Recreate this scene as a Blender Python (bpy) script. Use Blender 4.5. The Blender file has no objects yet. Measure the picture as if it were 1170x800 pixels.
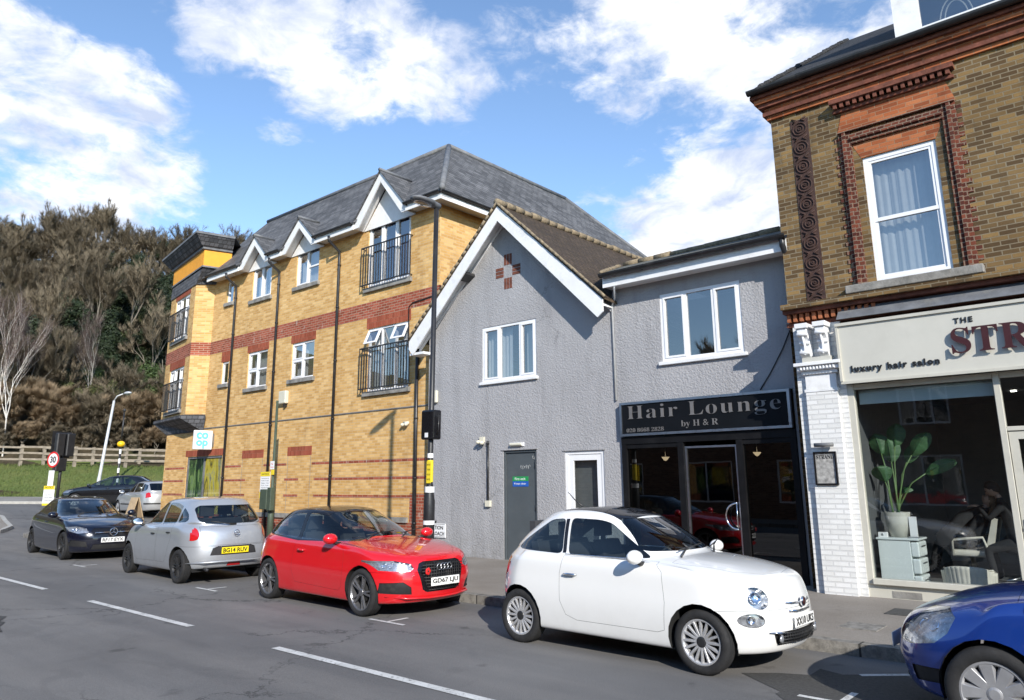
import bpy, bmesh, math, random
from mathutils import Vector, Matrix, noise
R = math.radians
scene = bpy.context.scene
COL = scene.collection
random.seed(11)

# ---------------------------------------------------------------- camera
def set_camera():
    yaw, pit, roll = R(49.1), R(12.55), R(-0.53)
    fw = Vector((-math.cos(yaw)*math.cos(pit), math.sin(yaw)*math.cos(pit), math.sin(pit)))
    r = fw.cross(Vector((0, 0, 1))).normalized(); u = r.cross(fw)
    r2 = r*math.cos(roll)+u*math.sin(roll); u2 = -r*math.sin(roll)+u*math.cos(roll)
    cd = bpy.data.cameras.new('camera'); cam = bpy.data.objects.new('camera', cd); COL.objects.link(cam)
    M = Matrix((r2, u2, -fw)).transposed().to_4x4(); M.translation = Vector((0, 0, 1.80))
    cam.matrix_world = M
    cd.sensor_width = 36; cd.lens = 36*853/1170; cd.shift_y = -40/1170
    cd.clip_start = 0.05; cd.clip_end = 3000
    scene.camera = cam
    return r, fw
set_camera()

SUN = Vector((1.5, -1.0, 0.92)).normalized()
SUN_EL = math.asin(SUN.z); SUN_AZ = math.atan2(SUN.x, SUN.y)

# ---------------------------------------------------------------- world
def px_dir(x, y):
    """direction of a point of the sky, by where it stands in the photograph (used only to place the clouds in the sky)"""
    yaw, pit = R(49.1), R(12.55)
    fw = Vector((-math.cos(yaw)*math.cos(pit), math.sin(yaw)*math.cos(pit), math.sin(pit)))
    r = fw.cross(Vector((0, 0, 1))).normalized(); u = r.cross(fw)
    return (fw*853+r*(x-585)+u*(360-y)).normalized()

def build_world():
    w = bpy.data.worlds.new("World"); scene.world = w; w.use_nodes = True
    nt = w.node_tree; nt.nodes.clear(); N = nt.nodes.new; L = nt.links.new
    out = N('ShaderNodeOutputWorld'); bg = N('ShaderNodeBackground'); sky = N('ShaderNodeTexSky')
    sky.sky_type = 'NISHITA'; sky.sun_disc = False; sky.sun_elevation = SUN_EL; sky.sun_rotation = SUN_AZ
    sky.air_density = 1.0; sky.dust_density = 0.0; sky.ozone_density = 3.0
    tc = N('ShaderNodeTexCoord'); nrm = N('ShaderNodeVectorMath'); nrm.operation = 'NORMALIZE'
    L(tc.outputs['Generated'], nrm.inputs[0])
    # flatten towards the horizon so that clouds stretch like real ones
    sep = N('ShaderNodeSeparateXYZ'); L(nrm.outputs[0], sep.inputs[0])
    def math_(op, a, b=None, clamp=False):
        m = N('ShaderNodeMath'); m.operation = op; m.use_clamp = clamp
        for i, v in enumerate((a, b)):
            if v is None: continue
            if isinstance(v, (int, float)): m.inputs[i].default_value = v
            else: L(v, m.inputs[i])
        return m.outputs[0]
    zz = math_('ADD', sep.outputs[2], 0.22)
    sc = N('ShaderNodeVectorMath'); sc.operation = 'DIVIDE'
    cmb = N('ShaderNodeCombineXYZ')
    for i in range(3): L(zz, cmb.inputs[i])
    L(nrm.outputs[0], sc.inputs[0]); L(cmb.outputs[0], sc.inputs[1])
    def noise_(vec, scale, det, rough, dist=0.0):
        n = N('ShaderNodeTexNoise'); n.inputs['Scale'].default_value = scale; n.inputs['Detail'].default_value = det
        n.inputs['Roughness'].default_value = rough; n.inputs['Distortion'].default_value = dist
        L(vec, n.inputs['Vector']); return n.outputs['Fac']
    n1 = noise_(sc.outputs[0], 5.4, 12, 0.60, 0.25)
    n2 = noise_(sc.outputs[0], 17.0, 10, 0.62, 0.6)
    # where the clouds of the photograph stand: (x, y, radius in degrees, weight)
    blobs = [(15, 75, 6, .95), (60, 110, 5, .9), (110, 140, 7, 1.0), (150, 195, 6, 1.0), (70, 185, 6, .95), (30, 150, 4.5, .75), (150, 245, 4, .8),
             (120, 65, 5, .55), (300, 15, 6, .95), (250, 55, 4, .75), (370, 55, 6.5, 1.0), (440, 60, 6.5, .95), (510, 85, 5, .95), (330, 100, 5, .75), (545, 105, 3, .75),
             (620, 40, 6, .8), (690, 30, 7, .95), (760, 50, 8, 1.0), (820, 60, 8, 1.0), (860, 110, 8, 1.0), (840, 165, 6, .95), (700, 90, 4, .7), (960, 20, 9, .85), (780, 110, 5, .7),
             (685, 230, 3.4, .8), (720, 195, 2.6, .7), (760, 262, 5, 1.15), (830, 258, 7, 1.3), (880, 275, 5, 1.1), (900, 250, 6, 1.1), (790, 285, 5, 1.0), (735, 268, 2.4, .9),
             (-200, 200, 16, .9), (-420, 60, 20, .7), (1300, 250, 18, .9), (1500, 0, 22, .8), (300, -420, 26, .7), (900, -500, 26, .7)]
    acc = None
    for (x, y, rad, wgt) in blobs:
        d = N('ShaderNodeVectorMath'); d.operation = 'DOT_PRODUCT'; L(nrm.outputs[0], d.inputs[0]); d.inputs[1].default_value = px_dir(x, y)
        mr = N('ShaderNodeMapRange'); mr.interpolation_type = 'SMOOTHSTEP'; mr.inputs['From Min'].default_value = math.cos(R(rad*1.35)); mr.inputs['From Max'].default_value = math.cos(R(rad*.25))
        mr.inputs['To Max'].default_value = wgt; L(d.outputs['Value'], mr.inputs['Value'])
        acc = mr.outputs[0] if acc is None else math_('MAXIMUM', acc, mr.outputs[0])
    # clouds behind the camera, seen in the windows only
    back = noise_(nrm.outputs[0], 1.3, 2, .5)
    d = N('ShaderNodeVectorMath'); d.operation = 'DOT_PRODUCT'; L(nrm.outputs[0], d.inputs[0]); d.inputs[1].default_value = (0, -1, 0)
    bm_ = N('ShaderNodeMapRange'); bm_.inputs['From Min'].default_value = 0.0; bm_.inputs['From Max'].default_value = .4; L(d.outputs['Value'], bm_.inputs['Value'])
    acc = math_('MAXIMUM', acc, math_('MULTIPLY', bm_.outputs[0], math_('MULTIPLY', back, 1.0)))
    body = math_('ADD', math_('MULTIPLY', acc, 0.60), math_('ADD', math_('MULTIPLY', n1, 0.86), math_('MULTIPLY', n2, 0.34)))
    mask = N('ShaderNodeMapRange'); mask.interpolation_type = 'SMOOTHSTEP'; mask.inputs['From Min'].default_value = 1.005; mask.inputs['From Max'].default_value = 1.26
    L(body, mask.inputs['Value'])
    # cloud brightness: bright crowns, grey-blue thin parts
    sh = noise_(sc.outputs[0], 6.5, 10, .6, .4)
    shade = N('ShaderNodeMapRange'); shade.inputs['From Min'].default_value = .35; shade.inputs['From Max'].default_value = .62; L(sh, shade.inputs['Value'])
    cr = N('ShaderNodeMix'); cr.data_type = 'RGBA'; cr.inputs['A'].default_value = (.50, .58, .76, 1); cr.inputs['B'].default_value = (1.0, 1.0, 1.02, 1)
    L(shade.outputs[0], cr.inputs['Factor'])
    # sky colour scaled
    ss = N('ShaderNodeMix'); ss.data_type = 'RGBA'; ss.blend_type = 'MULTIPLY'; ss.inputs['Factor'].default_value = 1.0
    L(sky.outputs[0], ss.inputs['A']); ss.inputs['B'].default_value = (1.0, 1.0, 1.0, 1)
    cl = N('ShaderNodeVectorMath'); cl.operation = 'SCALE'; L(cr.outputs['Result'], cl.inputs[0]); cl.inputs['Scale'].default_value = CLOUD
    mx = N('ShaderNodeMix'); mx.data_type = 'RGBA'; L(mask.outputs[0], mx.inputs['Factor']); L(ss.outputs['Result'], mx.inputs['A']); L(cl.outputs[0], mx.inputs['B'])
    L(mx.outputs['Result'], bg.inputs['Color']); bg.inputs['Strength'].default_value = SKY_STRENGTH
    L(bg.outputs[0], out.inputs[0])
SKY_STRENGTH = 0.148
CLOUD = 5.3
build_world()

sl = bpy.data.lights.new('sun', 'SUN'); so = bpy.data.objects.new('sun', sl); COL.objects.link(so)
sl.energy = 3.8; sl.angle = R(0.53); sl.color = (1.0, 0.945, 0.86)
so.rotation_euler = (-SUN).to_track_quat('-Z', 'Y').to_euler(); so.location = (20, -20, 30)

scene.render.engine = 'CYCLES'
scene.view_settings.view_transform = 'Standard'; scene.view_settings.look = 'None'
scene.view_settings.exposure = 0.70; scene.view_settings.gamma = 1.0
scene.cycles.max_bounces = 8; scene.cycles.transparent_max_bounces = 16
scene.cycles.caustics_reflective = False; scene.cycles.caustics_refractive = False

# ---------------------------------------------------------------- ground heights
GX = [-400, -90, -65, -50, -44, -40, -37, -34, -30, -24, -12, -5, 400]; GZ = [2.6, 2.2, 1.8, 1.45, 1.18, .88, .62, .39, .20, .08, .02, 0, 0]
def lerp_tab(x, xs, zs):
    if x <= xs[0]: return zs[0]
    for i in range(len(xs)-1):
        if x <= xs[i+1]:
            t = (x-xs[i])/(xs[i+1]-xs[i]); return zs[i]*(1-t)+zs[i+1]*t
    return zs[-1]
HV = Vector((-0.945, 0.327))          # the way the hill rises
def hill_s(x, y): return x*HV.x+y*HV.y
def road_z(x, y): return lerp_tab(x, GX, GZ)
def smooth(t): t = max(0, min(1, t)); return t*t*(3-2*t)
def ground_z(x, y):
    s = hill_s(x, y); z = road_z(x, y)
    if s > 45.5:
        z = max(z, 1.25)
        z += 1.45*smooth((s-45.5)/7)
        if s > 56:
            q = s-56
            z += .43*min(q, 75)+.08*max(0, q-75) - .0*q
            z += 1.6*noise.noise(Vector((x*.05, y*.05, 0)))*min(1, q/10)
    return z

# ---------------------------------------------------------------- object helpers
def link(name, me, mat=None, parent=None):
    o = bpy.data.objects.new(name, me); COL.objects.link(o)
    if mat is not None:
        for m in (mat if isinstance(mat, (list, tuple)) else [mat]): me.materials.append(m)
    if parent is not None: o.parent = parent
    return o
def thing(name, label, cat, loc=(0, 0, 0), rz=0.0, group=None):
    o = bpy.data.objects.new(name, None); COL.objects.link(o); o.empty_display_size = .1
    o.location = loc; o.rotation_euler = (0, 0, rz); tag(o, label, cat, group); return o
def tag(o, label=None, cat=None, group=None, kind=None):
    if label: o['label'] = label
    if cat: o['category'] = cat
    if group: o['group'] = group
    if kind: o['kind'] = kind
    return o
def fin(bm, name, mat, parent=None, smooth_=False, world=False, bevel=0.0):
    """bmesh -> one mesh object. world: the coordinates are the world's and are moved into the thing's frame"""
    if bevel:
        pass
    me = bpy.data.meshes.new(name)
    if world and parent is not None:
        p = parent
        while p.parent is not None: p = p.parent
        bmesh.ops.translate(bm, verts=bm.verts, vec=-Vector(p.location))
    bm.to_mesh(me); bm.free()
    if smooth_:
        for f in me.polygons: f.use_smooth = True
    o = link(name, me, mat, parent)
    if bevel:
        md = o.modifiers.new('bevel', 'BEVEL'); md.width = bevel; md.segments = 2; md.limit_method = 'ANGLE'; md.angle_limit = R(40)
        md.harden_normals = False
    return o
def quad(bm, pts, mi=0):
    f = bm.faces.new([bm.verts.new(p) for p in pts]); f.material_index = mi; return f
def hexa(bm, P, mi=0):
    """8 points: bottom 4 (ccw from below..), top 4"""
    v = [bm.verts.new(p) for p in P]
    for q in ((3, 2, 1, 0), (4, 5, 6, 7), (0, 1, 5, 4), (1, 2, 6, 5), (2, 3, 7, 6), (3, 0, 4, 7)):
        f = bm.faces.new([v[i] for i in q]); f.material_index = mi
def box(bm, x0, x1, y0, y1, z0, z1, mi=0):
    x0, x1 = min(x0, x1), max(x0, x1); y0, y1 = min(y0, y1), max(y0, y1); z0, z1 = min(z0, z1), max(z0, z1)
    hexa(bm, [(x0, y0, z0), (x1, y0, z0), (x1, y1, z0), (x0, y1, z0), (x0, y0, z1), (x1, y0, z1), (x1, y1, z1), (x0, y1, z1)], mi)
class Frame:
    """a wall's own axes: u along it, v up, d outwards"""
    def __init__(s, o, u, n): s.o = Vector(o); s.u = Vector(u).normalized(); s.n = Vector(n).normalized()
    def p(s, u, v, d=0.0): return s.o+s.u*u+Vector((0, 0, v))+s.n*d
def fbox(bm, F, u0, u1, v0, v1, d0, d1, mi=0):
    P = [F.p(u0, v0, d1), F.p(u1, v0, d1), F.p(u1, v0, d0), F.p(u0, v0, d0), F.p(u0, v1, d1), F.p(u1, v1, d1), F.p(u1, v1, d0), F.p(u0, v1, d0)]
    hexa(bm, P, mi)
def prism(bm, pts, vec, mi=0):
    """polygon (3D points) extruded along vec"""
    vec = Vector(vec); a = [bm.verts.new(Vector(p)) for p in pts]; b = [bm.verts.new(Vector(p)+vec) for p in pts]
    n = len(pts)
    fs = [bm.faces.new(a), bm.faces.new(b[::-1])]
    for i in range(n): fs.append(bm.faces.new([a[i], b[i], b[(i+1) % n], a[(i+1) % n]]))
    for f in fs: f.material_index = mi
    bmesh.ops.recalc_face_normals(bm, faces=fs)
def frame_of(t):
    t = t.normalized(); a = Vector((0, 0, 1)) if abs(t.z) < .9 else Vector((1, 0, 0))
    x = t.cross(a).normalized(); return x, t.cross(x).normalized()
def tube(bm, pts, r, n=8, cap=True, mi=0):
    pts = [Vector(p) for p in pts]; rs = r if isinstance(r, (list, tuple)) else [r]*len(pts)
    rings = []; x = y = None
    for i, p in enumerate(pts):
        t = (pts[min(i+1, len(pts)-1)]-pts[max(i-1, 0)])
        if t.length < 1e-9: t = Vector((0, 0, 1))
        if x is None: x, y = frame_of(t)
        else:
            t.normalize(); x = (x-t*x.dot(t)).normalized(); y = t.cross(x)
        rings.append([bm.verts.new(p+(x*math.cos(2*math.pi*k/n)+y*math.sin(2*math.pi*k/n))*rs[i]) for k in range(n)])
    fs = []
    for a, b in zip(rings, rings[1:]):
        for k in range(n): fs.append(bm.faces.new([a[k], a[(k+1) % n], b[(k+1) % n], b[k]]))
    if cap: fs.append(bm.faces.new(rings[0][::-1])); fs.append(bm.faces.new(rings[-1]))
    for f in fs: f.material_index = mi; f.smooth = True
    bmesh.ops.recalc_face_normals(bm, faces=fs)
def lathe(bm, prof, c=(0, 0, 0), axis='Z', n=32, mi=0, close=False):
    """profile [(radius, along)] spun about an axis"""
    c = Vector(c); rings = []
    for (r, h) in prof:
        ring = []
        for k in range(n):
            a = 2*math.pi*k/n
            if axis == 'Z': p = Vector((r*math.cos(a), r*math.sin(a), h))
            elif axis == 'Y': p = Vector((r*math.cos(a), h, r*math.sin(a)))
            else: p = Vector((h, r*math.cos(a), r*math.sin(a)))
            ring.append(bm.verts.new(c+p))
        rings.append(ring)
    fs = []
    m = len(rings)
    for i in range(m if close else m-1):
        a, b = rings[i], rings[(i+1) % m]
        for k in range(n): fs.append(bm.faces.new([a[k], a[(k+1) % n], b[(k+1) % n], b[k]]))
    if not close:
        for q in (rings[0][::-1], rings[-1]): fs.append(bm.faces.new(q))
    for f in fs: f.smooth = True; f.material_index = mi
    bmesh.ops.remove_doubles(bm, verts=[v for r_ in rings for v in r_], dist=1e-6)
    fs = [f for f in fs if f.is_valid]
    bmesh.ops.recalc_face_normals(bm, faces=fs)
def ellipsoid(bm, c, r, seg=16, rings=10, mi=0):
    M = Matrix.Translation(Vector(c)) @ Matrix.Diagonal(Vector((r[0], r[1], r[2], 1)))
    res = bmesh.ops.create_uvsphere(bm, u_segments=seg, v_segments=rings, radius=1, matrix=M)
    for v in res['verts']:
        for f in v.link_faces: f.smooth = True; f.material_index = mi
def clip(bm, co, no, fill=False):
    """cut away what lies on the side no points to"""
    g = bm.verts[:]+bm.edges[:]+bm.faces[:]
    r = bmesh.ops.bisect_plane(bm, geom=g, plane_co=Vector(co), plane_no=Vector(no), clear_outer=True)
    if fill:
        es = [e for e in r['geom_cut'] if isinstance(e, bmesh.types.BMEdge)]
        if es: bmesh.ops.edgeloop_fill(bm, edges=es)
_tc = {}
def text_mesh(body, size, extrude=0.0, offset=0.0, spacing=1.0, align='CENTER'):
    cu = bpy.data.curves.new('lettering', 'FONT'); cu.body = body; cu.size = size; cu.extrude = extrude; cu.offset = offset
    cu.space_character = spacing; cu.align_x = align; cu.align_y = 'CENTER'; cu.resolution_u = 3
    o = bpy.data.objects.new('lettering', cu); COL.objects.link(o)
    dg = bpy.context.evaluated_depsgraph_get(); dg.update()
    me = bpy.data.meshes.new_from_object(o.evaluated_get(dg))
    bpy.data.objects.remove(o); bpy.data.curves.remove(cu); me.materials.clear()
    return me
def text_on(name, F, u, v, d, body, size, mat, parent, extrude=.002, offset=0.0, spacing=1.0, align='CENTER', sx=1.0, height=None, width=None, world=True, slant=0):
    me = text_mesh(body, size, extrude, offset, spacing, align)
    xs = [p.co.x for p in me.vertices]; ys = [p.co.y for p in me.vertices]
    if not xs: return None
    ky = (height/(max(ys)-min(ys))) if height else 1.0
    kx = (width/(max(xs)-min(xs))) if width else ky*sx
    cy = (max(ys)+min(ys))/2; cx = {'CENTER': (max(xs)+min(xs))/2, 'LEFT': min(xs), 'RIGHT': max(xs)}[align]
    bm = bmesh.new(); bm.from_mesh(me); bpy.data.meshes.remove(me)
    for w in bm.verts:
        x, y, z = w.co; x = (x-cx)*kx+slant*(y-cy)*ky; y = (y-cy)*ky
        w.co = F.p(u+x, v+y, d+z+extrude)
    return fin(bm, name, mat, parent, world=world)
# ---------------------------------------------------------------- materials
class NT:
    def __init__(s, name):
        s.m = bpy.data.materials.new(name); s.m.use_nodes = True; s.t = s.m.node_tree; s.t.nodes.clear()
        s.out = s.t.nodes.new('ShaderNodeOutputMaterial')
    def n(s, typ, **kw):
        nd = s.t.nodes.new(typ)
        for k, v in kw.items(): setattr(nd, k, v)
        return nd
    def l(s, a, b): s.t.links.new(a, b)
    def set(s, sock, v):
        if isinstance(v, bpy.types.NodeSocket): s.l(v, sock)
        elif isinstance(v, (tuple, list)) and len(v) == 3 and sock.type == 'RGBA': sock.default_value = (*v, 1)
        else: sock.default_value = v
    def math(s, op, a, b=0.0, c=None, clamp=False):
        nd = s.n('ShaderNodeMath', operation=op, use_clamp=clamp); s.set(nd.inputs[0], a); s.set(nd.inputs[1], b)
        if c is not None: s.set(nd.inputs[2], c)
        return nd.outputs[0]
    def mix(s, f, a, b, blend='MIX'):
        nd = s.n('ShaderNodeMix', data_type='RGBA', blend_type=blend); s.set(nd.inputs['Factor'], f); s.set(nd.inputs['A'], a); s.set(nd.inputs['B'], b)
        return nd.outputs['Result']
    def noise(s, vec=None, scale=5, detail=4, rough=.55, dist=0, col=False):
        nd = s.n('ShaderNodeTexNoise'); nd.inputs['Scale'].default_value = scale; nd.inputs['Detail'].default_value = detail
        nd.inputs['Roughness'].default_value = rough; nd.inputs['Distortion'].default_value = dist
        if vec is not None: s.l(vec, nd.inputs['Vector'])
        return nd.outputs['Color' if col else 'Fac']
    def rng(s, v, a, b, c=0, d=1):
        nd = s.n('ShaderNodeMapRange'); s.set(nd.inputs['Value'], v)
        for k, x in zip(('From Min', 'From Max', 'To Min', 'To Max'), (a, b, c, d)): nd.inputs[k].default_value = x
        return nd.outputs[0]
    def pos(s): return s.n('ShaderNodeNewGeometry').outputs['Position']
    def obj(s): return s.n('ShaderNodeTexCoord').outputs['Object']
    def scale(s, vec, sc):
        nd = s.n('ShaderNodeVectorMath', operation='MULTIPLY'); s.l(vec, nd.inputs[0]); nd.inputs[1].default_value = sc; return nd.outputs[0]
    def wall(s, vz=1.0):
        """(along the wall, up) from the world's position and the wall's direction"""
        g = s.n('ShaderNodeNewGeometry'); sp = s.n('ShaderNodeSeparateXYZ'); s.l(g.outputs['Position'], sp.inputs[0])
        sn = s.n('ShaderNodeSeparateXYZ'); s.l(g.outputs['True Normal'], sn.inputs[0])
        isx = s.math('GREATER_THAN', s.math('ABSOLUTE', sn.outputs[0]), s.math('ABSOLUTE', sn.outputs[1]))
        u = s.n('ShaderNodeMix', data_type='FLOAT'); s.l(isx, u.inputs['Factor']); s.l(sp.outputs[0], u.inputs['A']); s.l(sp.outputs[1], u.inputs['B'])
        isz = s.math('GREATER_THAN', s.math('ABSOLUTE', sn.outputs[2]), .95)
        v = s.n('ShaderNodeMix', data_type='FLOAT'); s.l(isz, v.inputs['Factor']); s.l(s.math('MULTIPLY', sp.outputs[2], vz), v.inputs['A']); s.l(sp.outputs[1], v.inputs['B'])
        c = s.n('ShaderNodeCombineXYZ'); s.l(u.outputs['Result'], c.inputs[0]); s.l(v.outputs['Result'], c.inputs[1]); return c.outputs[0]
    def bump(s, h, strength=.3, dist=.01, nrm=None):
        b = s.n('ShaderNodeBump'); b.inputs['Strength'].default_value = strength; b.inputs['Distance'].default_value = dist; s.l(h, b.inputs['Height'])
        if nrm is not None: s.l(nrm, b.inputs['Normal'])
        return b.outputs[0]
    def pbr(s, col, rough=.6, metal=0, spec=.5, normal=None, **kw):
        b = s.n('ShaderNodeBsdfPrincipled'); s.set(b.inputs['Base Color'], col); s.set(b.inputs['Roughness'], rough); s.set(b.inputs['Metallic'], metal)
        s.set(b.inputs['Specular IOR Level'], spec)
        if normal is not None: s.l(normal, b.inputs['Normal'])
        for k, v in kw.items(): s.set(b.inputs[k.replace('_', ' ')], v)
        s.l(b.outputs[0], s.out.inputs[0]); return s.m

def plain(name, col, rough=.6, metal=0, var=.12, scale=6, bump=0, bscale=60, spec=.5, coat=0, vec='pos', dirt=None, dirt_amt=.5):
    t = NT(name); p = t.pos() if vec == 'pos' else t.obj()
    f = t.noise(p, scale, 5, .6)
    a = tuple(c*(1-var) for c in col); b = tuple(min(1, c*(1+var)) for c in col)
    c = t.mix(t.rng(f, .3, .7), a, b)
    if dirt is not None:
        c = t.mix(t.math('MULTIPLY', t.rng(t.noise(p, scale*.6, 8, .7), .52, .7), dirt_amt), c, dirt)
    n = t.bump(t.noise(p, bscale, 4, .6), bump, .01) if bump else None
    kw = {}
    if coat: kw = dict(Coat_Weight=coat, Coat_Roughness=.04)
    r = t.rng(t.noise(p, scale*2.3, 4, .6), .3, .7, max(0.02, rough-.07), min(1, rough+.07))
    return t.pbr(c, r, metal, spec, n, **kw)

def brick(name, c1, c2, c3, mortar, bw=.225, bh=.075, ms=.010, stain=(.05, .04, .03), stain_amt=.35, lime=0.0, bump=.5, squash=1.0, patch=.5):
    t = NT(name); v = t.wall()
    # a slight waviness so courses are not ruler-straight
    w = t.n('ShaderNodeVectorMath', operation='ADD'); nz = t.scale(t.noise(v, 1.7, 2, .5, col=True), (.012, .012, 0)); t.l(v, w.inputs[0]); t.l(nz, w.inputs[1])
    b = t.n('ShaderNodeTexBrick'); t.l(w.outputs[0], b.inputs['Vector']); b.inputs['Scale'].default_value = 1.0
    b.inputs['Brick Width'].default_value = bw; b.inputs['Row Height'].default_value = bh; b.inputs['Mortar Size'].default_value = ms; b.inputs['Mortar Smooth'].default_value = .15
    b.inputs['Bias'].default_value = 0.0; b.offset = .5
    b.inputs['Color1'].default_value = (0, 0, 0, 1); b.inputs['Color2'].default_value = (1, 1, 1, 1); b.inputs['Mortar'].default_value = (.5, .5, .5, 1)
    ramp = t.n('ShaderNodeValToRGB'); t.l(b.outputs['Color'], ramp.inputs[0]); e = ramp.color_ramp.elements
    e[0].position = .15; e[0].color = (*c1, 1); e[1].position = .95; e[1].color = (*c3, 1); k = e.new(.55); k.color = (*c2, 1)
    col = t.mix(b.outputs['Fac'], ramp.outputs[0], mortar)
    # broad change of tone, soot, lime bloom
    col = t.mix(t.math('MULTIPLY', t.rng(t.noise(v, .55, 5, .6), .4, .68), patch), col, t.mix(1.0, col, (.72, .68, .62), 'MULTIPLY'))
    st = t.noise(t.scale(v, (1.6, .35, 1)), 1.4, 6, .65)
    col = t.mix(t.math('MULTIPLY', t.rng(st, .52, .75), stain_amt), col, stain)
    if lime:
        lm = t.rng(t.noise(t.scale(v, (3.2, .9, 1)), 1.5, 6, .7), .60, .68)
        col = t.mix(t.math('MULTIPLY', lm, lime), col, (.62, .58, .52))
    gr = t.noise(v, 55, 3, .7)
    col = t.mix(t.rng(gr, .3, .75, .0, .22), col, t.mix(1.0, col, (.55, .5, .45), 'MULTIPLY'))
    h = t.math('ADD', t.math('MULTIPLY', t.math('SUBTRACT', 1.0, b.outputs['Fac']), 1.0), t.math('MULTIPLY', gr, .35))
    return t.pbr(col, .88, 0, .25, t.bump(h, bump, .008))

def roughcast(name, col, amp=1.0):
    t = NT(name); p = t.pos()
    n1 = t.noise(p, 26, 5, .62, .5); n2 = t.noise(p, 80, 3, .6)
    vo = t.n('ShaderNodeTexVoronoi', feature='SMOOTH_F1'); vo.inputs['Scale'].default_value = 30; t.l(p, vo.inputs['Vector'])
    h = t.math('ADD', t.math('MULTIPLY', n1, 1.2), t.math('ADD', t.math('MULTIPLY', n2, .35), t.math('MULTIPLY', vo.outputs['Distance'], .8)))
    big = t.noise(p, .8, 5, .6); st = t.noise(t.scale(p, (2.6, 2.6, .35)), 1.2, 6, .65)
    c = t.mix(t.rng(big, .3, .7), tuple(x*.92 for x in col), tuple(x*1.07 for x in col))
    c = t.mix(t.rng(st, .50, .78, 0, .55), c, tuple(x*.60 for x in col))
    sz = t.n('ShaderNodeSeparateXYZ'); t.l(p, sz.inputs[0]); base = t.math('MULTIPLY', t.rng(sz.outputs[2], .15, .9, 1, 0), t.rng(t.noise(p, 2.4, 6, .7), .35, .65), clamp=True)
    c = t.mix(t.math('MULTIPLY', base, .6), c, (.17, .16, .14))
    ck = t.n('ShaderNodeTexVoronoi', feature='DISTANCE_TO_EDGE'); ck.inputs['Scale'].default_value = .42; dv = t.n('ShaderNodeVectorMath', operation='ADD'); t.l(p, dv.inputs[0]); t.l(t.scale(t.noise(p, 2.2, 6, .7, col=True), (.9, .9, .9)), dv.inputs[1]); t.l(dv.outputs[0], ck.inputs['Vector'])
    c = t.mix(t.math('MULTIPLY', t.rng(ck.outputs['Distance'], 0, .006, .6, 0), t.rng(t.noise(p, .5, 2, .5), .5, .6), clamp=True), c, (.10, .10, .10))
    return t.pbr(c, .9, 0, .2, t.bump(h, .62*amp, .018))

def slate(name, c1, c2, rowh=.16, w=.28, moss=None, moss_amt=.0, bump=.6, vz=1.36, dark=(.03, .03, .03)):
    t = NT(name); v = t.wall(vz)
    b = t.n('ShaderNodeTexBrick'); t.l(v, b.inputs['Vector']); b.inputs['Scale'].default_value = 1.0; b.offset = .5
    b.inputs['Brick Width'].default_value = w; b.inputs['Row Height'].default_value = rowh; b.inputs['Mortar Size'].default_value = .009; b.inputs['Mortar Smooth'].default_value = .3
    b.inputs['Color1'].default_value = (*c1, 1); b.inputs['Color2'].default_value = (*c2, 1); b.inputs['Mortar'].default_value = (*dark, 1)
    c = t.mix(t.rng(t.noise(v, .7, 6, .65), .35, .7), b.outputs['Color'], t.mix(1.0, b.outputs['Color'], (.6, .6, .6), 'MULTIPLY'))
    if moss:
        c = t.mix(t.math('MULTIPLY', t.rng(t.noise(v, 7, 7, .75), .42, .62), moss_amt), c, moss)
    # every course overlaps the one below: saw-tooth height
    sp = t.n('ShaderNodeSeparateXYZ'); t.l(v, sp.inputs[0])
    saw = t.math('FRACT', t.math('DIVIDE', sp.outputs[1], rowh))
    h = t.math('ADD', t.math('MULTIPLY', t.math('SUBTRACT', 1.0, saw), .9), t.math('ADD', t.math('MULTIPLY', t.math('SUBTRACT', 1.0, b.outputs['Fac']), .6), t.math('MULTIPLY', t.noise(v, 26, 5, .7), .7)))
    return t.pbr(c, .78, 0, .35, t.bump(h, bump, .02))

def asphalt():
    t = NT('asphalt'); p = t.pos()
    f = t.noise(p, 90, 3, .7); g = t.noise(p, .35, 6, .6); w = t.noise(t.scale(p, (.12, 1.0, 1)), .9, 5, .55)
    vo = t.n('ShaderNodeTexVoronoi'); vo.inputs['Scale'].default_value = 130; t.l(p, vo.inputs['Vector'])
    c = t.mix(t.rng(f, .3, .75), (.112, .110, .109), (.192, .188, .183))
    c = t.mix(t.rng(vo.outputs['Distance'], .0, .22, .5, 0), c, (.20, .195, .185))
    c = t.mix(t.rng(g, .38, .62, 0, .6), c, t.mix(1.0, c, (.72, .72, .73), 'MULTIPLY'))
    c = t.mix(t.rng(w, .42, .62, 0, .7), c, t.mix(1.0, c, (1.5, 1.46, 1.40), 'MULTIPLY'))
    c = t.mix(t.rng(t.noise(t.scale(p, (.5, .8, 1)), 1.1, 4, .6, 1.5), .56, .62, 0, .22), c, (.085, .083, .082))
    # cracks
    cr = t.n('ShaderNodeTexVoronoi', feature='DISTANCE_TO_EDGE'); cr.inputs['Scale'].default_value = .34
    dv = t.n('ShaderNodeVectorMath', operation='ADD'); t.l(p, dv.inputs[0]); t.l(t.scale(t.noise(p, 1.6, 6, .7, col=True), (1.3, 1.3, 0)), dv.inputs[1]); t.l(dv.outputs[0], cr.inputs['Vector'])
    ck = t.math('MULTIPLY', t.rng(cr.outputs['Distance'], 0, .010, 1, 0), t.rng(t.noise(p, .25, 2, .5), .46, .54))
    c = t.mix(t.math('MULTIPLY', ck, .75, clamp=True), c, (.02, .02, .02))
    # oil drips and dark worn spots
    c = t.mix(t.rng(t.noise(p, 1.9, 3, .5), .67, .74, 0, .5), c, (.035, .034, .033))
    return t.pbr(c, t.rng(g, .3, .7, .72, .9), 0, .35, t.bump(t.math('ADD', f, t.math('MULTIPLY', vo.outputs['Distance'], 1.2)), .35, .006))

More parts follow.
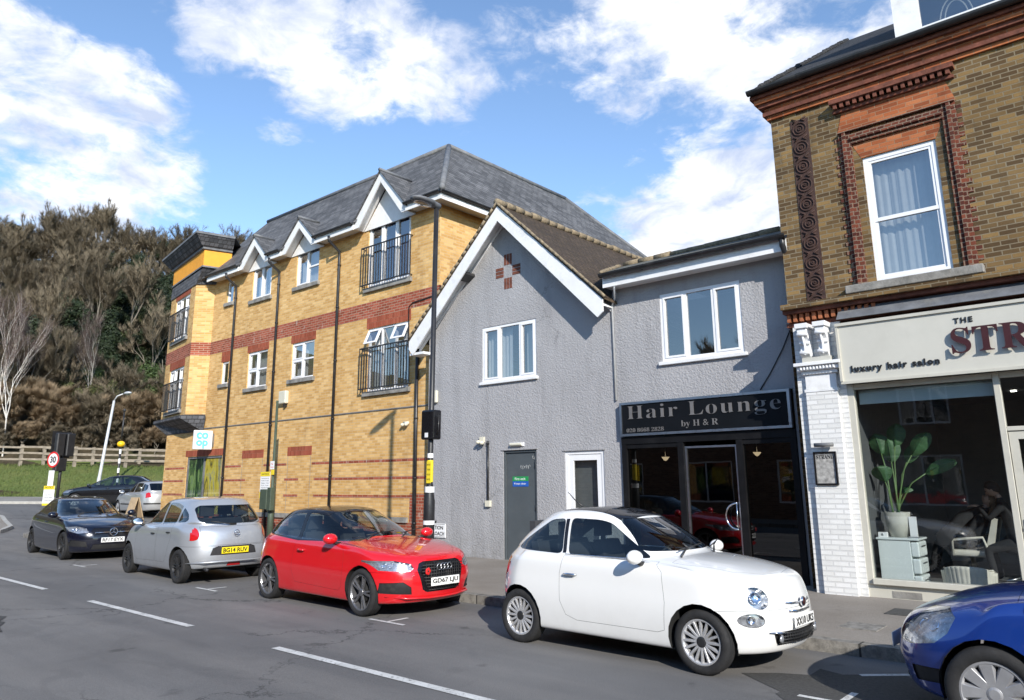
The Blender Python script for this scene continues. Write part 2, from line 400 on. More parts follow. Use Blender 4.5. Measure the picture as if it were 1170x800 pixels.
def paving(name='tarmac pavement', base=(.27, .245, .215)):
    t = NT(name); p = t.pos()
    f = t.noise(p, 70, 3, .7); g = t.noise(p, .6, 6, .6)
    c = t.mix(t.rng(f, .3, .72), tuple(x*.72 for x in base), tuple(x*1.25 for x in base))
    c = t.mix(t.rng(g, .4, .62, 0, .6), c, t.mix(1.0, c, (.68, .64, .60), 'MULTIPLY'))
    c = t.mix(t.rng(t.noise(p, 2.2, 5, .7), .62, .72, 0, .45), c, (.07, .065, .06))
    return t.pbr(c, .88, 0, .3, t.bump(f, .3, .006))

def grass_mat():
    t = NT('grass bank'); p = t.pos(); f = t.noise(p, 9, 6, .7); g = t.noise(p, .5, 4, .6)
    c = t.mix(t.rng(f, .3, .7), (.06, .085, .022), (.145, .185, .055))
    c = t.mix(t.rng(g, .45, .7, 0, .6), c, (.17, .17, .06))
    return t.pbr(c, .9, 0, .2, t.bump(f, .8, .06))
def earth_mat():
    t = NT('leaf litter'); p = t.pos(); f = t.noise(p, 1.4, 8, .7); g = t.noise(p, .12, 4, .6)
    c = t.mix(t.rng(f, .3, .7), (.045, .035, .022), (.12, .095, .06))
    c = t.mix(t.rng(g, .45, .62, 0, .7), c, (.05, .065, .02))
    return t.pbr(c, .95, 0, .1, t.bump(f, 1.0, .3))

def glass(name, tint=(.55, .6, .6), through=.75, rough=0.0, ior=1.52, wav=.0, haze=0.0, faces=1.9):
    """a thin pane: what lies behind shows tinted, the sky mirrors by Fresnel"""
    t = NT(name); tr = t.n('ShaderNodeBsdfTransparent'); tr.inputs[0].default_value = (*tuple(x*through for x in tint), 1)
    gl = t.n('ShaderNodeBsdfGlossy'); gl.inputs['Roughness'].default_value = rough; gl.inputs[0].default_value = (1, 1, 1, 1)
    gn = t.n('ShaderNodeNewGeometry'); dt = t.n('ShaderNodeVectorMath', operation='DOT_PRODUCT'); t.l(gn.outputs['Incoming'], dt.inputs[0]); t.l(gn.outputs['Normal'], dt.inputs[1])
    f0 = ((ior-1)/(ior+1))**2; fres = t.math('ADD', f0, t.math('MULTIPLY', 1-f0, t.math('POWER', t.math('SUBTRACT', 1.0, t.math('ABSOLUTE', dt.outputs['Value']), clamp=True), 5.0)))
    if wav:
        b = t.bump(t.noise(t.pos(), 1.6, 2, .5), wav, .02); t.l(b, gl.inputs['Normal'])
    # two faces of the pane mirror
    f = t.math('MULTIPLY', fres, faces, clamp=True)
    m = t.n('ShaderNodeMixShader'); t.l(f, m.inputs[0]); t.l(tr.outputs[0], m.inputs[1]); t.l(gl.outputs[0], m.inputs[2])
    last = m.outputs[0]
    if haze:
        df = t.n('ShaderNodeBsdfDiffuse'); df.inputs[0].default_value = (.5, .5, .5, 1)
        m2 = t.n('ShaderNodeMixShader'); m2.inputs[0].default_value = haze; t.l(last, m2.inputs[1]); t.l(df.outputs[0], m2.inputs[2]); last = m2.outputs[0]
    t.l(last, t.out.inputs[0]); return t.m

def paint(name, col, flake=0.0, rough=.2, coat=1.0, dust=.10, metal=0.0):
    t = NT(name); p = t.obj(); sp = t.n('ShaderNodeSeparateXYZ'); t.l(p, sp.inputs[0])
    low = t.rng(sp.outputs[2], .18, .62, 1, 0)
    d = t.math('MULTIPLY', t.rng(t.noise(p, 3.2, 7, .7), .35, .75), t.math('ADD', t.math('MULTIPLY', low, dust*2.6), dust*.5), clamp=True)
    c = t.mix(d, col, (.21, .185, .15))
    if flake:
        v = t.n('ShaderNodeTexVoronoi'); v.inputs['Scale'].default_value = 900; t.l(p, v.inputs['Vector'])
        c = t.mix(t.rng(v.outputs['Distance'], 0, .6, flake, 0), c, tuple(min(1, x*1.6+.02) for x in col))
    orange = t.bump(t.noise(p, 160, 2, .5), .012, .002)
    r = t.math('ADD', rough, t.math('MULTIPLY', d, .35))
    return t.pbr(c, r, metal, .5, orange, Coat_Weight=coat, Coat_Roughness=t.math('ADD', .03, t.math('MULTIPLY', d, .3)))

M = {}
M['yellow_brick'] = brick('yellow stock brick', (.56, .325, .11), (.67, .41, .15), (.75, .50, .22), (.60, .43, .24), ms=.008, stain=(.30, .17, .07), stain_amt=.42, bump=.35, patch=.3)
M['red_brick'] = brick('red band brick', (.27, .065, .035), (.36, .085, .05), (.42, .12, .07), (.42, .30, .22), ms=.008, stain=(.2, .07, .04), stain_amt=.3, lime=.55, bump=.35)
M['red_lintel'] = brick('red soldier brick', (.30, .07, .035), (.37, .09, .05), (.40, .11, .06), (.30, .13, .08), bw=.075, bh=.23, ms=.006, bump=.35)
M['old_brick'] = brick('old london stock brick', (.10, .062, .030), (.185, .118, .052), (.29, .185, .075), (.255, .21, .14), bw=.215, bh=.072, ms=.009, stain=(.05, .042, .03), stain_amt=.75, bump=.9, patch=.9)
M['orange_brick'] = brick('rubbed orange brick', (.26, .075, .03), (.40, .12, .045), (.48, .17, .07), (.34, .20, .12), ms=.006, bh=.07, stain=(.07, .025, .015), stain_amt=.6, bump=.6)
M['dark_red_brick'] = brick('moulded dark red brick', (.08, .024, .016), (.135, .04, .025), (.22, .065, .036), (.26, .19, .14), bw=.11, bh=.07, ms=.008, stain=(.05, .025, .02), stain_amt=.5, bump=.9)
M['dark_plain_brick'] = plain('sooty red brick moulding', (.15, .05, .03), .85, var=.45, scale=7, bump=.8, bscale=26)
M['white_brick'] = brick('white painted brick', (.72, .72, .70), (.78, .78, .76), (.80, .80, .79), (.66, .66, .65), ms=.010, stain=(.35, .34, .32), stain_amt=.22, bump=.9, patch=.1)
M['brown_brick_opp'] = brick('brown terrace brick', (.16, .08, .05), (.24, .13, .08), (.30, .17, .11), (.25, .2, .16), bump=.4)
M['grey_render'] = roughcast('grey roughcast render', (.362, .358, .366))
M['slate'] = slate('grey slate roof', (.085, .086, .09), (.17, .17, .175), dark=(.03, .03, .032))
M['moss_tile'] = slate('mossy brown tile roof', (.075, .05, .035), (.13, .09, .06), rowh=.11, w=.17, moss=(.05, .036, .018), moss_amt=.9, bump=1.2, vz=1.4)
M['grey_tile'] = slate('weathered grey tile roof', (.10, .10, .09), (.16, .155, .14), rowh=.26, w=.3, moss=(.20, .20, .15), moss_amt=.5, bump=1.2, vz=1.8)
M['dark_tile'] = slate('black plain tile roof', (.03, .03, .032), (.07, .068, .066), rowh=.10, w=.17, bump=1.4, vz=1.4)
M['scallop'] = slate('slate hanging', (.07, .072, .08), (.15, .15, .16), rowh=.13, w=.15, vz=1.0)
M['yellow_render'] = plain('yellow render', (.80, .345, .035), .8, var=.08, scale=3, bump=.3, bscale=90, dirt=(.5, .3, .06), dirt_amt=.25)
M['ridge_mortar'] = plain('verge mortar', (.24, .19, .125), .9, var=.35, scale=14, bump=.9, bscale=30, dirt=(.12, .10, .05))
M['upvc'] = plain('white window plastic', (.80, .80, .81), .32, var=.03, scale=3, dirt=(.5, .5, .46), dirt_amt=.15)
M['white_paint'] = plain('white painted wood', (.78, .78, .78), .45, var=.05, scale=4, dirt=(.42, .41, .37), dirt_amt=.35)
M['soffit'] = plain('off white soffit', (.66, .64, .60), .6, var=.06, scale=3, dirt=(.4, .38, .33), dirt_amt=.4)
M['black_pipe'] = plain('black drain pipe', (.018, .018, .02), .38, var=.3, scale=5, dirt=(.10, .09, .08), dirt_amt=.35)
M['black_metal'] = plain('black painted steel', (.02, .02, .022), .42, var=.2, scale=4, dirt=(.08, .075, .07), dirt_amt=.25)
M['concrete'] = plain('weathered concrete sill', (.24, .23, .21), .9, var=.3, scale=5, bump=.6, bscale=40, dirt=(.07, .07, .06), dirt_amt=.7)
M['lead'] = plain('grey lead flashing', (.13, .135, .145), .6, var=.3, scale=4, bump=.4, bscale=12, dirt=(.3, .29, .25), dirt_amt=.4)
M['curtain'] = plain('net curtain', (.62, .62, .60), .9, var=.06)
M['blue_curtain'] = plain('dark blue curtain', (.035, .055, .16), .85, var=.15)
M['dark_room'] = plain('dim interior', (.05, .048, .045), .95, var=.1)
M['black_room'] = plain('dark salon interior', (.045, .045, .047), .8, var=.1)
M['pale_back'] = plain('pale hallway', (.30, .31, .30), .8, var=.1)
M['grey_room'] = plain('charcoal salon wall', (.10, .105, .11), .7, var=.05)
M['pane'] = glass('window glass', (.80, .84, .86), .88, wav=.06, faces=6.0)
M['pane_shop'] = glass('shop window glass', (.86, .90, .90), .92, wav=.02)
M['pane_black'] = glass('black shop glass', (.22, .24, .25), .45, wav=.02)
M['car_glass'] = glass('car glass', (.72, .80, .80), .82, ior=1.5)
M['car_glass_dark'] = glass('privacy car glass', (.14, .15, .15), .5, ior=1.5)
M['lens'] = glass('clear lamp lens', (.95, .96, .98), .95, ior=1.45)
M['asphalt'] = asphalt()
M['paving'] = paving()
M['paving_pale'] = paving('pale paving', (.27, .255, .23))
def kerb_mat():
    t = NT('kerb stones'); p = t.pos(); b = t.n('ShaderNodeTexBrick'); b.offset = 0; t.l(p, b.inputs['Vector']); b.inputs['Scale'].default_value = 1; b.inputs['Brick Width'].default_value = .91; b.inputs['Row Height'].default_value = 60; b.inputs['Mortar Size'].default_value = .012
    b.inputs['Color1'].default_value = (.17, .16, .145, 1); b.inputs['Color2'].default_value = (.29, .275, .25, 1); b.inputs['Mortar'].default_value = (.03, .03, .028, 1)
    c = t.mix(t.rng(t.noise(p, 9, 6, .7), .40, .66, 0, .75), b.outputs['Color'], (.07, .066, .058)); return t.pbr(c, .88, 0, .3, t.bump(t.noise(p, 40, 5, .7), .6, .01))
M['kerb'] = kerb_mat()
def line_mat():
    t = NT('worn white road paint'); p = t.pos(); a = t.rng(t.noise(p, 26, 8, .75), .50, .60); b = t.rng(t.noise(p, 5, 6, .7), .42, .62)
    c = t.mix(t.rng(t.noise(p, 3, 5, .6), .3, .7), (.50, .50, .48), (.68, .68, .66)); c = t.mix(t.math('MULTIPLY', a, b, clamp=True), c, (.15, .147, .143))
    return t.pbr(c, .8, 0, .3, t.bump(t.noise(p, 90, 3, .7), .4, .006))
M['line'] = line_mat()
M['grass'] = grass_mat(); M['earth'] = earth_mat()
M['dark_brown'] = plain('dark terracotta', (.050, .024, .018), .8, var=.4, scale=9, bump=1.0, bscale=16)
M['terracotta'] = plain('terracotta dentil', (.36, .12, .05), .8, var=.4, scale=8, bump=.6)
M['door_grey'] = plain('slate grey painted door', (.075, .087, .095), .5, var=.08, scale=3, dirt=(.15, .15, .14), dirt_amt=.2)
M['shop_black'] = plain('black shopfront paint', (.008, .008, .009), .5, spec=.15, var=.2, scale=3, dirt=(.04, .04, .04), dirt_amt=.2)
M['sign_black'] = plain('black sign panel', (.006, .007, .009), .5, var=.15, scale=2, spec=.15)
M['silver'] = plain('brushed aluminium', (.55, .56, .58), .33, 1.0, var=.08)
M['grey_letter'] = plain('silver grey lettering', (.20, .19, .185), .4, .3, var=.1)
M['cream'] = plain('cream shopfront paint', (.56, .545, .48), .5, var=.04, scale=2, dirt=(.33, .32, .28), dirt_amt=.2)
M['cream_frame'] = plain('putty window frame', (.52, .50, .43), .45, var=.05, scale=3, dirt=(.3, .29, .25), dirt_amt=.3)
M['maroon'] = plain('dark maroon letter', (.05, .012, .012), .35, var=.1)
M['black_letter'] = plain('black letter', (.012, .012, .012), .5, var=.1)
M['white'] = plain('white enamel', (.80, .80, .80), .4, var=.03)
M['white_gloss'] = plain('white lacquer cabinet', (.72, .77, .76), .25, var=.03)
M['off_white_box'] = plain('cream plastic box', (.62, .59, .48), .5, var=.06)
M['yellow_sign'] = plain('yellow notice', (.80, .62, .03), .5, var=.06)
M['red_sign'] = plain('red sign enamel', (.60, .02, .02), .4, var=.05)
M['green_sign'] = plain('green sign', (.02, .28, .08), .4, var=.05)
M['blue_sign'] = plain('blue sign', (.02, .10, .42), .4, var=.05)
M['sky_blue'] = plain('pale blue logo', (.16, .60, .78), .35, var=.04)
M['wood_fence'] = plain('weathered fence rail', (.26, .22, .17), .9, var=.3, scale=5, bump=.6, bscale=30)
M['green_post'] = plain('dull green post', (.055, .075, .05), .55, var=.15, scale=6)
M['galv'] = plain('pale lamp column', (.55, .56, .56), .5, .2, var=.08)
M['amber'] = plain('amber globe', (.85, .50, .01), .3, var=.03)
M['rubber'] = plain('tyre rubber', (.016, .016, .017), .85, var=.3, scale=12, bump=.3, bscale=120, vec='obj', dirt=(.05, .045, .04), dirt_amt=.5)
M['alloy'] = plain('alloy wheel', (.58, .58, .59), .3, .55, var=.1, scale=9, vec='obj', dirt=(.14, .12, .10), dirt_amt=.35)
M['alloy_dark'] = plain('dark alloy wheel', (.05, .05, .052), .35, .6, var=.15, vec='obj')
M['hubcap'] = plain('silver wheel trim', (.40, .40, .41), .4, .5, var=.1, scale=9, vec='obj', dirt=(.14, .12, .10), dirt_amt=.5)
M['chrome'] = plain('chrome', (.80, .80, .82), .08, 1.0, var=.02)
M['black_plastic'] = plain('black car plastic', (.018, .018, .019), .5, var=.2, scale=8, dirt=(.08, .075, .065), dirt_amt=.4)
M['gloss_black'] = plain('gloss black', (.010, .010, .012), .08, var=.1)
M['under'] = plain('car underside', (.010, .010, .010), .9, var=.2)
M['trim_dark'] = plain('dark car interior', (.022, .022, .024), .8, var=.2)
M['seat'] = plain('dark car seat', (.035, .035, .04), .85, var=.2)
M['reflector'] = plain('lamp reflector', (.46, .47, .49), .22, .6, var=.45, scale=26, vec='obj')
M['alloy_mid'] = plain('grey alloy wheel', (.22, .22, .23), .32, .7, var=.12, scale=9, vec='obj')
M['tail_red'] = plain('red tail lamp', (.45, .008, .010), .12, var=.12, scale=20, coat=1.0, vec='obj')
M['plate_white'] = plain('white number plate', (.80, .80, .78), .35, var=.03)
M['plate_yellow'] = plain('yellow number plate', (.84, .66, .02), .35, var=.03)
M['p_white'] = paint('white car paint', (.80, .80, .785), dust=.05)
M['p_red'] = paint('red car paint', (.62, .008, .014), dust=.03)
M['p_silver'] = paint('silver car paint', (.46, .48, .51), flake=.3, metal=.55, rough=.35, dust=.16)
M['p_silver2'] = paint('pale silver car paint', (.50, .51, .52), flake=.3, metal=.5, rough=.35, dust=.12)
M['p_navy'] = paint('very dark navy car paint', (.004, .005, .014), dust=.0)
M['p_black'] = paint('black car paint', (.006, .006, .007), dust=.0)
M['p_blue'] = paint('royal blue car paint', (.007, .042, .26), flake=.3, metal=.25, dust=.05)
M['skin'] = plain('skin', (.50, .30, .22), .5, var=.08, scale=15)
M['black_cloth'] = plain('black cloth', (.014, .014, .016), .9, var=.2, scale=10, bump=.3)
M['brown_hair'] = plain('dark brown hair', (.035, .018, .012), .6, var=.3, scale=40, bump=.8, bscale=90)
M['fair_hair'] = plain('fair brown hair', (.16, .09, .045), .6, var=.3, scale=40, bump=.8, bscale=90)
M['leaf'] = plain('banana leaf', (.040, .105, .038), .55, var=.3, scale=5)
M['stem'] = plain('leaf stem', (.12, .20, .07), .5, var=.15)
M['pot'] = plain('stone plant pot', (.42, .41, .36), .8, var=.12, scale=9, bump=.3)
M['cream_cloth'] = plain('ribbed cream fabric', (.60, .57, .50), .85, var=.08)
M['poster'] = plain('grey poster print', (.34, .33, .31), .5, var=.5, scale=14)
M['blind'] = plain('pale blue blind', (.48, .58, .60), .7, var=.03)
def printed(name, cols, scale, vec=(1, 1, .28)):
    t = NT(name); p = t.scale(t.pos(), vec); f = t.noise(p, scale, 5, .6, 1.6)
    r = t.n('ShaderNodeValToRGB'); t.l(f, r.inputs[0]); e = r.color_ramp.elements
    e[0].position = .36; e[0].color = (*cols[0], 1); e[1].position = .66; e[1].color = (*cols[-1], 1)
    for i, c in enumerate(cols[1:-1]): k = e.new(.36+.30*(i+1)/(len(cols)-1)); k.color = (*c, 1)
    return t.pbr(r.outputs[0], .5, 0, .4)
M['print_green'] = printed('printed picture of plants', [(.02, .05, .02), (.06, .14, .03), (.03, .08, .04), (.30, .45, .12), (.18, .24, .16)], 3.2)
M['print_yellow'] = printed('printed picture of fruit', [(.10, .08, .03), (.70, .50, .04), (.85, .66, .08), (.45, .40, .30), (.16, .13, .05)], 2.4)
def glow(name, col, s):
    t = NT(name); e = t.n('ShaderNodeEmission'); e.inputs[0].default_value = (*col, 1); e.inputs[1].default_value = s; t.l(e.outputs[0], t.out.inputs[0]); return t.m
M['lamp_glow'] = glow('lit lamp shade', (1.0, .72, .42), 3.0)
M['ceil_glow'] = glow('lit ceiling spot', (1.0, .95, .85), 14.0)
M['kerb_pale'] = plain('pale concrete kerb', (.38, .37, .34), .85, var=.2, scale=6, bump=.4)
M['patch'] = plain('dark tarmac patch', (.055, .054, .052), .85, var=.3, scale=30, bump=.4, bscale=90)
M['wood_pale'] = plain('pale plywood', (.45, .33, .20), .7, var=.15)
# ---------------------------------------------------------------- cars
def car_shell(S):
    """smooth closed shell of a car, nose towards +x, z up, from its own character lines"""
    xf, xr, w, h = S['xf'], S['xr'], S['w'], S['h']; xa, xb = S['xa'], S['xb']
    cow, hdr, rrf, rwn = S['cowl'], S['header'], S['rroof'], S['rwin']     # (x, z)
    bf, brr = S.get('bf', .42), S.get('br', .38); zb, zr = S['belt']; hf = S['hoodf']
    def zl(x, a, b): t = (x-xb)/(xa-xb); return b+(a-b)*max(-.6, min(1.6, t))
    def body(f, r, ww, z0, za, zc, z1, kf=1.0, kr=1.0, fc=.985, crown=0.0):
        F, B = bf*kf, brr*kr
        return [(f, 0, z0+crown), (f-.07*F, .42*ww, z0+crown*.8), (f-.36*F, .80*ww, z0*.8+za*.2), (f-1.05*F, fc*ww, za*.7+z0*.3), (xa, ww, za), (xa-.5, ww, za*.75+zc*.25),
                (xa*.5+xb*.5, ww, za*.5+zc*.5), (xb+.5, ww, za*.25+zc*.75), (xb, ww, zc), (r+1.05*B, fc*ww, zc*.6+z1*.4), (r+.36*B, .82*ww, z1*.8+zc*.2), (r+.07*B, .42*ww, z1), (r, 0, z1)]
    def cab(f, r, ww, zf, zs, ze, bfc=.30, brc=.22, wf=1.0, wr_=1.0):
        A = [(f, 0, zf), (f-.06*bfc, .42*ww*wf, zf), (f-.38*bfc, .80*ww*wf, zf*.7+zs(f-.38*bfc)*.3), (f-1.0*bfc, .965*ww*wf, zs(f-bfc))]
        Bk = [(r+1.0*brc, .965*ww*wr_, zs(r+brc)), (r+.38*brc, .82*ww*wr_, ze*.7+zs(r+.38*brc)*.3), (r+.06*brc, .42*ww*wr_, ze), (r, 0, ze)]
        x0, x1 = A[-1][0], Bk[0][0]; mid = []
        for i in range(1, 6):
            t = i/6; x = x0+(x1-x0)*t; k = (wf*(1-t)+wr_*t); mid.append((x, ww*(k*.35+.65*max(wf, wr_) if k < 1 else k), zs(x)))
        return A+mid+Bk
    C = S.get('clear', .19); no = S.get('nose', 0.0); tl = S.get('tail', 0.0); wz = S.get('wist', .985)
    bz = lambda x: zl(x, zb, zr)
    rows = [body(xf-.22, xr+.20, w*.80, C+.03, C, C, C+.08, .9),
            body(xf-.05-no, xr+.05, w*.945, C+.02, C+.00, C+.01, C+.07),
            body(xf, xr, w*.985, .40, .37, .38, .44),
            body(xf-.005-no*.4, xr+.005+tl*.2, w*1.0, .56, .56, .60, .64),
            body(xf-.04-no, xr+.02+tl*.5, w*wz, hf-.09, zb-.22, zr-.22, .82),
            body(xf-S.get('setb',.12)-no*1.4, xr+.05+tl*.8, w*(wz-.012), hf-.01, zb-.09, zr-.09, .93, 1.0, 1.0, .975),
            ]
    hm = ((xf-.12-no*1.4)*.55+cow[0]*.45)
    r6 = body(xf-S.get('setb',.12)-.11-no*1.6, rwn[0]-.03, w*.94, hf+.03, zb-.02, zr-.02, rwn[1]-.06, .95, 1.0, .955, .0)
    r7 = body(hm, rwn[0]-.01, w*.905, S['hoodm'], zb+.02, zr+.015, rwn[1]-.025, .8, 1.0, .89, .012)
    rows += [r6, r7]
    roofz = lambda x: (hdr[1]+(h-hdr[1])*math.sin(max(0, min(1, (hdr[0]-x)/max(.01, hdr[0]-rrf[0])*1.0))*math.pi) if S.get('arch') else
                       (hdr[1]*(1-min(1, max(0, (hdr[0]-x)/(hdr[0]-rrf[0]))))+rrf[1]*min(1, max(0, (hdr[0]-x)/(hdr[0]-rrf[0])))+S.get('bulge', .05)*math.sin(math.pi*min(1, max(0, (hdr[0]-x)/(hdr[0]-rrf[0]))))))
    wb, wr = S['wbelt'], S['wr']
    rows.append(cab(cow[0], rwn[0]+.02, wb, cow[1], lambda x: bz(x)+.035, rwn[1], .42, .20, S.get('cwf', .98), S.get('cwr', .93)))
    ins = S.get('gutter', .055)
    mid_f = (cow[0]*.5+hdr[0]*.5+.03, 0); mid_r = (rwn[0]*.5+rrf[0]*.5-.02, 0)
    rows.append(cab(mid_f[0], mid_r[0], (wb*.45+wr*.55)+.015, (cow[1]+hdr[1])/2+.012, lambda x: ((bz(x)+.035)+(roofz(x)-ins))*.5, (rwn[1]+rrf[1])/2+.01, .34, .20, .97, .93))
    rows.append(cab(hdr[0], rrf[0], wr, hdr[1]-.02, lambda x: roofz(x)-ins, rrf[1]-.02, .26, .18, .97, .93))
    rows.append(cab(hdr[0]-.05, rrf[0]+.04, wr*.90, hdr[1]+.012, lambda x: roofz(x)-ins*.25, rrf[1]+.01, .24, .17, .97, .93))
    top = cab(hdr[0]-.16, rrf[0]+.14, wr*.5, hdr[1]+.032, lambda x: roofz(x)+.012, rrf[1]+.03, .2, .15, .97, .93)
    rows.append(top)
    ctr = [(x, 0.0, z+.004) for (x, y, z) in top]
    bm = bmesh.new(); cr = bm.edges.layers.float.new('crease_edge')
    NC = 13
    grid = []
    for row in rows:
        a = [bm.verts.new(p) for p in row]; b = {0: a[0], NC-1: a[-1]}
        for k in range(1, NC-1): x, y, z = row[k]; b[k] = bm.verts.new((x, -y, z))
        grid.append((a, [b[k] for k in range(NC)]))
    cv = [bm.verts.new(p) for p in ctr]
    grid.append((cv, cv))
    for (a0, b0), (a1, b1) in zip(grid, grid[1:]):
        for k in range(NC-1):
            bm.faces.new([a0[k], a0[k+1], a1[k+1], a1[k]])
            bm.faces.new([b0[k+1], b0[k], b1[k], b1[k+1]])
    def crease(row, cols, val):
        for side in (0, 1):
            L_ = grid[row][side]
            for k in cols:
                e = bm.edges.get((L_[k], L_[k+1]))
                if e: e[cr] = val
    crease(8, range(0, 3), .55); crease(8, range(3, 9), .25); crease(8, range(9, 12), .35); crease(1, range(0, 12), .35)
    for r_, c0, c1, v in S.get('creases', []): crease(r_, range(c0, c1), v)
    bmesh.ops.recalc_face_normals(bm, faces=bm.faces)
    # outward?
    f = max(bm.faces, key=lambda f: f.calc_center_median().z)
    if f.normal.z < 0: bmesh.ops.reverse_faces(bm, faces=bm.faces)
    me = bpy.data.meshes.new('shell'); bm.to_mesh(me); bm.free()
    o = bpy.data.objects.new('shell', me); COL.objects.link(o)
    md = o.modifiers.new('s', 'SUBSURF'); md.levels = md.render_levels = S.get('sub', 3)
    dg = bpy.context.evaluated_depsgraph_get(); dg.update()
    me2 = bpy.data.meshes.new_from_object(o.evaluated_get(dg)); bpy.data.objects.remove(o); bpy.data.meshes.remove(me)
    bm = bmesh.new(); bm.from_mesh(me2); bpy.data.meshes.remove(me2); bm.normal_update()
    ln = bm.verts.layers.float_vector.new('keepn')
    for v in bm.verts: v[ln] = v.normal
    return bm

AX = {'side': (0, 2, 1), 'front': (1, 2, 0), 'rear': (1, 2, 0), 'top': (0, 1, 2)}
def pip(x, y, poly):
    c = False; n = len(poly); j = n-1
    for i in range(n):
        xi, yi = poly[i]; xj, yj = poly[j]
        if (yi > y) != (yj > y) and x < (xj-xi)*(y-yi)/(yj-yi)+xi: c = not c
        j = i
    return c
def cut(bm, poly, view, test):
    a, b, c = AX[view]
    x0, x1 = min(p[0] for p in poly)-.004, max(p[0] for p in poly)+.004; y0, y1 = min(p[1] for p in poly)-.004, max(p[1] for p in poly)+.004
    bm.normal_update()
    def over(f):
        vx = [v.co[a] for v in f.verts]; vy = [v.co[b] for v in f.verts]
        return max(vx) >= x0 and min(vx) <= x1 and max(vy) >= y0 and min(vy) <= y1
    faces = [f for f in bm.faces if over(f) and test(f)]
    for i in range(len(poly)):
        p, q = poly[i], poly[(i+1) % len(poly)]
        d = (q[0]-p[0], q[1]-p[1]); L_ = math.hypot(*d)
        if L_ < 1e-6: continue
        no = [0, 0, 0]; no[a] = -d[1]/L_; no[b] = d[0]/L_
        co = [0, 0, 0]; co[a] = p[0]; co[b] = p[1]
        es = set(); vs = set()
        for f in faces: es.update(f.edges); vs.update(f.verts)
        r = bmesh.ops.bisect_plane(bm, geom=list(vs)+list(es)+faces, dist=1e-5, plane_co=co, plane_no=no)
        new = {g for g in r['geom'] if isinstance(g, bmesh.types.BMFace) and g.is_valid}
        for g in r['geom_cut']:
            if isinstance(g, bmesh.types.BMEdge): new.update(g.link_faces)
        bm.normal_update()
        faces = [f for f in new if over(f) and test(f)]
    out = []
    for f in faces:
        m = f.calc_center_median()
        if pip(m[a], m[b], poly): out.append(f)
    return out
def take(bm, faces, remove=True):
    ln = bm.verts.layers.float_vector['keepn']; nb = bmesh.new(); l2 = nb.verts.layers.float_vector.new('keepn'); mp = {}
    for f in faces:
        vs = []
        for v in f.verts:
            if v not in mp: w = nb.verts.new(v.co); w[l2] = v[ln]; mp[v] = w
            vs.append(mp[v])
        try: nb.faces.new(vs)
        except ValueError: pass
    if remove: bmesh.ops.delete(bm, geom=faces, context='FACES')
    nb.normal_update(); return nb
def shrink(bm, d):
    acc = {}
    for e in bm.edges:
        if len(e.link_faces) == 1:
            f = e.link_faces[0]; m = (e.verts[0].co+e.verts[1].co)/2; t = (e.verts[1].co-e.verts[0].co)
            if t.length < 1e-7: continue
            t.normalize(); i = f.calc_center_median()-m; i -= t*i.dot(t)
            if i.length < 1e-7: continue
            i.normalize()
            for v in e.verts: acc[v] = acc.get(v, Vector())+i
    for v, i in acc.items():
        if i.length > 1e-6: v.co += i.normalized()*d
def shell_obj(bm, name, mat, parent, push=0.0, inset=0.0, clean=True):
    ln = bm.verts.layers.float_vector['keepn']
    if inset: shrink(bm, inset)
    if push:
        for v in bm.verts: v.co += v[ln]*push
    me = bpy.data.meshes.new(name); ns = [tuple(v[ln].normalized()) if v[ln].length > 0 else (0, 0, 1) for v in bm.verts]
    bm.to_mesh(me); bm.free()
    for f in me.polygons: f.use_smooth = True
    me.normals_split_custom_set_from_vertices(ns)
    if 'keepn' in me.attributes: me.attributes.remove(me.attributes['keepn'])
    return link(name, me, mat, parent)
def rounded(pts, r=.03, n=3):
    out = []; m = len(pts)
    for i in range(m):
        p0, p, p1 = Vector(pts[i-1]), Vector(pts[i]), Vector(pts[(i+1) % m])
        a = (p0-p); b = (p1-p); k = min(r, a.length*.45, b.length*.45); a = p+a.normalized()*k; b = p+b.normalized()*k
        for j in range(n+1):
            t = j/n; out.append(tuple(a*(1-t)**2+p*2*t*(1-t)+b*t*t))
    return out
def ell(cx, cy, rx, ry, n=18, rot=0): return [(cx+rx*math.cos(2*math.pi*k/n+rot), cy+ry*math.sin(2*math.pi*k/n+rot)) for k in range(n)]
def mir(poly): return [(-x, y) for x, y in poly][::-1]
def mir_y(poly): return [(x, -y) for x, y in poly][::-1]

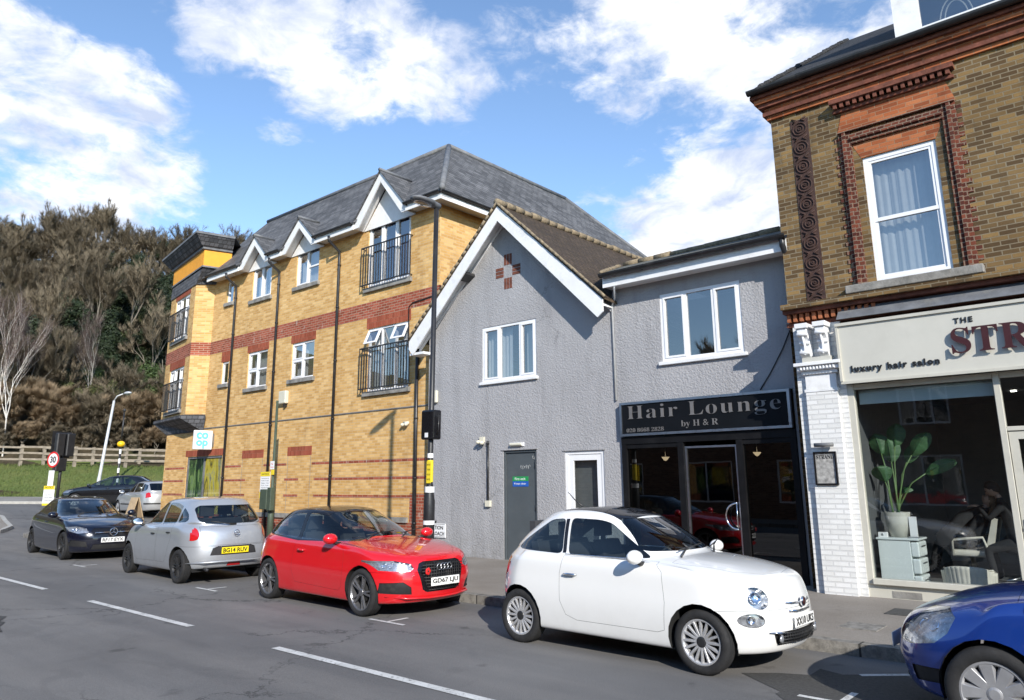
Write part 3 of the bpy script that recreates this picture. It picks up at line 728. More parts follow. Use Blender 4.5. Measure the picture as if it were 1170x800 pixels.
def make_wheel(parent, x, y, side, r, S, steer=0.0):
    """side: +1 outer face towards +y"""
    tw = S.get('tw', .19); rr = S.get('rim', r*.66)
    hub = bmesh.new(); lathe(hub, [(.001, -.05), (r*.42, -.05), (r*.42, .0), (.001, .0)], axis='Y', n=24)
    w = fin(hub, 'wheel', M['alloy_dark'] if S.get('dark') else M['under'], parent, True)
    w.location = (x, y-side*tw*.5, r); w.rotation_euler = (0, 0, steer)
    t = bmesh.new(); h = tw/2
    prof = [(rr, -h*.80), (rr+.012, -h*.97), ((rr+r)/2, -h), (r-.022, -h*.94), (r-.006, -h*.80), (r, -h*.55), (r, h*.55), (r-.006, h*.80), (r-.022, h*.94), ((rr+r)/2, h), (rr+.012, h*.97), (rr, h*.80)]
    lathe(t, prof, axis='Y', n=48, close=True)
    for k in (-.5, -.17, .17, .5):      # grooves
        lathe(t, [(r+.0012, h*k-.006), (r+.0012, h*k+.006), (r-.002, h*k+.006), (r-.002, h*k-.006)], axis='Y', n=48, close=True, mi=1)
    fin(t, 'tyre', [M['rubber'], M['under']], w, True)
    b = bmesh.new(); s = side; o_ = s*h*.86
    lathe(b, [(rr-.022, -s*h*.5), (rr-.006, -s*h*.8), (rr+.004, o_*.9), (rr+.004, o_), (rr-.012, o_*1.02), (rr-.024, o_*.80), (rr-.034, 0)], axis='Y', n=48, close=True)
    if S.get('rimback', True): lathe(b, [(.001, -s*h*.12), (rr-.02, -s*h*.12), (rr-.02, -s*h*.02), (.001, -s*h*.02)], axis='Y', n=32, mi=1)
    ns = S.get('spokes', 10); st = S.get('spoke', 'bar')
    for k in range(ns):
        a0 = 2*math.pi*k/ns+S.get('phase', 0)
        def P(rad, off, yy):
            a = a0; return Vector((rad*math.cos(a)-off*math.sin(a), s*yy, rad*math.sin(a)+off*math.cos(a)))
        if st == 'bar': arms = [(0, 0, .017, .014)]
        elif st == 'y': arms = [(0, .035, .018, .011), (0, -.035, .018, .011)]
        elif st == 'wide': arms = [(0, 0, .035, .062)]
        elif st == 'twin': arms = [(.018, .030, .011, .010), (-.018, -.030, .011, .010)]
        for (o0, o1, w0, w1) in arms:
            r0, r1 = .030, rr-.008
            y0, y1 = h*.70, h*.84
            for (ya, yb) in ((0, 1),):
                v = [P(r0, o0-w0, y0-.022), P(r1, o1-w1, y1-.03), P(r1, o1+w1, y1-.03), P(r0, o0+w0, y0-.022), P(r0, o0-w0*.7, y0), P(r1, o1-w1*.7, y1), P(r1, o1+w1*.7, y1), P(r0, o0+w0*.7, y0)]
                n0 = len(b.faces); hexa(b, v)
    b.faces.ensure_lookup_table(); bmesh.ops.recalc_face_normals(b, faces=b.faces)
    lathe(b, [(.001, s*h*.3), (.052, s*h*.3), (.050, s*h*.74), (.034, s*h*.80), (.001, s*h*.80)], axis='Y', n=24, mi=2)
    rimo = fin(b, 'rim', [M[S.get('rim_mat', 'alloy')], M['under'], M[S.get('cap_mat', 'alloy_dark')]], w)
    for f in rimo.data.polygons: f.use_smooth = False
    md = rimo.modifiers.new('b', 'BEVEL'); md.width = .002; md.segments = 1; md.limit_method = 'ANGLE'
    return w

def plate(parent, x, z, yc, front, txt, mat, tilt=0.0, wd=.52, ht=.111):
    """registration plate; front: faces +x"""
    s = 1 if front else -1; F = Frame((x, yc, z), (0, s, 0), (s, 0, 0))
    b = bmesh.new(); fbox(b, F, -wd/2, wd/2, -ht/2, ht/2, 0, .008)
    p = fin(b, 'number_plate', mat, parent); p.modifiers.new('b', 'BEVEL').width = .003
    text_on('lettering', F, 0, 0, .009, txt, .1, M['black_letter'], p, .001, offset=.0025, width=wd*.90, height=ht*.70, world=False)
    return p

def build_car(S, name, label, loc, rz, group=None):
    root = thing(name, label, 'car', loc, rz, group); P = M[S['paint']]
    bm = car_shell(S); xa, xb, w = S['xa'], S['xb'], S['w']; rw = S['r']
    side = lambda f: abs(f.normal.y) > .25 and abs(f.calc_center_median().y) > .3
    sideL = lambda f: abs(f.calc_center_median().y) > .35
    fr = lambda f: f.normal.x > .12 and f.calc_center_median().x > xa*.2
    frn = lambda f: f.calc_center_median().x > xa+.15 and f.normal.x > -.1
    re_ = lambda f: f.calc_center_median().x < S['xr']+.34 and f.normal.x < .1
    up = lambda f: f.normal.z > .35
    Ra = S.get('arch_r', rw+.045)
    # wheel openings
    for xw in (xa, xb):
        fs = cut(bm, [(xw+Ra*math.cos(2*math.pi*k/22), rw+.012+Ra*math.sin(2*math.pi*k/22)) for k in range(22)], 'side', lambda f: abs(f.calc_center_median().y) > w*.55)
        bmesh.ops.delete(bm, geom=fs, context='FACES')
    # glass
    panes = []
    for poly in S['side_glass']:
        fs = cut(bm, rounded(poly, S.get('gr', .035)), 'side', side)
        for s in (1, -1):
            sel = [f for f in fs if f.is_valid and f.calc_center_median().y*s > 0]
            panes.append(('side_window', take(bm, sel, False)))
        bmesh.ops.delete(bm, geom=[f for f in fs if f.is_valid], context='FACES')
    fs = cut(bm, rounded(S['windscreen'], .05), 'front', lambda f: f.normal.x > .12 and f.calc_center_median().x > hdr_x(S)-.12 and f.calc_center_median().z > S['cowl'][1]-.05)
    panes.append(('windscreen', take(bm, fs)))
    fs = cut(bm, rounded(S['rear_glass'], .06), 'rear', lambda f: f.normal.x < -.12 and f.calc_center_median().x < S['rroof'][0]+.15 and f.calc_center_median().z > .8)
    panes.append(('rear_window', take(bm, fs)))
    if S.get('roof_glass'):
        fs = cut(bm, rounded(S['roof_glass'], .08), 'top', lambda f: f.normal.z > .5 and f.calc_center_median().z > S['h']-.25)
        shell_obj(take(bm, fs), 'roof_panel', M['gloss_black'], root, inset=.002)
    # inserts by view
    def do_inserts(sel):
      for it in S.get('inserts', []):
        if (it[0] in ('headlight', 'lower_grille', 'grille', 'side_intake', 'lower_intake')) != sel: continue
        nm, view, poly, mat = it[:4]; opt = it[4] if len(it) > 4 else {}
        t = {'front': (lambda f, L_=opt.get('xmin', xa-.02): f.calc_center_median().x > L_ and f.normal.x > -.1), 'rear': (lambda f, L_=opt.get('xmax', S['xr']+.34): f.calc_center_median().x < L_ and f.normal.x < .12), 'side': sideL, 'top': up}[view]
        polys = [poly]
        if opt.get('both'): polys.append(mir(poly) if view in ('front', 'rear') else mir_y(poly))
        for pl in polys:
            if opt.get('round'): pl = rounded(pl, opt['round'])
            fs = cut(bm, pl, view, t)
            if not fs: continue
            if view == 'side':
                groups = [[f for f in fs if f.calc_center_median().y > 0], [f for f in fs if f.calc_center_median().y < 0]]
            else: groups = [fs]
            for g in groups:
                if not g: continue
                if nm in ('headlight',):
                    g2 = take(bm, g, False); inner = take(bm, g)
                    l2 = inner.verts.layers.float_vector['keepn']
                    o = shell_obj(g2, 'headlight', M['lens'], root, inset=.002)
                    c = sum((v.co for v in inner.verts), Vector())/len(inner.verts)
                    n = sum((v[l2] for v in inner.verts), Vector()).normalized()
                    ex = [v for v in inner.verts if not v.is_boundary]
                    for v in inner.verts:
                        if v.is_boundary: v.co -= n*.004
                        else: v.co -= n*opt.get('deep', .05)
                    shell_obj(inner, 'reflector', M[opt.get('refl', 'reflector')], o)
                    lb = bmesh.new(); nb = opt.get('bulbs', 2); sp = opt.get('sp', .075); br_ = opt.get('br', .028)
                    q = n.to_track_quat('X', 'Z').to_matrix().to_4x4()
                    for kx in range(nb):
                        off = Vector((0, (kx-(nb-1)/2)*sp, 0))
                        lathe_t = Matrix.Translation(c-n*.045) @ q @ Matrix.Translation(off)
                        tmp = bmesh.new(); lathe(tmp, [(br_*1.25, .0), (br_*1.25, .034), (br_*1.08, .034), (br_, .02), (.001, .026+br_*.2)], axis='X', n=18)
                        bmesh.ops.transform(tmp, matrix=lathe_t, verts=tmp.verts); mm = bpy.data.meshes.new('x'); tmp.to_mesh(mm); tmp.free(); lb.from_mesh(mm); bpy.data.meshes.remove(mm)
                    fin(lb, 'lamp_bowl', M['chrome'], o, True)
                else:
                    gb = take(bm, g)
                    shell_obj(gb, nm, M[mat], root, push=opt.get('push', 0.0), inset=opt.get('gap', 0.0015))
    do_inserts(True)
    # dark lining behind the remaining sheet metal
    base = take(bm, [f for f in bm.faces], False)
    ln = base.verts.layers.float_vector['keepn']
    for v in base.verts: v.co -= v[ln]*.014
    bmesh.ops.reverse_faces(base, faces=base.faces)
    for v in base.verts: v[ln] = -v[ln]
    shell_obj(base, 'interior_lining', M['trim_dark'], root)
    for nm, pb in panes:
        gm = S.get('glass_mat', 'car_glass')
        if nm != 'windscreen' and S.get('rear_mat') and (nm == 'rear_window'): gm = S['rear_mat']
        shell_obj(pb, nm, M[gm], root, push=-.002)
    # upper body in its own colour (black roof)
    if S.get('roof_paint'):
        fs = cut(bm, S['roof_poly'], 'side', lambda f: True)
        ro = take(bm, fs); shell_obj(ro, 'roof', M[S['roof_paint']], root)
    do_inserts(False)
    shell_obj(bm, 'body', P, root)
    # wheel housings
    for xw in (xa, xb):
        for s in (1, -1):
            b = bmesh.new()
            n = 20; prev = None
            for k in range(n+1):
                a = -R(18)+(math.pi+R(36))*k/n
                x, z = xw+(Ra+.004)*math.cos(a), rw+.012+(Ra+.004)*math.sin(a)
                # the outer rim of the liner follows the flank
                yo = flank(S, x, z)-.006
                v = (b.verts.new((x, s*yo, z)), b.verts.new((x, s*(w*.45), z)))
                if prev: b.faces.new([prev[0], v[0], v[1], prev[1]])
                prev = v
            fin(b, 'wheel_arch', M['under'], root, True)
    # floor pan
    b = bmesh.new(); cz = S.get('clear', .19)+.02
    hexa(b, [(S['xr']+.3, -w*.80, cz), (S['xf']-.52, -w*.72, cz), (S['xf']-.52, w*.72, cz), (S['xr']+.3, w*.80, cz), (S['xr']+.3, -w*.80, cz+.05), (S['xf']-.52, -w*.72, cz+.05), (S['xf']-.52, w*.72, cz+.05), (S['xr']+.3, w*.80, cz+.05)])
    for xw in (xa, xb): box(b, xw-.12, xw+.12, -w*.7, w*.7, .22, .34)
    fin(b, 'underbody', M['under'], root)
    # wheels
    for xw in (xa, xb):
        for s in (1, -1): make_wheel(root, xw, s*(w-S.get('wheel_in', .03)), s, rw, S, S.get('steer', 0) if xw == xa else 0)
    # inside
    cx = S['cowl'][0]; zbelt = (S['belt'][0]+S['belt'][1])/2
    b = bmesh.new(); box(b, cx-.55, cx-.06, -S['wbelt']*.9, S['wbelt']*.9, zbelt-.34, zbelt-.03)
    d = fin(b, 'dashboard', M['trim_dark'], root); d.modifiers.new('b', 'BEVEL').width = .05
    b = bmesh.new(); sx = cx-.66; sy = S.get('drive', -1)*-.34
    q = Matrix.Translation((sx, sy, zbelt-.06)) @ Matrix.Rotation(R(-62), 4, 'Y'); tmp = [q @ Vector((.18*math.cos(a*math.pi/10), .18*math.sin(a*math.pi/10), 0)) for a in range(21)]
    tube(b, tmp, .014, 6, False); tube(b, [tmp[0], tmp[10]], .014, 6); fin(b, 'steering_wheel', M['trim_dark'], root, True)
    for (px, py, n) in ((cx-1.25, .35, 1), (cx-1.25, -.35, 1), (S.get('rear_seat', xb+.25), 0, 2)):
        b = bmesh.new(); hw = .25 if n == 1 else .60; zt = S['h']-.62
        hexa(b, [(px-.10, py-hw, .45), (px+.06, py-hw, .45), (px+.06, py+hw, .45), (px-.10, py+hw, .45), (px-.30, py-hw*.82, zt+.22), (px-.19, py-hw*.82, zt+.22), (px-.19, py+hw*.82, zt+.22), (px-.30, py+hw*.82, zt+.22)])
        hexa(b, [(px-.05, py-hw, .30), (px+.45, py-hw, .34), (px+.45, py+hw, .34), (px-.05, py+hw, .30), (px-.05, py-hw, .46), (px+.45, py-hw, .52), (px+.45, py+hw, .52), (px-.05, py+hw, .46)])
        for hy in ((py,) if n == 1 else (-.34, .34)):
            box(b, px-.34, px-.24, hy-.13, hy+.13, zt+.26, zt+.46); box(b, px-.30, px-.28, hy-.05, hy+.05, zt+.2, zt+.28)
        so_ = fin(b, 'seat', M['seat'], root); md = so_.modifiers.new('b', 'BEVEL'); md.width = .04; md.segments = 3
    # door mirrors
    mx, mz = S['mirror']; 
    for s in (1, -1):
        b = bmesh.new(); y0 = S['wbelt']*.96; mr = S.get('mir_r', (.085, .115, .075))
        ellipsoid(b, (mx, s*(y0+.17), mz), mr, 20, 12)
        for v in b.verts:
            if v.co.x < mx-.035: v.co.x = mx-.035
        m_ = fin(b, 'door_mirror', M[S.get('mirror_mat', S['paint'])], root, True)
        b = bmesh.new(); tube(b, [(mx-.01, s*(y0-.02), mz-.085), (mx-.005, s*(y0+.06), mz-.07), (mx, s*(y0+.12), mz-.045)], [.030, .026, .03], 8); fin(b, 'mirror_arm', M['black_plastic'], m_, True)
        b = bmesh.new(); ellipsoid(b, (mx-.036, s*(y0+.17), mz), (.004, mr[1]*.86, mr[2]*.84), 16, 8); fin(b, 'mirror_glass', M['chrome'], m_, True)
    # handles
    for (hx, hz) in S.get('handles', []):
        for s in (1, -1):
            y = flank(S, hx, hz); b = bmesh.new()
            tube(b, [(hx-.085, s*(y-.002), hz), (hx-.07, s*(y+.026), hz+.002), (hx, s*(y+.034), hz+.004), (hx+.07, s*(y+.026), hz+.002), (hx+.085, s*(y-.002), hz)], [.010, .013, .014, .013, .010], 8)
            fin(b, 'door_handle', M[S.get('handle_mat', S['paint'])], root, True)
    # wipers
    for yo in S.get('wipers', (-.45, .18)):
        cw = S['cowl']; hd = S['header']; b = bmesh.new()
        def gp(y, t, off=.018):
            bow = .12*(abs(y)/S['wbelt'])**2
            return Vector((cw[0]+(hd[0]-cw[0])*t-bow+.02, y, cw[1]+(hd[1]-cw[1])*t+off+.012))
        tube(b, [gp(yo, -.06, .0), gp(yo+.18, .05, .03), gp(yo+.36, .11)], [.012, .009, .006], 6); tube(b, [gp(yo+.05, .055, .014), gp(yo+.36, .12, .014), gp(yo+.60, .16, .012)], .007, 5)
        fin(b, 'wiper', M['black_plastic'], root, True)
    return root
def hdr_x(S): return S['header'][0]
def flank(S, x, z):
    """half width of the flank at a height (about)"""
    w = S['w']; xs = [S['xr'], S['xr']+.42, S['xb'], S['xa'], S['xf']-.45, S['xf']]
    k = lerp_tab(x, xs, [.70, .93, 1.0, 1.0, .94, .66])
    zz = lerp_tab(z, [.20, .40, .60, .78, .90, 1.0], [.925, .975, .99, .975, .95, .92]); return w*k*zz
# ---------------------------------------------------------------- the seven cars
def white_car():
    S = dict(paint='p_white', xf=1.86, xr=-1.69, w=.815, h=1.49, xa=1.15, xb=-1.15, r=.292, arch_r=.335, rim=.205, clear=.19, tw=.185,
             cowl=(.80, 1.035), header=(.20, 1.405), rroof=(-1.02, 1.43), rwin=(-1.50, 1.06), belt=(.93, .99), hoodf=.87, hoodm=.975, setb=.085,
             wbelt=.735, wr=.575, bf=.50, br=.42, nose=.02, tail=.03, gutter=.06, bulge=.065, cwf=.95, cwr=.86, gr=.06, wist=.975,
             side_glass=[[(.56, 1.005), (.02, 1.345), (-.12, 1.375), (-.50, 1.385), (-.475, 1.0)], [(-.56, 1.0), (-.585, 1.38), (-.80, 1.36), (-1.20, 1.12), (-1.28, 1.045), (-1.24, 1.02)]],
             windscreen=[(-.60, 1.07), (.60, 1.07), (.455, 1.385), (-.455, 1.385)], rear_glass=[(-.50, 1.12), (.50, 1.12), (.42, 1.37), (-.42, 1.37)],
             roof_glass=[(.165, -.46), (.165, .46), (-.74, .46), (-.74, -.46)], gxx=0,
             mirror=(.52, 1.035), mir_r=(.070, .115, .070), handles=[(-.38, .80)], handle_mat='chrome', spokes=16, spoke='bar', rim_mat='alloy', cap_mat='alloy_dark', wheel_in=.035, sub=3)
    door = [(.78, .36), (.80, .62), (.76, .90), (.66, .985), (-.50, .985), (-.535, .80), (-.525, .52), (-.45, .38), (-.30, .335), (.70, .335)]
    S['inserts'] = [
        ('headlight', 'front', ell(.555, .705, .094, .098, 18), None, dict(both=True, bulbs=1, br=.045, deep=.06)),
        ('headlight', 'front', ell(.625, .515, .083, .058, 16), None, dict(both=True, bulbs=1, br=.030, deep=.04)),
        ('lower_grille', 'front', [(-.40, .285), (.40, .285), (.46, .40), (-.46, .40)], 'black_plastic', dict(round=.03, push=-.012)),
        ('door', 'side', door, 'p_white', dict(gap=.0035)),
        ('bonnet', 'top', [(1.60, -.30), (1.66, 0), (1.60, .30), (1.40, .52), (.95, .62), (.80, .62), (.84, .0), (.80, -.62), (.95, -.62), (1.40, -.52)], 'p_white', dict(gap=.003)),
        ('tail_light', 'rear', [(.56, .72), (.70, .72), (.72, .92), (.60, .94)], 'tail_red', dict(both=True, round=.02)),
        ('front_bumper', 'front', [(-.9, .10), (.9, .10), (.9, .575), (.70, .60), (-.70, .60), (-.9, .575)], 'p_white', dict(gap=.0035, xmin=1.2)),
        ('door_pillar', 'side', [(-.505, 1.01), (-.53, 1.375), (-.58, 1.372), (-.555, 1.01)], 'gloss_black', {}),
    ]
    c = build_car(S, 'hatchback_car', 'small white three-door car with rounded nose parked nearest, outside the black salon', (-4.77, 7.68, 0), R(-1.3))
    b = bmesh.new()
    for s in (1, -1):   # whiskers, bumper chrome strips
        tube(b, [(1.845, s*.06, .640), (1.832, s*.18, .645), (1.800, s*.27, .648)], .008, 6); tube(b, [(1.725, s*.515, .405), (1.795, s*.40, .398), (1.83, s*.32, .392)], [.006, .011, .006], 6)
    tube(b, [(1.815, -.25, .575), (1.856, -.12, .57), (1.862, 0, .57), (1.856, .12, .57), (1.815, .25, .575)], .010, 6)
    lathe(b, [(.001, 1.845), (.046, 1.845), (.046, 1.862), (.040, 1.868), (.001, 1.868)], (0, 0, .64), 'X', 20)
    fin(b, 'chrome_trim', M['chrome'], c, True)
    b = bmesh.new(); lathe(b, [(.001, 1.866), (.034, 1.866), (.034, 1.871), (.001, 1.871)], (0, 0, .64), 'X', 20); fin(b, 'badge', M['maroon'], c, True)
    plate(c, 1.852, .475, 0, True, 'XX10 UKS', M['plate_white'], wd=.46, ht=.10)
    for s in (1, -1):
        b = bmesh.new(); tube(b, [(x_, s*(flank(S, x_, 1.0)*1.0-.035), 1.0) for x_ in (.55, .2, -.2, -.5)], .007, 6); fin(b, 'waist_strip', M['chrome'], c, True)
    # grille mesh bars
    b = bmesh.new()
    for k in range(4): z = .305+.026*k; tube(b, [(1.77, -.42, z), (1.848, -.15, z), (1.852, 0, z), (1.848, .15, z), (1.77, .42, z)], .0045, 4)
    for k in range(-12, 13): y = k*.033; x = 1.852-.10*abs(y/.42)**2.2; tube(b, [(x, y, .295), (x, y, .392)], .0035, 4)
    fin(b, 'grille_bars', M['black_plastic'], c)
    for s in (1, -1): b = bmesh.new(); lathe(b, [(.001, 0), (.036, 0), (.036, .012), (.001, .02)], (1.785, s*.40, .345), 'X', 18); fin(b, 'fog_lamp', M['reflector'], c, True)
    b = bmesh.new(); tube(b, [(-.78, 0, 1.495), (-.87, 0, 1.545), (-1.0, 0, 1.66)], [.016, .007, .004], 6); fin(b, 'aerial', M['black_plastic'], c, True)
    return c

def red_car():
    S = dict(paint='p_red', xf=2.03, xr=-1.92, w=.87, h=1.425, xa=1.235, xb=-1.235, r=.312, arch_r=.345, rim=.235, clear=.17, tw=.215,
             cowl=(.80, .985), header=(.03, 1.345), rroof=(-1.42, 1.33), rwin=(-1.76, 1.03), belt=(.885, .96), hoodf=.79, hoodm=.91, setb=.08,
             wbelt=.775, wr=.575, bf=.46, br=.42, nose=.015, tail=.02, gutter=.055, bulge=.07, cwf=.95, cwr=.88, gr=.04, roof_paint='gloss_black', wist=.97,
             side_glass=[[(.66, .955), (.30, 1.16), (-.02, 1.28), (-.35, 1.33), (-.52, 1.335), (-.46, .955)], [(-.55, .96), (-.61, 1.335), (-.95, 1.31), (-1.33, 1.16), (-1.46, 1.06), (-1.40, 1.0)]],
             windscreen=[(-.68, 1.005), (.68, 1.005), (.50, 1.34), (-.50, 1.34)], rear_glass=[(-.55, 1.08), (.55, 1.08), (.45, 1.30), (-.45, 1.30)],
             roof_poly=[(.80, .955), (.74, .99), (.74, 1.6), (-2.2, 1.6), (-1.70, 1.08), (-1.5, .995), (-.5, .93)],
             mirror=(.58, 1.0), handles=[(-.28, .80)], spokes=5, spoke='y', rim_mat='alloy_mid', cap_mat='alloy_mid', wheel_in=.02, sub=3, steer=R(0))
    door = [(.80, .36), (.83, .62), (.80, .83), (.70, .945), (-.47, .935), (-.52, .75), (-.52, .50), (-.42, .33), (.72, .30)]
    S['inserts'] = [
        ('headlight', 'front', [(.45, .635), (.52, .60), (.80, .62), (.845, .74), (.66, .745), (.48, .70)], None, dict(both=True, bulbs=2, sp=.10, br=.030, deep=.05)),
        ('grille', 'front', [(-.37, .70), (-.41, .62), (-.33, .36), (-.26, .325), (.26, .325), (.33, .36), (.41, .62), (.37, .70), (.30, .725), (-.30, .725)], 'gloss_black', dict(push=-.01)),
        ('side_intake', 'front', [(.48, .31), (.80, .33), (.80, .46), (.60, .47), (.50, .40)], 'black_plastic', dict(both=True, push=-.012)),
        ('door', 'side', door, 'p_red', dict(gap=.003)),
        ('bonnet', 'top', [(1.86, -.32), (1.91, 0), (1.86, .32), (1.50, .62), (.95, .70), (.82, .70), (.82, -.70), (.95, -.70), (1.50, -.62)], 'p_red', dict(gap=.003)),
        ('tail_light', 'rear', [(.52, .80), (.80, .80), (.80, .94), (.56, .95)], 'tail_red', dict(both=True, round=.02)),
        ('front_bumper', 'front', [(-.95, .08), (.95, .08), (.95, .595), (-.95, .595)], 'p_red', dict(gap=.003, xmin=1.3)),
    ]
    c = build_car(S, 'hatchback_car', 'bright red three-door car with black roof and a red poppy on its grille', (-9.92, 7.69, .01), R(-2))
    b = bmesh.new()
    for k in range(4):
        yy = (k-1.5)*.062; tmp = [(2.035-abs(yy)*.03, yy+.042*math.cos(a*math.pi/10), .645+.042*math.sin(a*math.pi/10)) for a in range(21)]; tube(b, tmp, .0055, 5, False)
    fin(b, 'badge', M['silver'], c, True)
    b = bmesh.new()
    for k in range(9):
        z = .35+.041*k; hw = .26+.11*min(1, (z-.35)/.24); tube(b, [(1.995, -hw, z), (2.022, 0, z), (1.995, hw, z)], .006, 4)
    for k in range(-7, 8): tube(b, [(2.018-.02*abs(k/7)**2, k*.043, .34), (2.018-.02*abs(k/7)**2, k*.043, .70)], .004, 4)
    fin(b, 'grille_bars', M['black_plastic'], c)
    plate(c, 2.03, .455, 0.02, True, 'GD67 LJU', M['plate_white'])
    b = bmesh.new()
    for a in range(5): ellipsoid(b, (2.035, -.30+.022*math.cos(a*1.2566), .60+.022*math.sin(a*1.2566)), (.006, .028, .028), 10, 6)
    p = fin(b, 'poppy', M['red_sign'], c, True)
    b = bmesh.new(); ellipsoid(b, (2.042, -.30, .60), (.006, .013, .013), 10, 6); fin(b, 'poppy_centre', M['black_letter'], p, True)
    b = bmesh.new(); tube(b, [(1.66, -.74, .285), (1.90, -.55, .262), (1.985, -.25, .250), (2.0, 0, .248), (1.985, .25, .250), (1.90, .55, .262), (1.66, .74, .285)], .014, 6); fin(b, 'front_splitter', M['p_red'], c, True)
    return c

def micra():
    S = dict(paint='p_silver', xf=1.93, xr=-1.86, w=.833, h=1.53, xa=1.225, xb=-1.225, r=.298, arch_r=.345, rim=.205, clear=.20, tw=.175,
             cowl=(.98, 1.03), header=(.30, 1.445), rroof=(-1.33, 1.475), rwin=(-1.70, 1.06), belt=(.95, 1.03), hoodf=.86, hoodm=.97,
             wbelt=.755, wr=.60, bf=.48, br=.42, nose=.02, tail=.02, gutter=.06, bulge=.055, cwf=.95, cwr=.92, gr=.05, dark=True,
             side_glass=[[(.74, 1.02), (.20, 1.36), (.02, 1.41), (-.17, 1.42), (-.17, 1.02)], [(-.24, 1.02), (-.24, 1.42), (-.62, 1.41), (-.88, 1.36), (-.84, 1.05)], [(-.91, 1.06), (-.95, 1.34), (-1.20, 1.22), (-1.28, 1.12), (-1.22, 1.08)]],
             windscreen=[(-.64, 1.06), (.64, 1.06), (.49, 1.43), (-.49, 1.43)], rear_glass=[(-.44, 1.045), (.44, 1.045), (.60, 1.10), (.575, 1.32), (.50, 1.375), (-.50, 1.375), (-.575, 1.32), (-.60, 1.10)],
             mirror=(.62, 1.05), mirror_mat='black_plastic', handles=[(-.02, .84), (-.74, .88)], handle_mat='black_plastic', spokes=7, spoke='twin', rim_mat='alloy_dark', cap_mat='alloy_dark', wheel_in=.02, sub=3, tail_=0)
    S['inserts'] = [
        ('headlight', 'front', [(.46, .66), (.76, .72), (.76, .90), (.60, .92)], None, dict(both=True, bulbs=1)),
        ('front_grille', 'front', [(-.40, .62), (.40, .62), (.46, .72), (-.46, .72)], 'black_plastic', {}),
        ('tail_light', 'rear', [(.64, .78), (.70, .755), (.84, .77), (.86, .95), (.80, 1.03), (.70, 1.04), (.63, .96), (.61, .86)], 'tail_red', dict(both=True, round=.025, push=.004)),
        ('plate_recess', 'rear', [(-.44, .50), (.44, .50), (.40, .62), (.30, .655), (-.30, .655), (-.40, .62)], 'p_silver', dict(push=-.02)),
        ('brake_light', 'rear', [(-.15, 1.405), (.15, 1.405), (.14, 1.455), (-.14, 1.455)], 'tail_red', dict(push=.012, round=.01)),
        ('rear_fog_lamp', 'rear', [(-.13, .30), (.13, .30), (.11, .36), (-.11, .36)], 'tail_red', {}),
        ('rear_bumper', 'rear', [(-.95, .08), (.95, .08), (.95, .655), (-.95, .655)], 'p_silver', dict(gap=.004, xmax=-1.3)),
        ('door', 'side', [(.80, .38), (.84, .62), (.80, .90), (.72, 1.0), (-.185, 1.0), (-.19, .45), (-.17, .34), (.72, .32)], 'p_silver', dict(gap=.0035)),
        ('door', 'side', [(-.22, 1.0), (-.86, 1.02), (-.87, .78), (-.80, .62), (-.72, .45), (-.62, .34), (-.21, .34), (-.225, .45)], 'p_silver', dict(gap=.0035)),
    ]
    # tailgate outline
    S['inserts'].insert(5, ('tailgate', 'rear', [(-.57, .67), (.57, .67), (.60, .76), (.59, 1.00), (-.59, 1.00), (-.60, .76)], 'p_silver', dict(gap=.004)))
    c = build_car(S, 'hatchback_car', 'silver five-door car with tinted round tail and yellow rear plate', (-15.25, 7.66, .03), math.pi-R(3.2))
    plate(c, -1.845, .575, 0, False, 'BG14 RUV', M['plate_yellow'])
    b = bmesh.new(); tube(b, [(-1.70, -.05, 1.03), (-1.745, .12, 1.045), (-1.715, .44, 1.10)], [.022, .012, .007], 6); fin(b, 'rear_wiper', M['black_plastic'], c, True)
    b = bmesh.new(); tmp = [(-1.868, .048*math.cos(a*math.pi/10), .885+.048*math.sin(a*math.pi/10)) for a in range(21)]; tube(b, tmp, .007, 5, False); tube(b, [(-1.868, -.06, .885), (-1.868, .06, .885)], .008, 5); fin(b, 'badge', M['chrome'], c, True)
    b = bmesh.new(); tube(b, [(-1.70, .50, .26), (-1.85, .50, .25)], .028, 10); fin(b, 'exhaust', M['black_metal'], c, True)
    b = bmesh.new(); tube(b, [(-1.50, -.78, .36), (-1.80, -.55, .38), (-1.875, -.2, .385), (-1.88, 0, .385), (-1.875, .2, .385), (-1.80, .55, .38), (-1.50, .78, .36)], [.006, .016, .018, .018, .018, .016, .006], 6); fin(b, 'bumper_lip', M['p_silver'], c, True)
    return c

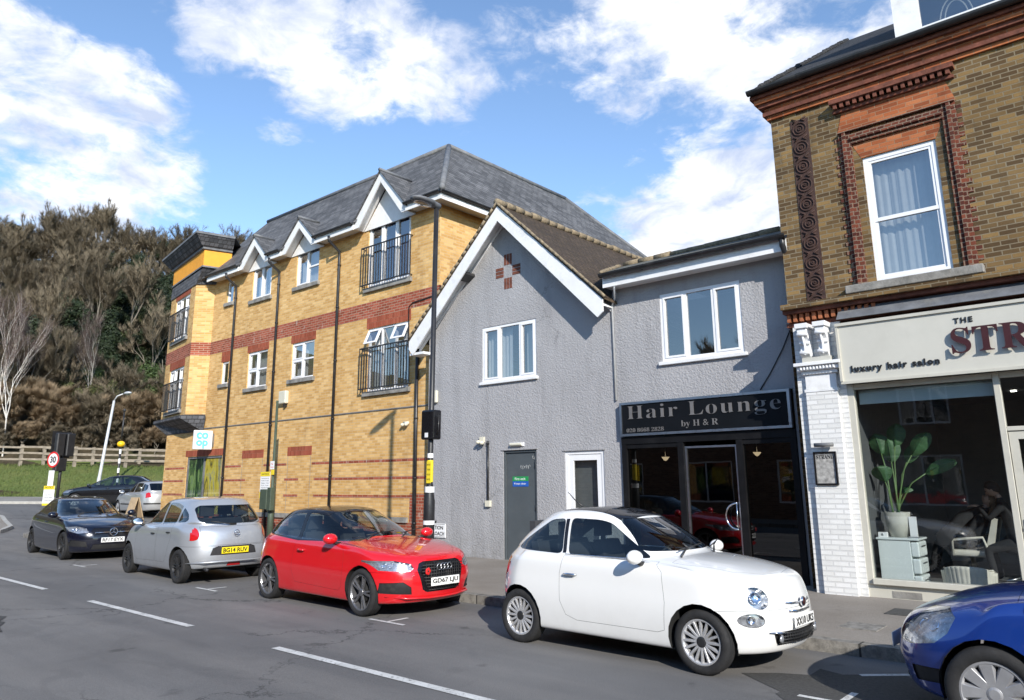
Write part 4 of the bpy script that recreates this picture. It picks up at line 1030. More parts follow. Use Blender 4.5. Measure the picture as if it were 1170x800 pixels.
def dark_car():
    S = dict(paint='p_navy', xf=2.20, xr=-2.08, w=.89, h=1.435, xa=1.35, xb=-1.35, r=.322, arch_r=.365, rim=.24, clear=.16, tw=.21,
             cowl=(.88, 1.0), header=(.10, 1.36), rroof=(-1.35, 1.36), rwin=(-1.88, 1.06), belt=(.90, 1.0), hoodf=.77, hoodm=.92,
             wbelt=.79, wr=.585, bf=.50, br=.42, nose=.02, tail=.02, gutter=.05, bulge=.065, cwf=.95, cwr=.88, dark=True,
             side_glass=[[(.72, .985), (.30, 1.21), (0, 1.32), (-.28, 1.345), (-.25, .985)], [(-.32, .99), (-.34, 1.345), (-.80, 1.33), (-1.10, 1.24), (-1.32, 1.10), (-1.2, 1.04)]],
             windscreen=[(-.70, 1.02), (.70, 1.02), (.50, 1.345), (-.50, 1.345)], rear_glass=[(-.55, 1.10), (.55, 1.10), (.45, 1.31), (-.45, 1.31)],
             mirror=(.62, 1.02), handles=[(-.12, .84), (-.98, .88)], spokes=5, spoke='y', rim_mat='alloy_dark', cap_mat='alloy_dark', wheel_in=.02, sub=2)
    S['inserts'] = [
        ('headlight', 'front', [(.50, .635), (.70, .615), (.83, .665), (.86, .76), (.70, .775), (.54, .73)], None, dict(both=True, bulbs=2, sp=.09, deep=.05)),
        ('grille', 'front', [(-.46, .66), (-.40, .53), (.40, .53), (.46, .66), (.40, .725), (-.40, .725)], 'gloss_black', dict(push=-.01)),
        ('side_intake', 'front', [(.50, .30), (.84, .33), (.80, .47), (.56, .43)], 'black_plastic', dict(both=True, push=-.012)),
        ('lower_intake', 'front', [(-.44, .24), (.44, .24), (.40, .36), (-.40, .36)], 'black_plastic', dict(push=-.012)),
        ('bonnet', 'top', [(1.98, -.34), (2.03, 0), (1.98, .34), (1.62, .64), (1.0, .72), (.90, .72), (.90, -.72), (1.0, -.72), (1.62, -.64)], 'p_navy', dict(gap=.003)),
    ]
    c = build_car(S, 'hatchback_car', 'very dark navy car with black wheels parked behind the silver one', (-21.7, 7.93, .066), R(-3.5))
    plate(c, 2.20, .455, .0, True, 'RF17 EYX', M['plate_white'])
    b = bmesh.new(); tmp = [(2.205, .085*math.cos(a*math.pi/12), .635+.085*math.sin(a*math.pi/12)) for a in range(25)]; tube(b, tmp, .009, 5, False)
    for a in range(3): t = math.pi/2+a*2*math.pi/3; tube(b, [(2.205, 0, .635), (2.205, .08*math.cos(t), .635+.08*math.sin(t))], .007, 5)
    tube(b, [(2.17, -.40, .63), (2.195, -.1, .63)], .009, 5); tube(b, [(2.17, .40, .63), (2.195, .1, .63)], .009, 5)
    fin(b, 'badge', M['chrome'], c, True)
    return c

def far_hatch():
    S = dict(paint='p_silver2', xf=2.15, xr=-2.12, w=.90, h=1.50, xa=1.30, xb=-1.31, r=.315, arch_r=.355, rim=.225, clear=.19, tw=.2,
             cowl=(1.05, 1.0), header=(.25, 1.42), rroof=(-1.60, 1.43), rwin=(-2.0, 1.05), belt=(.92, 1.0), hoodf=.80, hoodm=.93,
             wbelt=.80, wr=.60, bf=.5, br=.40, gutter=.05, bulge=.055, cwf=.95, cwr=.92,
             side_glass=[[(.80, 1.0), (.20, 1.33), (-.10, 1.40), (-.22, 1.40), (-.22, 1.0)], [(-.29, 1.0), (-.29, 1.40), (-.95, 1.39), (-1.05, 1.03)], [(-1.13, 1.03), (-1.05, 1.37), (-1.48, 1.30), (-1.62, 1.14), (-1.55, 1.08)]],
             windscreen=[(-.70, 1.03), (.70, 1.03), (.50, 1.40), (-.50, 1.40)], rear_glass=[(-.62, 1.08), (.62, 1.08), (.55, 1.38), (-.55, 1.38)], rear_mat='car_glass_dark',
             mirror=(.72, 1.03), handles=[(-.10, .86), (-.95, .9)], spokes=7, spoke='wide', rim_mat='hubcap', wheel_in=.02, sub=2)
    S['inserts'] = [
        ('headlight', 'front', [(.50, .66), (.84, .70), (.84, .86), (.6, .84)], None, dict(both=True, bulbs=1)),
        ('tail_light', 'rear', [(.60, .80), (.86, .76), (.87, .92), (.74, 1.04), (.64, .98)], 'tail_red', dict(both=True, round=.03, push=.004)),
        ('bumper_strip', 'rear', [(-.84, .50), (.84, .50), (.84, .56), (-.84, .56)], 'black_plastic', dict(push=.008)),
        ('side_strip', 'side', [(-1.0, .47), (.85, .47), (.85, .52), (-1.0, .52)], 'black_plastic', dict(push=.008)),
    ]
    c = build_car(S, 'hatchback_car', 'pale silver car with large red tail lamps near the building corner', (-35.1, 15.4, .47), math.pi-R(4))
    plate(c, -2.12, .68, 0, False, 'LV57 KRE', M['plate_yellow'])
    return c

def far_black():
    S = dict(paint='p_black', xf=2.17, xr=-2.10, w=.88, h=1.46, xa=1.32, xb=-1.30, r=.315, arch_r=.355, rim=.225, clear=.18, tw=.2,
             cowl=(1.0, .98), header=(.15, 1.38), rroof=(-1.45, 1.39), rwin=(-1.95, 1.05), belt=(.90, .99), hoodf=.76, hoodm=.90,
             wbelt=.79, wr=.59, bf=.5, br=.42, gutter=.05, bulge=.07, cwf=.95, cwr=.88,
             side_glass=[[(.76, .975), (.20, 1.26), (-.10, 1.36), (-.22, 1.37), (-.22, .98)], [(-.29, .98), (-.29, 1.37), (-.95, 1.35), (-1.30, 1.12), (-1.2, 1.03)]],
             windscreen=[(-.68, 1.01), (.68, 1.01), (.50, 1.37), (-.50, 1.37)], rear_glass=[(-.55, 1.10), (.55, 1.10), (.45, 1.34), (-.45, 1.34)],
             mirror=(.72, 1.0), handles=[(-.10, .84), (-.95, .88)], spokes=7, spoke='wide', rim_mat='hubcap', wheel_in=.02, sub=2)
    S['inserts'] = [
        ('headlight', 'front', [(.46, .62), (.82, .66), (.84, .80), (.6, .76)], None, dict(both=True, bulbs=2)),
        ('grille', 'front', [(-.40, .40), (.40, .40), (.44, .58), (-.44, .58)], 'black_plastic', dict(push=-.01)),
    ]
    c = build_car(S, 'hatchback_car', 'black car coming out of the side road below the grass bank', (-39.0, 15.3, .79), math.atan2(-.76, -.65))
    plate(c, 2.16, .42, 0, True, 'KM12 TXD', M['plate_white'])
    return c

def blue_car():
    S = dict(paint='p_blue', xf=2.02, xr=-1.95, w=.865, h=1.52, xa=1.24, xb=-1.25, r=.315, arch_r=.352, rim=.215, clear=.19, tw=.195,
             cowl=(.95, 1.0), header=(.22, 1.42), rroof=(-1.40, 1.42), rwin=(-1.80, 1.06), belt=(.92, 1.0), hoodf=.77, hoodm=.925,
             wbelt=.785, wr=.60, bf=.56, br=.42, nose=.03, gutter=.055, bulge=.06, cwf=.95, cwr=.90, wist=.98,
             side_glass=[[(.76, 1.02), (.20, 1.34), (-.05, 1.40), (-.20, 1.41), (-.20, 1.02)], [(-.27, 1.02), (-.27, 1.41), (-.90, 1.39), (-1.25, 1.15), (-1.15, 1.06)]],
             windscreen=[(-.68, 1.065), (.68, 1.065), (.50, 1.42), (-.50, 1.42)], rear_glass=[(-.55, 1.10), (.55, 1.10), (.45, 1.40), (-.45, 1.40)],
             mirror=(.66, 1.05), handles=[(-.06, .86), (-.88, .9)], spokes=9, spoke='wide', rim_mat='hubcap', cap_mat='hubcap', wheel_in=.02, sub=3)
    S['inserts'] = [
        ('headlight', 'side', [(1.44, .79), (1.50, .845), (1.66, .815), (1.90, .645), (1.96, .56), (1.80, .555), (1.60, .60), (1.50, .68)], None, dict(bulbs=2, sp=.13, br=.038, deep=.045)),
        ('lower_grille', 'front', [(-.50, .28), (.50, .28), (.50, .44), (-.50, .44)], 'black_plastic', dict(push=-.012)),
        ('fog_recess', 'front', [(.60, .30), (.80, .33), (.80, .43), (.62, .41)], 'black_plastic', dict(both=True, push=-.02)),
        ('bonnet', 'top', [(1.84, -.34), (1.90, 0), (1.84, .34), (1.50, .56), (1.10, .68), (1.04, .70), (1.04, -.70), (1.10, -.68), (1.50, -.56)], 'p_blue', dict(gap=.0035)),
        ('door', 'side', [(.82, .38), (.86, .62), (.82, .90), (.74, 1.0), (-.21, 1.0), (-.22, .45), (-.2, .34), (.74, .32)], 'p_blue', dict(gap=.0035)),
    ]
    c = build_car(S, 'hatchback_car', 'royal blue car with large swept headlamp, only its front in frame', (.06, 7.28, 0), math.pi)
    plate(c, 2.02, .50, .0, True, 'LR08 VXA', M['plate_white'])
    return c

# ---------------------------------------------------------------- buildings
def wall_holes(bm, F, u0, u1, v0, v1, holes, depth=.11, d=0.0, mi=0, us=(), vs=()):
    """sheet wall with openings (u0,u1,v0,v1) and their reveals"""
    U = sorted(set([u0, u1]+[h[0] for h in holes]+[h[1] for h in holes]+list(us))); V = sorted(set([v0, v1]+[h[2] for h in holes]+[h[3] for h in holes]+list(vs)))
    U = [u for u in U if u0 <= u <= u1]; V = [v for v in V if v0 <= v <= v1]
    c = {}
    def P(u, v):
        if (u, v) not in c: c[(u, v)] = bm.verts.new(F.p(u, v, d))
        return c[(u, v)]
    for a, b in zip(U, U[1:]):
        for e, f in zip(V, V[1:]):
            mu, mv = (a+b)/2, (e+f)/2
            if any(h[0] < mu < h[1] and h[2] < mv < h[3] for h in holes): continue
            bm.faces.new([P(a, e), P(b, e), P(b, f), P(a, f)]).material_index = mi
    for (a, b, e, f) in holes:
        for (p, q) in (((a, e), (b, e)), ((b, e), (b, f)), ((b, f), (a, f)), ((a, f), (a, e))):
            bm.faces.new([bm.verts.new(F.p(*p, d)), bm.verts.new(F.p(*p, d-depth)), bm.verts.new(F.p(*q, d-depth)), bm.verts.new(F.p(*q, d))]).material_index = mi
def window(parent, F, u0, u1, v0, v1, lights=2, split=(), rec=.07, fw=.055, mat='upvc', pane='pane', sill=None, curtain=None, name='window', transom=None, sash=(), lab=None, tb=None, room=None, opened=()):
    """lights: how many side by side; transom: height of a cross bar; sash: lights with a thicker inner sash; opened: lights whose top sash hangs open"""
    b = bmesh.new(); d1, d0 = -rec+.035, -rec-.035; g = .0015
    fbox(b, F, u0+g, u0+fw, v0+g, v1-g, d0, d1); fbox(b, F, u1-fw, u1-g, v0+g, v1-g, d0, d1); fbox(b, F, u0+fw, u1-fw, v1-fw, v1-g, d0, d1); fbox(b, F, u0+fw, u1-fw, v0+g, v0+fw, d0, d1)
    cuts = list(split) if split else [u0+(u1-u0)*k/lights for k in range(1, lights)]
    for c in cuts: fbox(b, F, c-fw*.45, c+fw*.45, v0+fw, v1-fw, d0, d1)
    E = [u0]+cuts+[u1]; gl = bmesh.new()
    for k in range(len(E)-1):
        a = E[k]+(fw if k == 0 else fw*.45); c = E[k+1]-(fw if k == len(E)-2 else fw*.45)
        rows = [(v0+fw, v1-fw)]
        if transom and (tb is None or k in tb):
            fbox(b, F, a, c, transom-fw*.45, transom+fw*.45, d0, d1); rows = [(v0+fw, transom-fw*.45), (transom+fw*.45, v1-fw)]
        for ri, (e, f) in enumerate(rows):
            hang = (k in opened and ri == len(rows)-1)
            if k in sash or (k, ri) in sash:
                s = .038; dd0, dd1 = -rec-.02, -rec+.047
                if not hang:
                    for (A, B, C_, D_) in ((a, a+s, e, f), (c-s, c, e, f), (a+s, c-s, f-s, f), (a+s, c-s, e, e+s)): fbox(b, F, A, B, C_, D_, dd0, dd1)
                else:
                    # a top-hung light standing open: tilted outwards at its foot
                    h = f-e; th = R(24)
                    def Q(u, t, off): return F.p(u, f-t*math.cos(th)-off*math.sin(th)*-1*0, -rec+.04+t*math.sin(th)+off)
                    def bar(A, B, t0, t1):
                        P = [Q(A, t1, 0), Q(B, t1, 0), Q(B, t1, .04), Q(A, t1, .04), Q(A, t0, 0), Q(B, t0, 0), Q(B, t0, .04), Q(A, t0, .04)]
                        P = [Q(A, t1, .04), Q(B, t1, .04), Q(B, t1, 0), Q(A, t1, 0), Q(A, t0, .04), Q(B, t0, .04), Q(B, t0, 0), Q(A, t0, 0)]; hexa(b, P)
                    s2 = .05; bar(a-.02, a+s2, 0, h); bar(c-s2, c+.02, 0, h); bar(a+s2, c-s2, 0, s2); bar(a+s2, c-s2, h-s2, h)
                    quad(gl, [Q(a+s2, h-s2, .02), Q(c-s2, h-s2, .02), Q(c-s2, s2, .02), Q(a+s2, s2, .02)])
                a2, c2, e2, f2 = a+s, c-s, e+s, f-s
            else: a2, c2, e2, f2 = a, c, e, f
            if not hang: quad(gl, [F.p(a2, e2, -rec), F.p(c2, e2, -rec), F.p(c2, f2, -rec), F.p(a2, f2, -rec)])
    w = fin(b, name, M[mat], parent, world=True)
    fin(gl, 'pane', M[pane], w, world=True)
    if sill:
        ov, th, out, sm = sill; b = bmesh.new(); fbox(b, F, u0-ov, u1+ov, v0-th, v0-.002, -rec+.03, out); s_ = fin(b, 'sill', M[sm], w, world=True); s_.modifiers.new('b', 'BEVEL').width = .008
    if curtain:
        b = bmesh.new(); cm, spans = curtain
        for (a, c) in spans:
            n = max(6, int((c-a)/.035)); pr = None
            for i in range(n+1):
                u = a+(c-a)*i/n; dd = -rec-.16+.022*math.sin(i*1.9+u*3)+.01*math.sin(i*.7)
                v = (b.verts.new(F.p(u, v0+.02, dd)), b.verts.new(F.p(u, v1-.02, dd)))
                if pr: b.faces.new([pr[0], v[0], v[1], pr[1]])
                pr = v
        fin(b, 'curtain', M[cm], w, True, world=True)
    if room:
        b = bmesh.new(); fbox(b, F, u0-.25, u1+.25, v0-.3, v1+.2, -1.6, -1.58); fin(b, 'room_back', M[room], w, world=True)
    return w
def pipe(parent, pts, r=.035, mat='black_pipe', name='downpipe', brackets=(), F=None, group=None):
    b = bmesh.new(); tube(b, pts, r, 10)
    o = fin(b, name, M[mat], parent, world=True)
    if brackets:
        for (p, rr) in brackets: b = bmesh.new(); p = Vector(p); lathe(b, [(rr, -.02), (rr, .02)], p, 'Z', 10); box(b, p.x-.012, p.x+.012, p.y, p.y+r+.03, p.z-.015, p.z+.015); fin(b, 'pipe_bracket', M[mat], o, world=True)
    return o
def gutter(parent, p0, p1, r=.055, mat='black_pipe', out=(0, -1, 0)):
    """half-round gutter between two points"""
    p0, p1, out = Vector(p0), Vector(p1), Vector(out); b = bmesh.new(); n = 8; A = []; B = []
    for rr in (r, r-.008):
        ra, rb = [], []
        for k in range(n+1):
            a = math.pi*k/n; off = out*(-math.cos(a)*rr)+Vector((0, 0, -math.sin(a)*rr)); ra.append(b.verts.new(p0+off)); rb.append(b.verts.new(p1+off))
        A.append(ra); B.append(rb)
    for k in range(n):
        b.faces.new([A[0][k], A[0][k+1], B[0][k+1], B[0][k]]); b.faces.new([A[1][k+1], A[1][k], B[1][k], B[1][k+1]])
        b.faces.new([A[0][k], A[1][k], A[1][k+1], A[0][k+1]]); b.faces.new([B[0][k+1], B[1][k+1], B[1][k], B[0][k]])
    for k in (0, n): b.faces.new([A[0][k], B[0][k], B[1][k], A[1][k]])
    # joints
    L_ = (p1-p0).length
    for i in range(1, int(L_/1.0)+1):
        c = p0+(p1-p0)*(i/(int(L_/1.0)+1)); t = (p1-p0).normalized()*.03; ra = []; rb = []
        for k in range(n+1):
            a = math.pi*k/n; off = out*(-math.cos(a)*(r+.007))+Vector((0, 0, -math.sin(a)*(r+.007))); ra.append(b.verts.new(c-t+off)); rb.append(b.verts.new(c+t+off))
        for k in range(n): b.faces.new([ra[k], ra[k+1], rb[k+1], rb[k]])
    bmesh.ops.recalc_face_normals(b, faces=b.faces)
    return fin(b, 'gutter', M[mat], parent, world=True)
def balcony(parent, F, u0, u1, v0, v1, d=.16, n=None):
    """Juliet railing: bars between a top and a bottom rail"""
    b = bmesh.new(); n = n or max(6, int((u1-u0)/.11)); r = .009
    for v in (v0, v1): fbox(b, F, u0, u1, v-.015, v+.015, d-.02, d+.02); 
    for u in (u0, u1):
        for v in (v0, v1): fbox(b, F, u-.012, u+.012, v-.012, v+.012, 0, d-.02)
    for k in range(n+1):
        u = u0+(u1-u0)*k/n; fbox(b, F, u-r, u+r, v0+.015, v1-.015, d-r, d+r)
    for u in (u0, u1):
        for k in range(1, 2): fbox(b, F, u-r, u+r, v0+.012, v1-.012, d*.45-r, d*.45+r)
    return fin(b, 'railing', M['black_metal'], parent, world=True)
def roof_sheet(b, pts, th=.05, mi=0):
    """polygon with thickness downwards"""
    prism(b, pts, (0, 0, -th), mi)

# ================= the yellow brick block
def yellow_building():
    T = thing('apartment_building', 'yellow brick block of flats with red brick bands, white gabled windows and slate roof', 'building', (-21, 18, 0))
    YF = 13.0; XR = -13.76; XL = -28.6; YB = 24.2; ZT = 9.08
    F = Frame((0, YF, 0), (1, 0, 0), (0, -1, 0)); FR = Frame((XR, 0, 0), (0, 1, 0), (1, 0, 0))
    TJ = -25.75   # where the bay joins
    hU = [(-16.77, -14.92, 7.24, 9.13), (-20.45, -19.22, 7.93, 9.12), (-23.11, -21.92, 7.93, 9.10), (-24.81, -24.39, 8.12, 8.90)]
    hL = [(-16.66, -14.90, 4.25, 6.04), (-20.46, -19.25, 4.95, 6.10), (-23.08, -21.87, 4.90, 6.11), (-24.81, -24.36, 5.20, 5.98)]
    hS = [(-26.83, -24.33, .42, 2.75)]
    b = bmesh.new()
    wall_holes(b, F, TJ, XR, 4.1, 9.6, [(a, c, e, min(f, 9.6)) for (a, c, e, f) in hU+hL], .10)
    wall_holes(b, F, XL, XR, -.3, 4.1, hS, .10)
    quad(b, [(XR, YF, -.3), (XR, YB, -.3), (XR, YB, 9.3), (XR, YF, 9.3)])
    quad(b, [(XL, YB, -.3), (XL, YF, -.3), (XL, YF, 4.1), (XL, YB, 4.1)]); quad(b, [(XR, YB, -.3), (XL-1, YB, -.3), (XL-1, YB, 9.3), (XR, YB, 9.3)])
    fin(b, 'wall', M['yellow_brick'], T, world=True)
    # red bands, 3 mm proud
    b = bmesh.new(); fbox(b, F, TJ, XR+.003, 6.36, 6.82, -.05, .003); fbox(b, FR, YF+.002, YB, 6.36, 6.82, -.05, .003); fin(b, 'brick_band', M['red_brick'], T, world=True)
    b = bmesh.new()
    segs = [(-18.95, XR+.003), (-20.5, -19.75), (-24.1, -22.75), (-28.5, -27.0)]
    b.free()
    for z in (2.33, 1.88, 1.40):
        for (a, c) in ([(-24.1, -23.08), (-21.70, -20.43), (-19.08, XR+.003), (-28.5, -27.0)] if z > 2 else segs): b = bmesh.new(); fbox(b, F, a, c, z, z+.075, -.05, .0035); fin(b, 'brick_course', M['red_brick'], T, world=True)
        b = bmesh.new(); fbox(b, FR, YF+.004, YB, z, z+.075, -.05, .0035); fin(b, 'brick_course', M['red_brick'], T, world=True)
    for (a, c, e, f) in [(h[0]-.06, h[1]+.06, h[3]+.002, 6.36) for h in hL]+[(-23.04, -21.74, 2.60, 2.86), (-20.39, -19.12, 2.61, 2.88), (-26.95, -24.2, 2.76, 2.98)]:
        if f > 6 and f-e < .02: continue
        b = bmesh.new(); fbox(b, F, a, c, e, f-.001, -.05, .005); fin(b, 'lintel', M['red_lintel'], T, world=True)
    # bricked-up openings, set back a finger's width, and the plinth
    b = bmesh.new(); fbox(b, F, XL, XR, -.3, .80, -.05, .012); fbox(b, F, -14.75, XR+.004, .80, 1.52, -.05, .008); fin(b, 'plinth', M['red_brick'], T, world=True)
    b = bmesh.new(); fbox(b, F, -24.0, -22.45, .80, .93, .0, .07); fbox(b, F, -22.2, -14.8, .80, .93, .0, .07); fin(b, 'plinth_ledge', M['concrete'], T, world=True)
    for u in (-23.0, -21.78, -20.35, -19.16):
        b = bmesh.new(); fbox(b, F, u-.008, u+.008, .95, 2.60, -.03, .003); fin(b, 'wall_joint', M['concrete'], T, world=True)
    # lead flashing line that runs under the first floor
    b = bmesh.new(); fbox(b, F, TJ, XR, 3.70, 3.73, 0, .02); fin(b, 'flashing', M['lead'], T, world=True)
    SL = (.10, .13, .08, 'concrete')
    window(T, F, *hU[0], lights=3, transom=None, curtain=('blue_curtain', [(-16.35, -15.05)]), sash=(0, 1, 2), sill=SL)
    window(T, F, *hU[1], lights=2, curtain=('curtain', [(-20.4, -19.28)]), transom=8.5, tb=(1,), sash=(0,), sill=SL)
    window(T, F, *hU[2], lights=2, curtain=('curtain', [(-23.05, -22.55), (-22.45, -21.95)]), sash=(0, 1), sill=SL)
    window(T, F, *hU[3], lights=1, sill=SL)
    window(T, F, *hL[0], lights=3, transom=5.52, curtain=('curtain', [(-16.6, -16.1), (-15.4, -14.95)]), sash=((0, 1), (2, 1)), opened=(0, 2), sill=SL, tb=(0, 2))
    window(T, F, *hL[1], lights=2, transom=5.55, curtain=('curtain', [(-20.4, -19.9), (-19.6, -19.3)]), sash=(0,), sill=SL)
    window(T, F, *hL[2], lights=2, transom=5.50, curtain=('curtain', [(-23.0, -21.95)]), sash=(0,), sill=SL)
    window(T, F, *hL[3], lights=1, sill=SL)
    balcony(T, F, -16.88, -14.84, 7.30, 8.42); balcony(T, F, -16.80, -14.80, 4.32, 5.46)
    # shop window with a printed picture of plants
    b = bmesh.new(); h = hS[0]; g = .07
    fbox(b, F, h[0], h[0]+g, h[2], h[3], -.09, -.03); fbox(b, F, h[1]-g, h[1], h[2], h[3], -.09, -.03); fbox(b, F, h[0]+g, h[1]-g, h[3]-g, h[3], -.09, -.03); fbox(b, F, h[0]+g, h[1]-g, h[2], h[2]+g, -.09, -.03)
    fbox(b, F, -25.66, -25.58, h[2]+g, h[3]-g, -.09, -.03); w = fin(b, 'shop_window', M['lead'], T, world=True)
    b = bmesh.new(); fbox(b, F, h[0]+g, -25.66, h[2]+g, h[3]-g, -.08, -.07); fin(b, 'window_print', M['print_green'], w, world=True)
    b = bmesh.new(); fbox(b, F, -25.58, h[1]-g, h[2]+g, h[3]-g, -.08, -.07); fin(b, 'window_print', M['print_yellow'], w, world=True)
    b = bmesh.new(); quad(b, [F.p(h[0]+g, h[2]+g, -.055), F.p(h[1]-g, h[2]+g, -.055), F.p(h[1]-g, h[3]-g, -.055), F.p(h[0]+g, h[3]-g, -.055)]); fin(b, 'pane', M['pane_shop'], w, world=True)
    # eaves: soffit, fascia, gutter, broken by the three gables
    G = [(-15.84, 1.14, 10.46), (-19.85, .92, 10.02), (-22.50, .90, 10.02)]     # centre, half width, apex
    E0, YE = 9.08, 12.58; xs = [-25.6]
    for c, hw, za in sorted(G): xs += [c-hw, c+hw]
    xs += [-13.30]
    for a, c in zip(xs[::2], xs[1::2]):
        b = bmesh.new(); box(b, a, c, YE, YE+.025, E0-.10, E0+.10); fin(b, 'fascia', M['white_paint'], T, world=True)
        b = bmesh.new(); box(b, a, c if c > -13.4 else c, YE+.025, YF, E0-.02, E0-.005); fin(b, 'soffit', M['soffit'], T, world=True)
        gutter(T, (a, YE-.06, E0+.11), (c, YE-.06, E0+.11))
    b = bmesh.new(); box(b, -13.325, -13.30, YE+.0255, YB, E0-.10, E0+.10); fin(b, 'fascia', M['white_paint'], T, world=True)
    b = bmesh.new(); box(b, XR, -13.325, YF+.002, YB, E0-.02, E0-.005); fin(b, 'soffit', M['soffit'], T, world=True)
    gutter(T, (-13.24, YE-.06, E0+.11), (-13.24, YB, E0+.11), out=(1, 0, 0))
    # main roof: steep slopes up to a level top
    e = .06; X0, X1, Y0, Y1 = -26.6, -13.22, YE-.04, YB+.4; tx0, tx1, ty0, ty1, tz = -26.6, -16.0, 15.46, 21.6, 12.27; z0 = 9.20
    sl0 = (tz-z0)/(ty0-Y0); FRONT = [(X0, Y0, z0)]
    for c, hw, za in sorted(G): FRONT += [(c-hw+.06, Y0, z0), (c, Y0+(za-.02-z0)/sl0, za-.02), (c+hw-.06, Y0, z0)]
    FRONT += [(X1, Y0, z0), (tx1, ty0, tz), (tx0, ty0, tz)]
    b = bmesh.new()
    for P in (FRONT, [(X1, Y0, z0), (X1, Y1, z0), (tx1, ty1, tz), (tx1, ty0, tz)],
              [(X1, Y1, z0), (X0, Y1, z0), (tx0, ty1, tz), (tx1, ty1, tz)], [(tx0, ty0, tz), (tx1, ty0, tz), (tx1, ty1, tz), (tx0, ty1, tz)], [(X0, Y1, z0), (X0, Y0, z0), (tx0, ty0, tz), (tx0, ty1, tz)]): roof_sheet(b, P, .05)
    fin(b, 'roof', M['slate'], T, world=True)
    b = bmesh.new()
    for p, q in (((X1, Y0, z0), (tx1, ty0, tz)), ((tx1, ty0, tz), (tx0, ty0, tz)), ((tx1, ty0, tz), (tx1, ty1, tz)), ((tx1, ty1, tz), (X1, Y1, z0))):
        tube(b, [Vector(p)+Vector((0, 0, .02)), Vector(q)+Vector((0, 0, .02))], .085, 8)
    fin(b, 'ridge_tiles', M['lead'], T, True, world=True)
    # gabled dormers over the windows
    for c, hw, za in G:
        zb = E0-.08; yf = 12.62; tt = .20
        b = bmesh.new()
        for s in (-1, 1):    # bargeboards
            P = [(c+s*(hw+.03), yf, zb), (c+s*(hw+.03), yf, zb+.16), (c, yf, za), (c, yf, za-.24*1.25), (c+s*(hw-.20), yf, zb)]
            prism(b, P, (0, .035, 0))
        d = fin(b, 'bargeboard', M['white_paint'], T, world=True)
        b = bmesh.new(); P = [(c-hw+.02, YF-.03, zb+.0), (c+hw-.02, YF-.03, zb+.0), (c, YF-.03, za-.22)]; prism(b, P, (0, .02, 0)); fin(b, 'gable_panel', M['white_paint'], d, world=True)
        b = bmesh.new()
        for s in (-1, 1): prism(b, [(c+s*(hw-.0), yf+.035, zb), (c+s*(hw-.0), YF-.03, zb), (c, YF-.03, za-.10), (c, yf+.035, za-.10)], (0, 0, .02))
        fin(b, 'gable_soffit', M['white_paint'], d, world=True)
        b = bmesh.new(); slope = (tz-z0)/(ty0-Y0)
        for s in (-1, 1):
            zl = zb+.12; yb_a = Y0+(za+.04-z0)/slope; yb_b = Y0+max(.0, (zl-z0)/slope)+.02
            roof_sheet(b, [(c, yf-.05, za+.05), (c+s*(hw+.10), yf-.05, zl), (c+s*(hw+.10), yb_b, zl), (c, yb_a+.05, za+.05)], .04)
        fin(b, 'gable_roof', M['slate'], d, world=True)
        b = bmesh.new(); tube(b, [(c, yf-.06, za+.06), (c, yb_a, za+.06)], .05, 8); fin(b, 'gable_ridge', M['lead'], d, True, world=True)
    # drain pipes
    for x in (-24.1, -21.36, -18.08):
        pipe(T, [(x, YE-.06, 9.02), (x, YE-.04, 8.88), (x, YF-.07, 8.62), (x, YF-.06, 8.4), (x, YF-.06, .1)], .042, brackets=[((x, YF-.06, z), .055) for z in (8.2, 6.9, 5.3, 3.6, 2.0, .9)])
    pipe(T, [(-14.5, YF-.06, 5.7), (-14.5, YF-.06, .1)], .045, brackets=[((-14.5, YF-.06, z), .058) for z in (5.2, 3.4, 1.9, .8)])
    b = bmesh.new(); tube(b, [(-14.9, YF-.03, 5.3), (-14.9, YF-.03, 6.42), (-14.75, YF-.03, 6.5), (-13.9, YF-.03, 6.56)], .014, 6); fin(b, 'cable', M['black_pipe'], T, True, world=True)
    b = bmesh.new(); tube(b, [(-24.1, YF-.14, 9.03), (-24.1, YF-.3, 9.05)], .05, 8); fin(b, 'pipe_elbow', M['white_paint'], T, True, world=True)
    # boiler flue on the return wall
    b = bmesh.new(); tube(b, [(XR, 14.2, 7.25), (XR+.22, 14.2, 7.25)], .06, 10); tube(b, [(XR+.2, 14.2, 7.2), (XR+.2, 14.2, 7.6)], .05, 10); box(b, XR, XR+.06, 14.35, 14.5, 7.2, 7.35); fin(b, 'flue', M['lead'], T, True, world=True)
    b = bmesh.new(); fbox(b, F, -15.02, -14.82, 3.26, 3.34, 0, .05); ellipsoid(b, (-14.99, YF-.09, 3.26), (.045, .06, .045), 10, 8); ellipsoid(b, (-14.85, YF-.09, 3.26), (.045, .06, .045), 10, 8); fin(b, 'security_light', M['off_white_box'], T, True, world=True)
    # ---- corner bay: faces of a bent front, carried out over the ground floor
    A, B, C_, D_ = Vector((TJ, 13.0, 0)), Vector((-26.22, 12.50, 0)), Vector((-29.35, 13.05, 0)), Vector((-29.0, 16.2, 0))
    def FF(p, q):
        u = (q-p).normalized(); n = Vector((u.y, -u.x, 0)); return Frame(p, u, n), (q-p).length
    FB, LB = FF(C_, B); FA, LA = FF(B, A); FD, LD = FF(D_, C_)
    w0, w1 = LB*.22, LB*.80
    b = bmesh.new()
    wall_holes(b, FB, 0, LB, 4.15, 9.1, [(w0, w1, 7.15, 8.80), (w0, w1, 4.45, 6.05)], .10); wall_holes(b, FA, 0, LA, 4.15, 9.1, []); wall_holes(b, FD, 0, LD, 4.15, 9.1, [])
    fin(b, 'bay_wall', M['yellow_brick'], T, world=True)
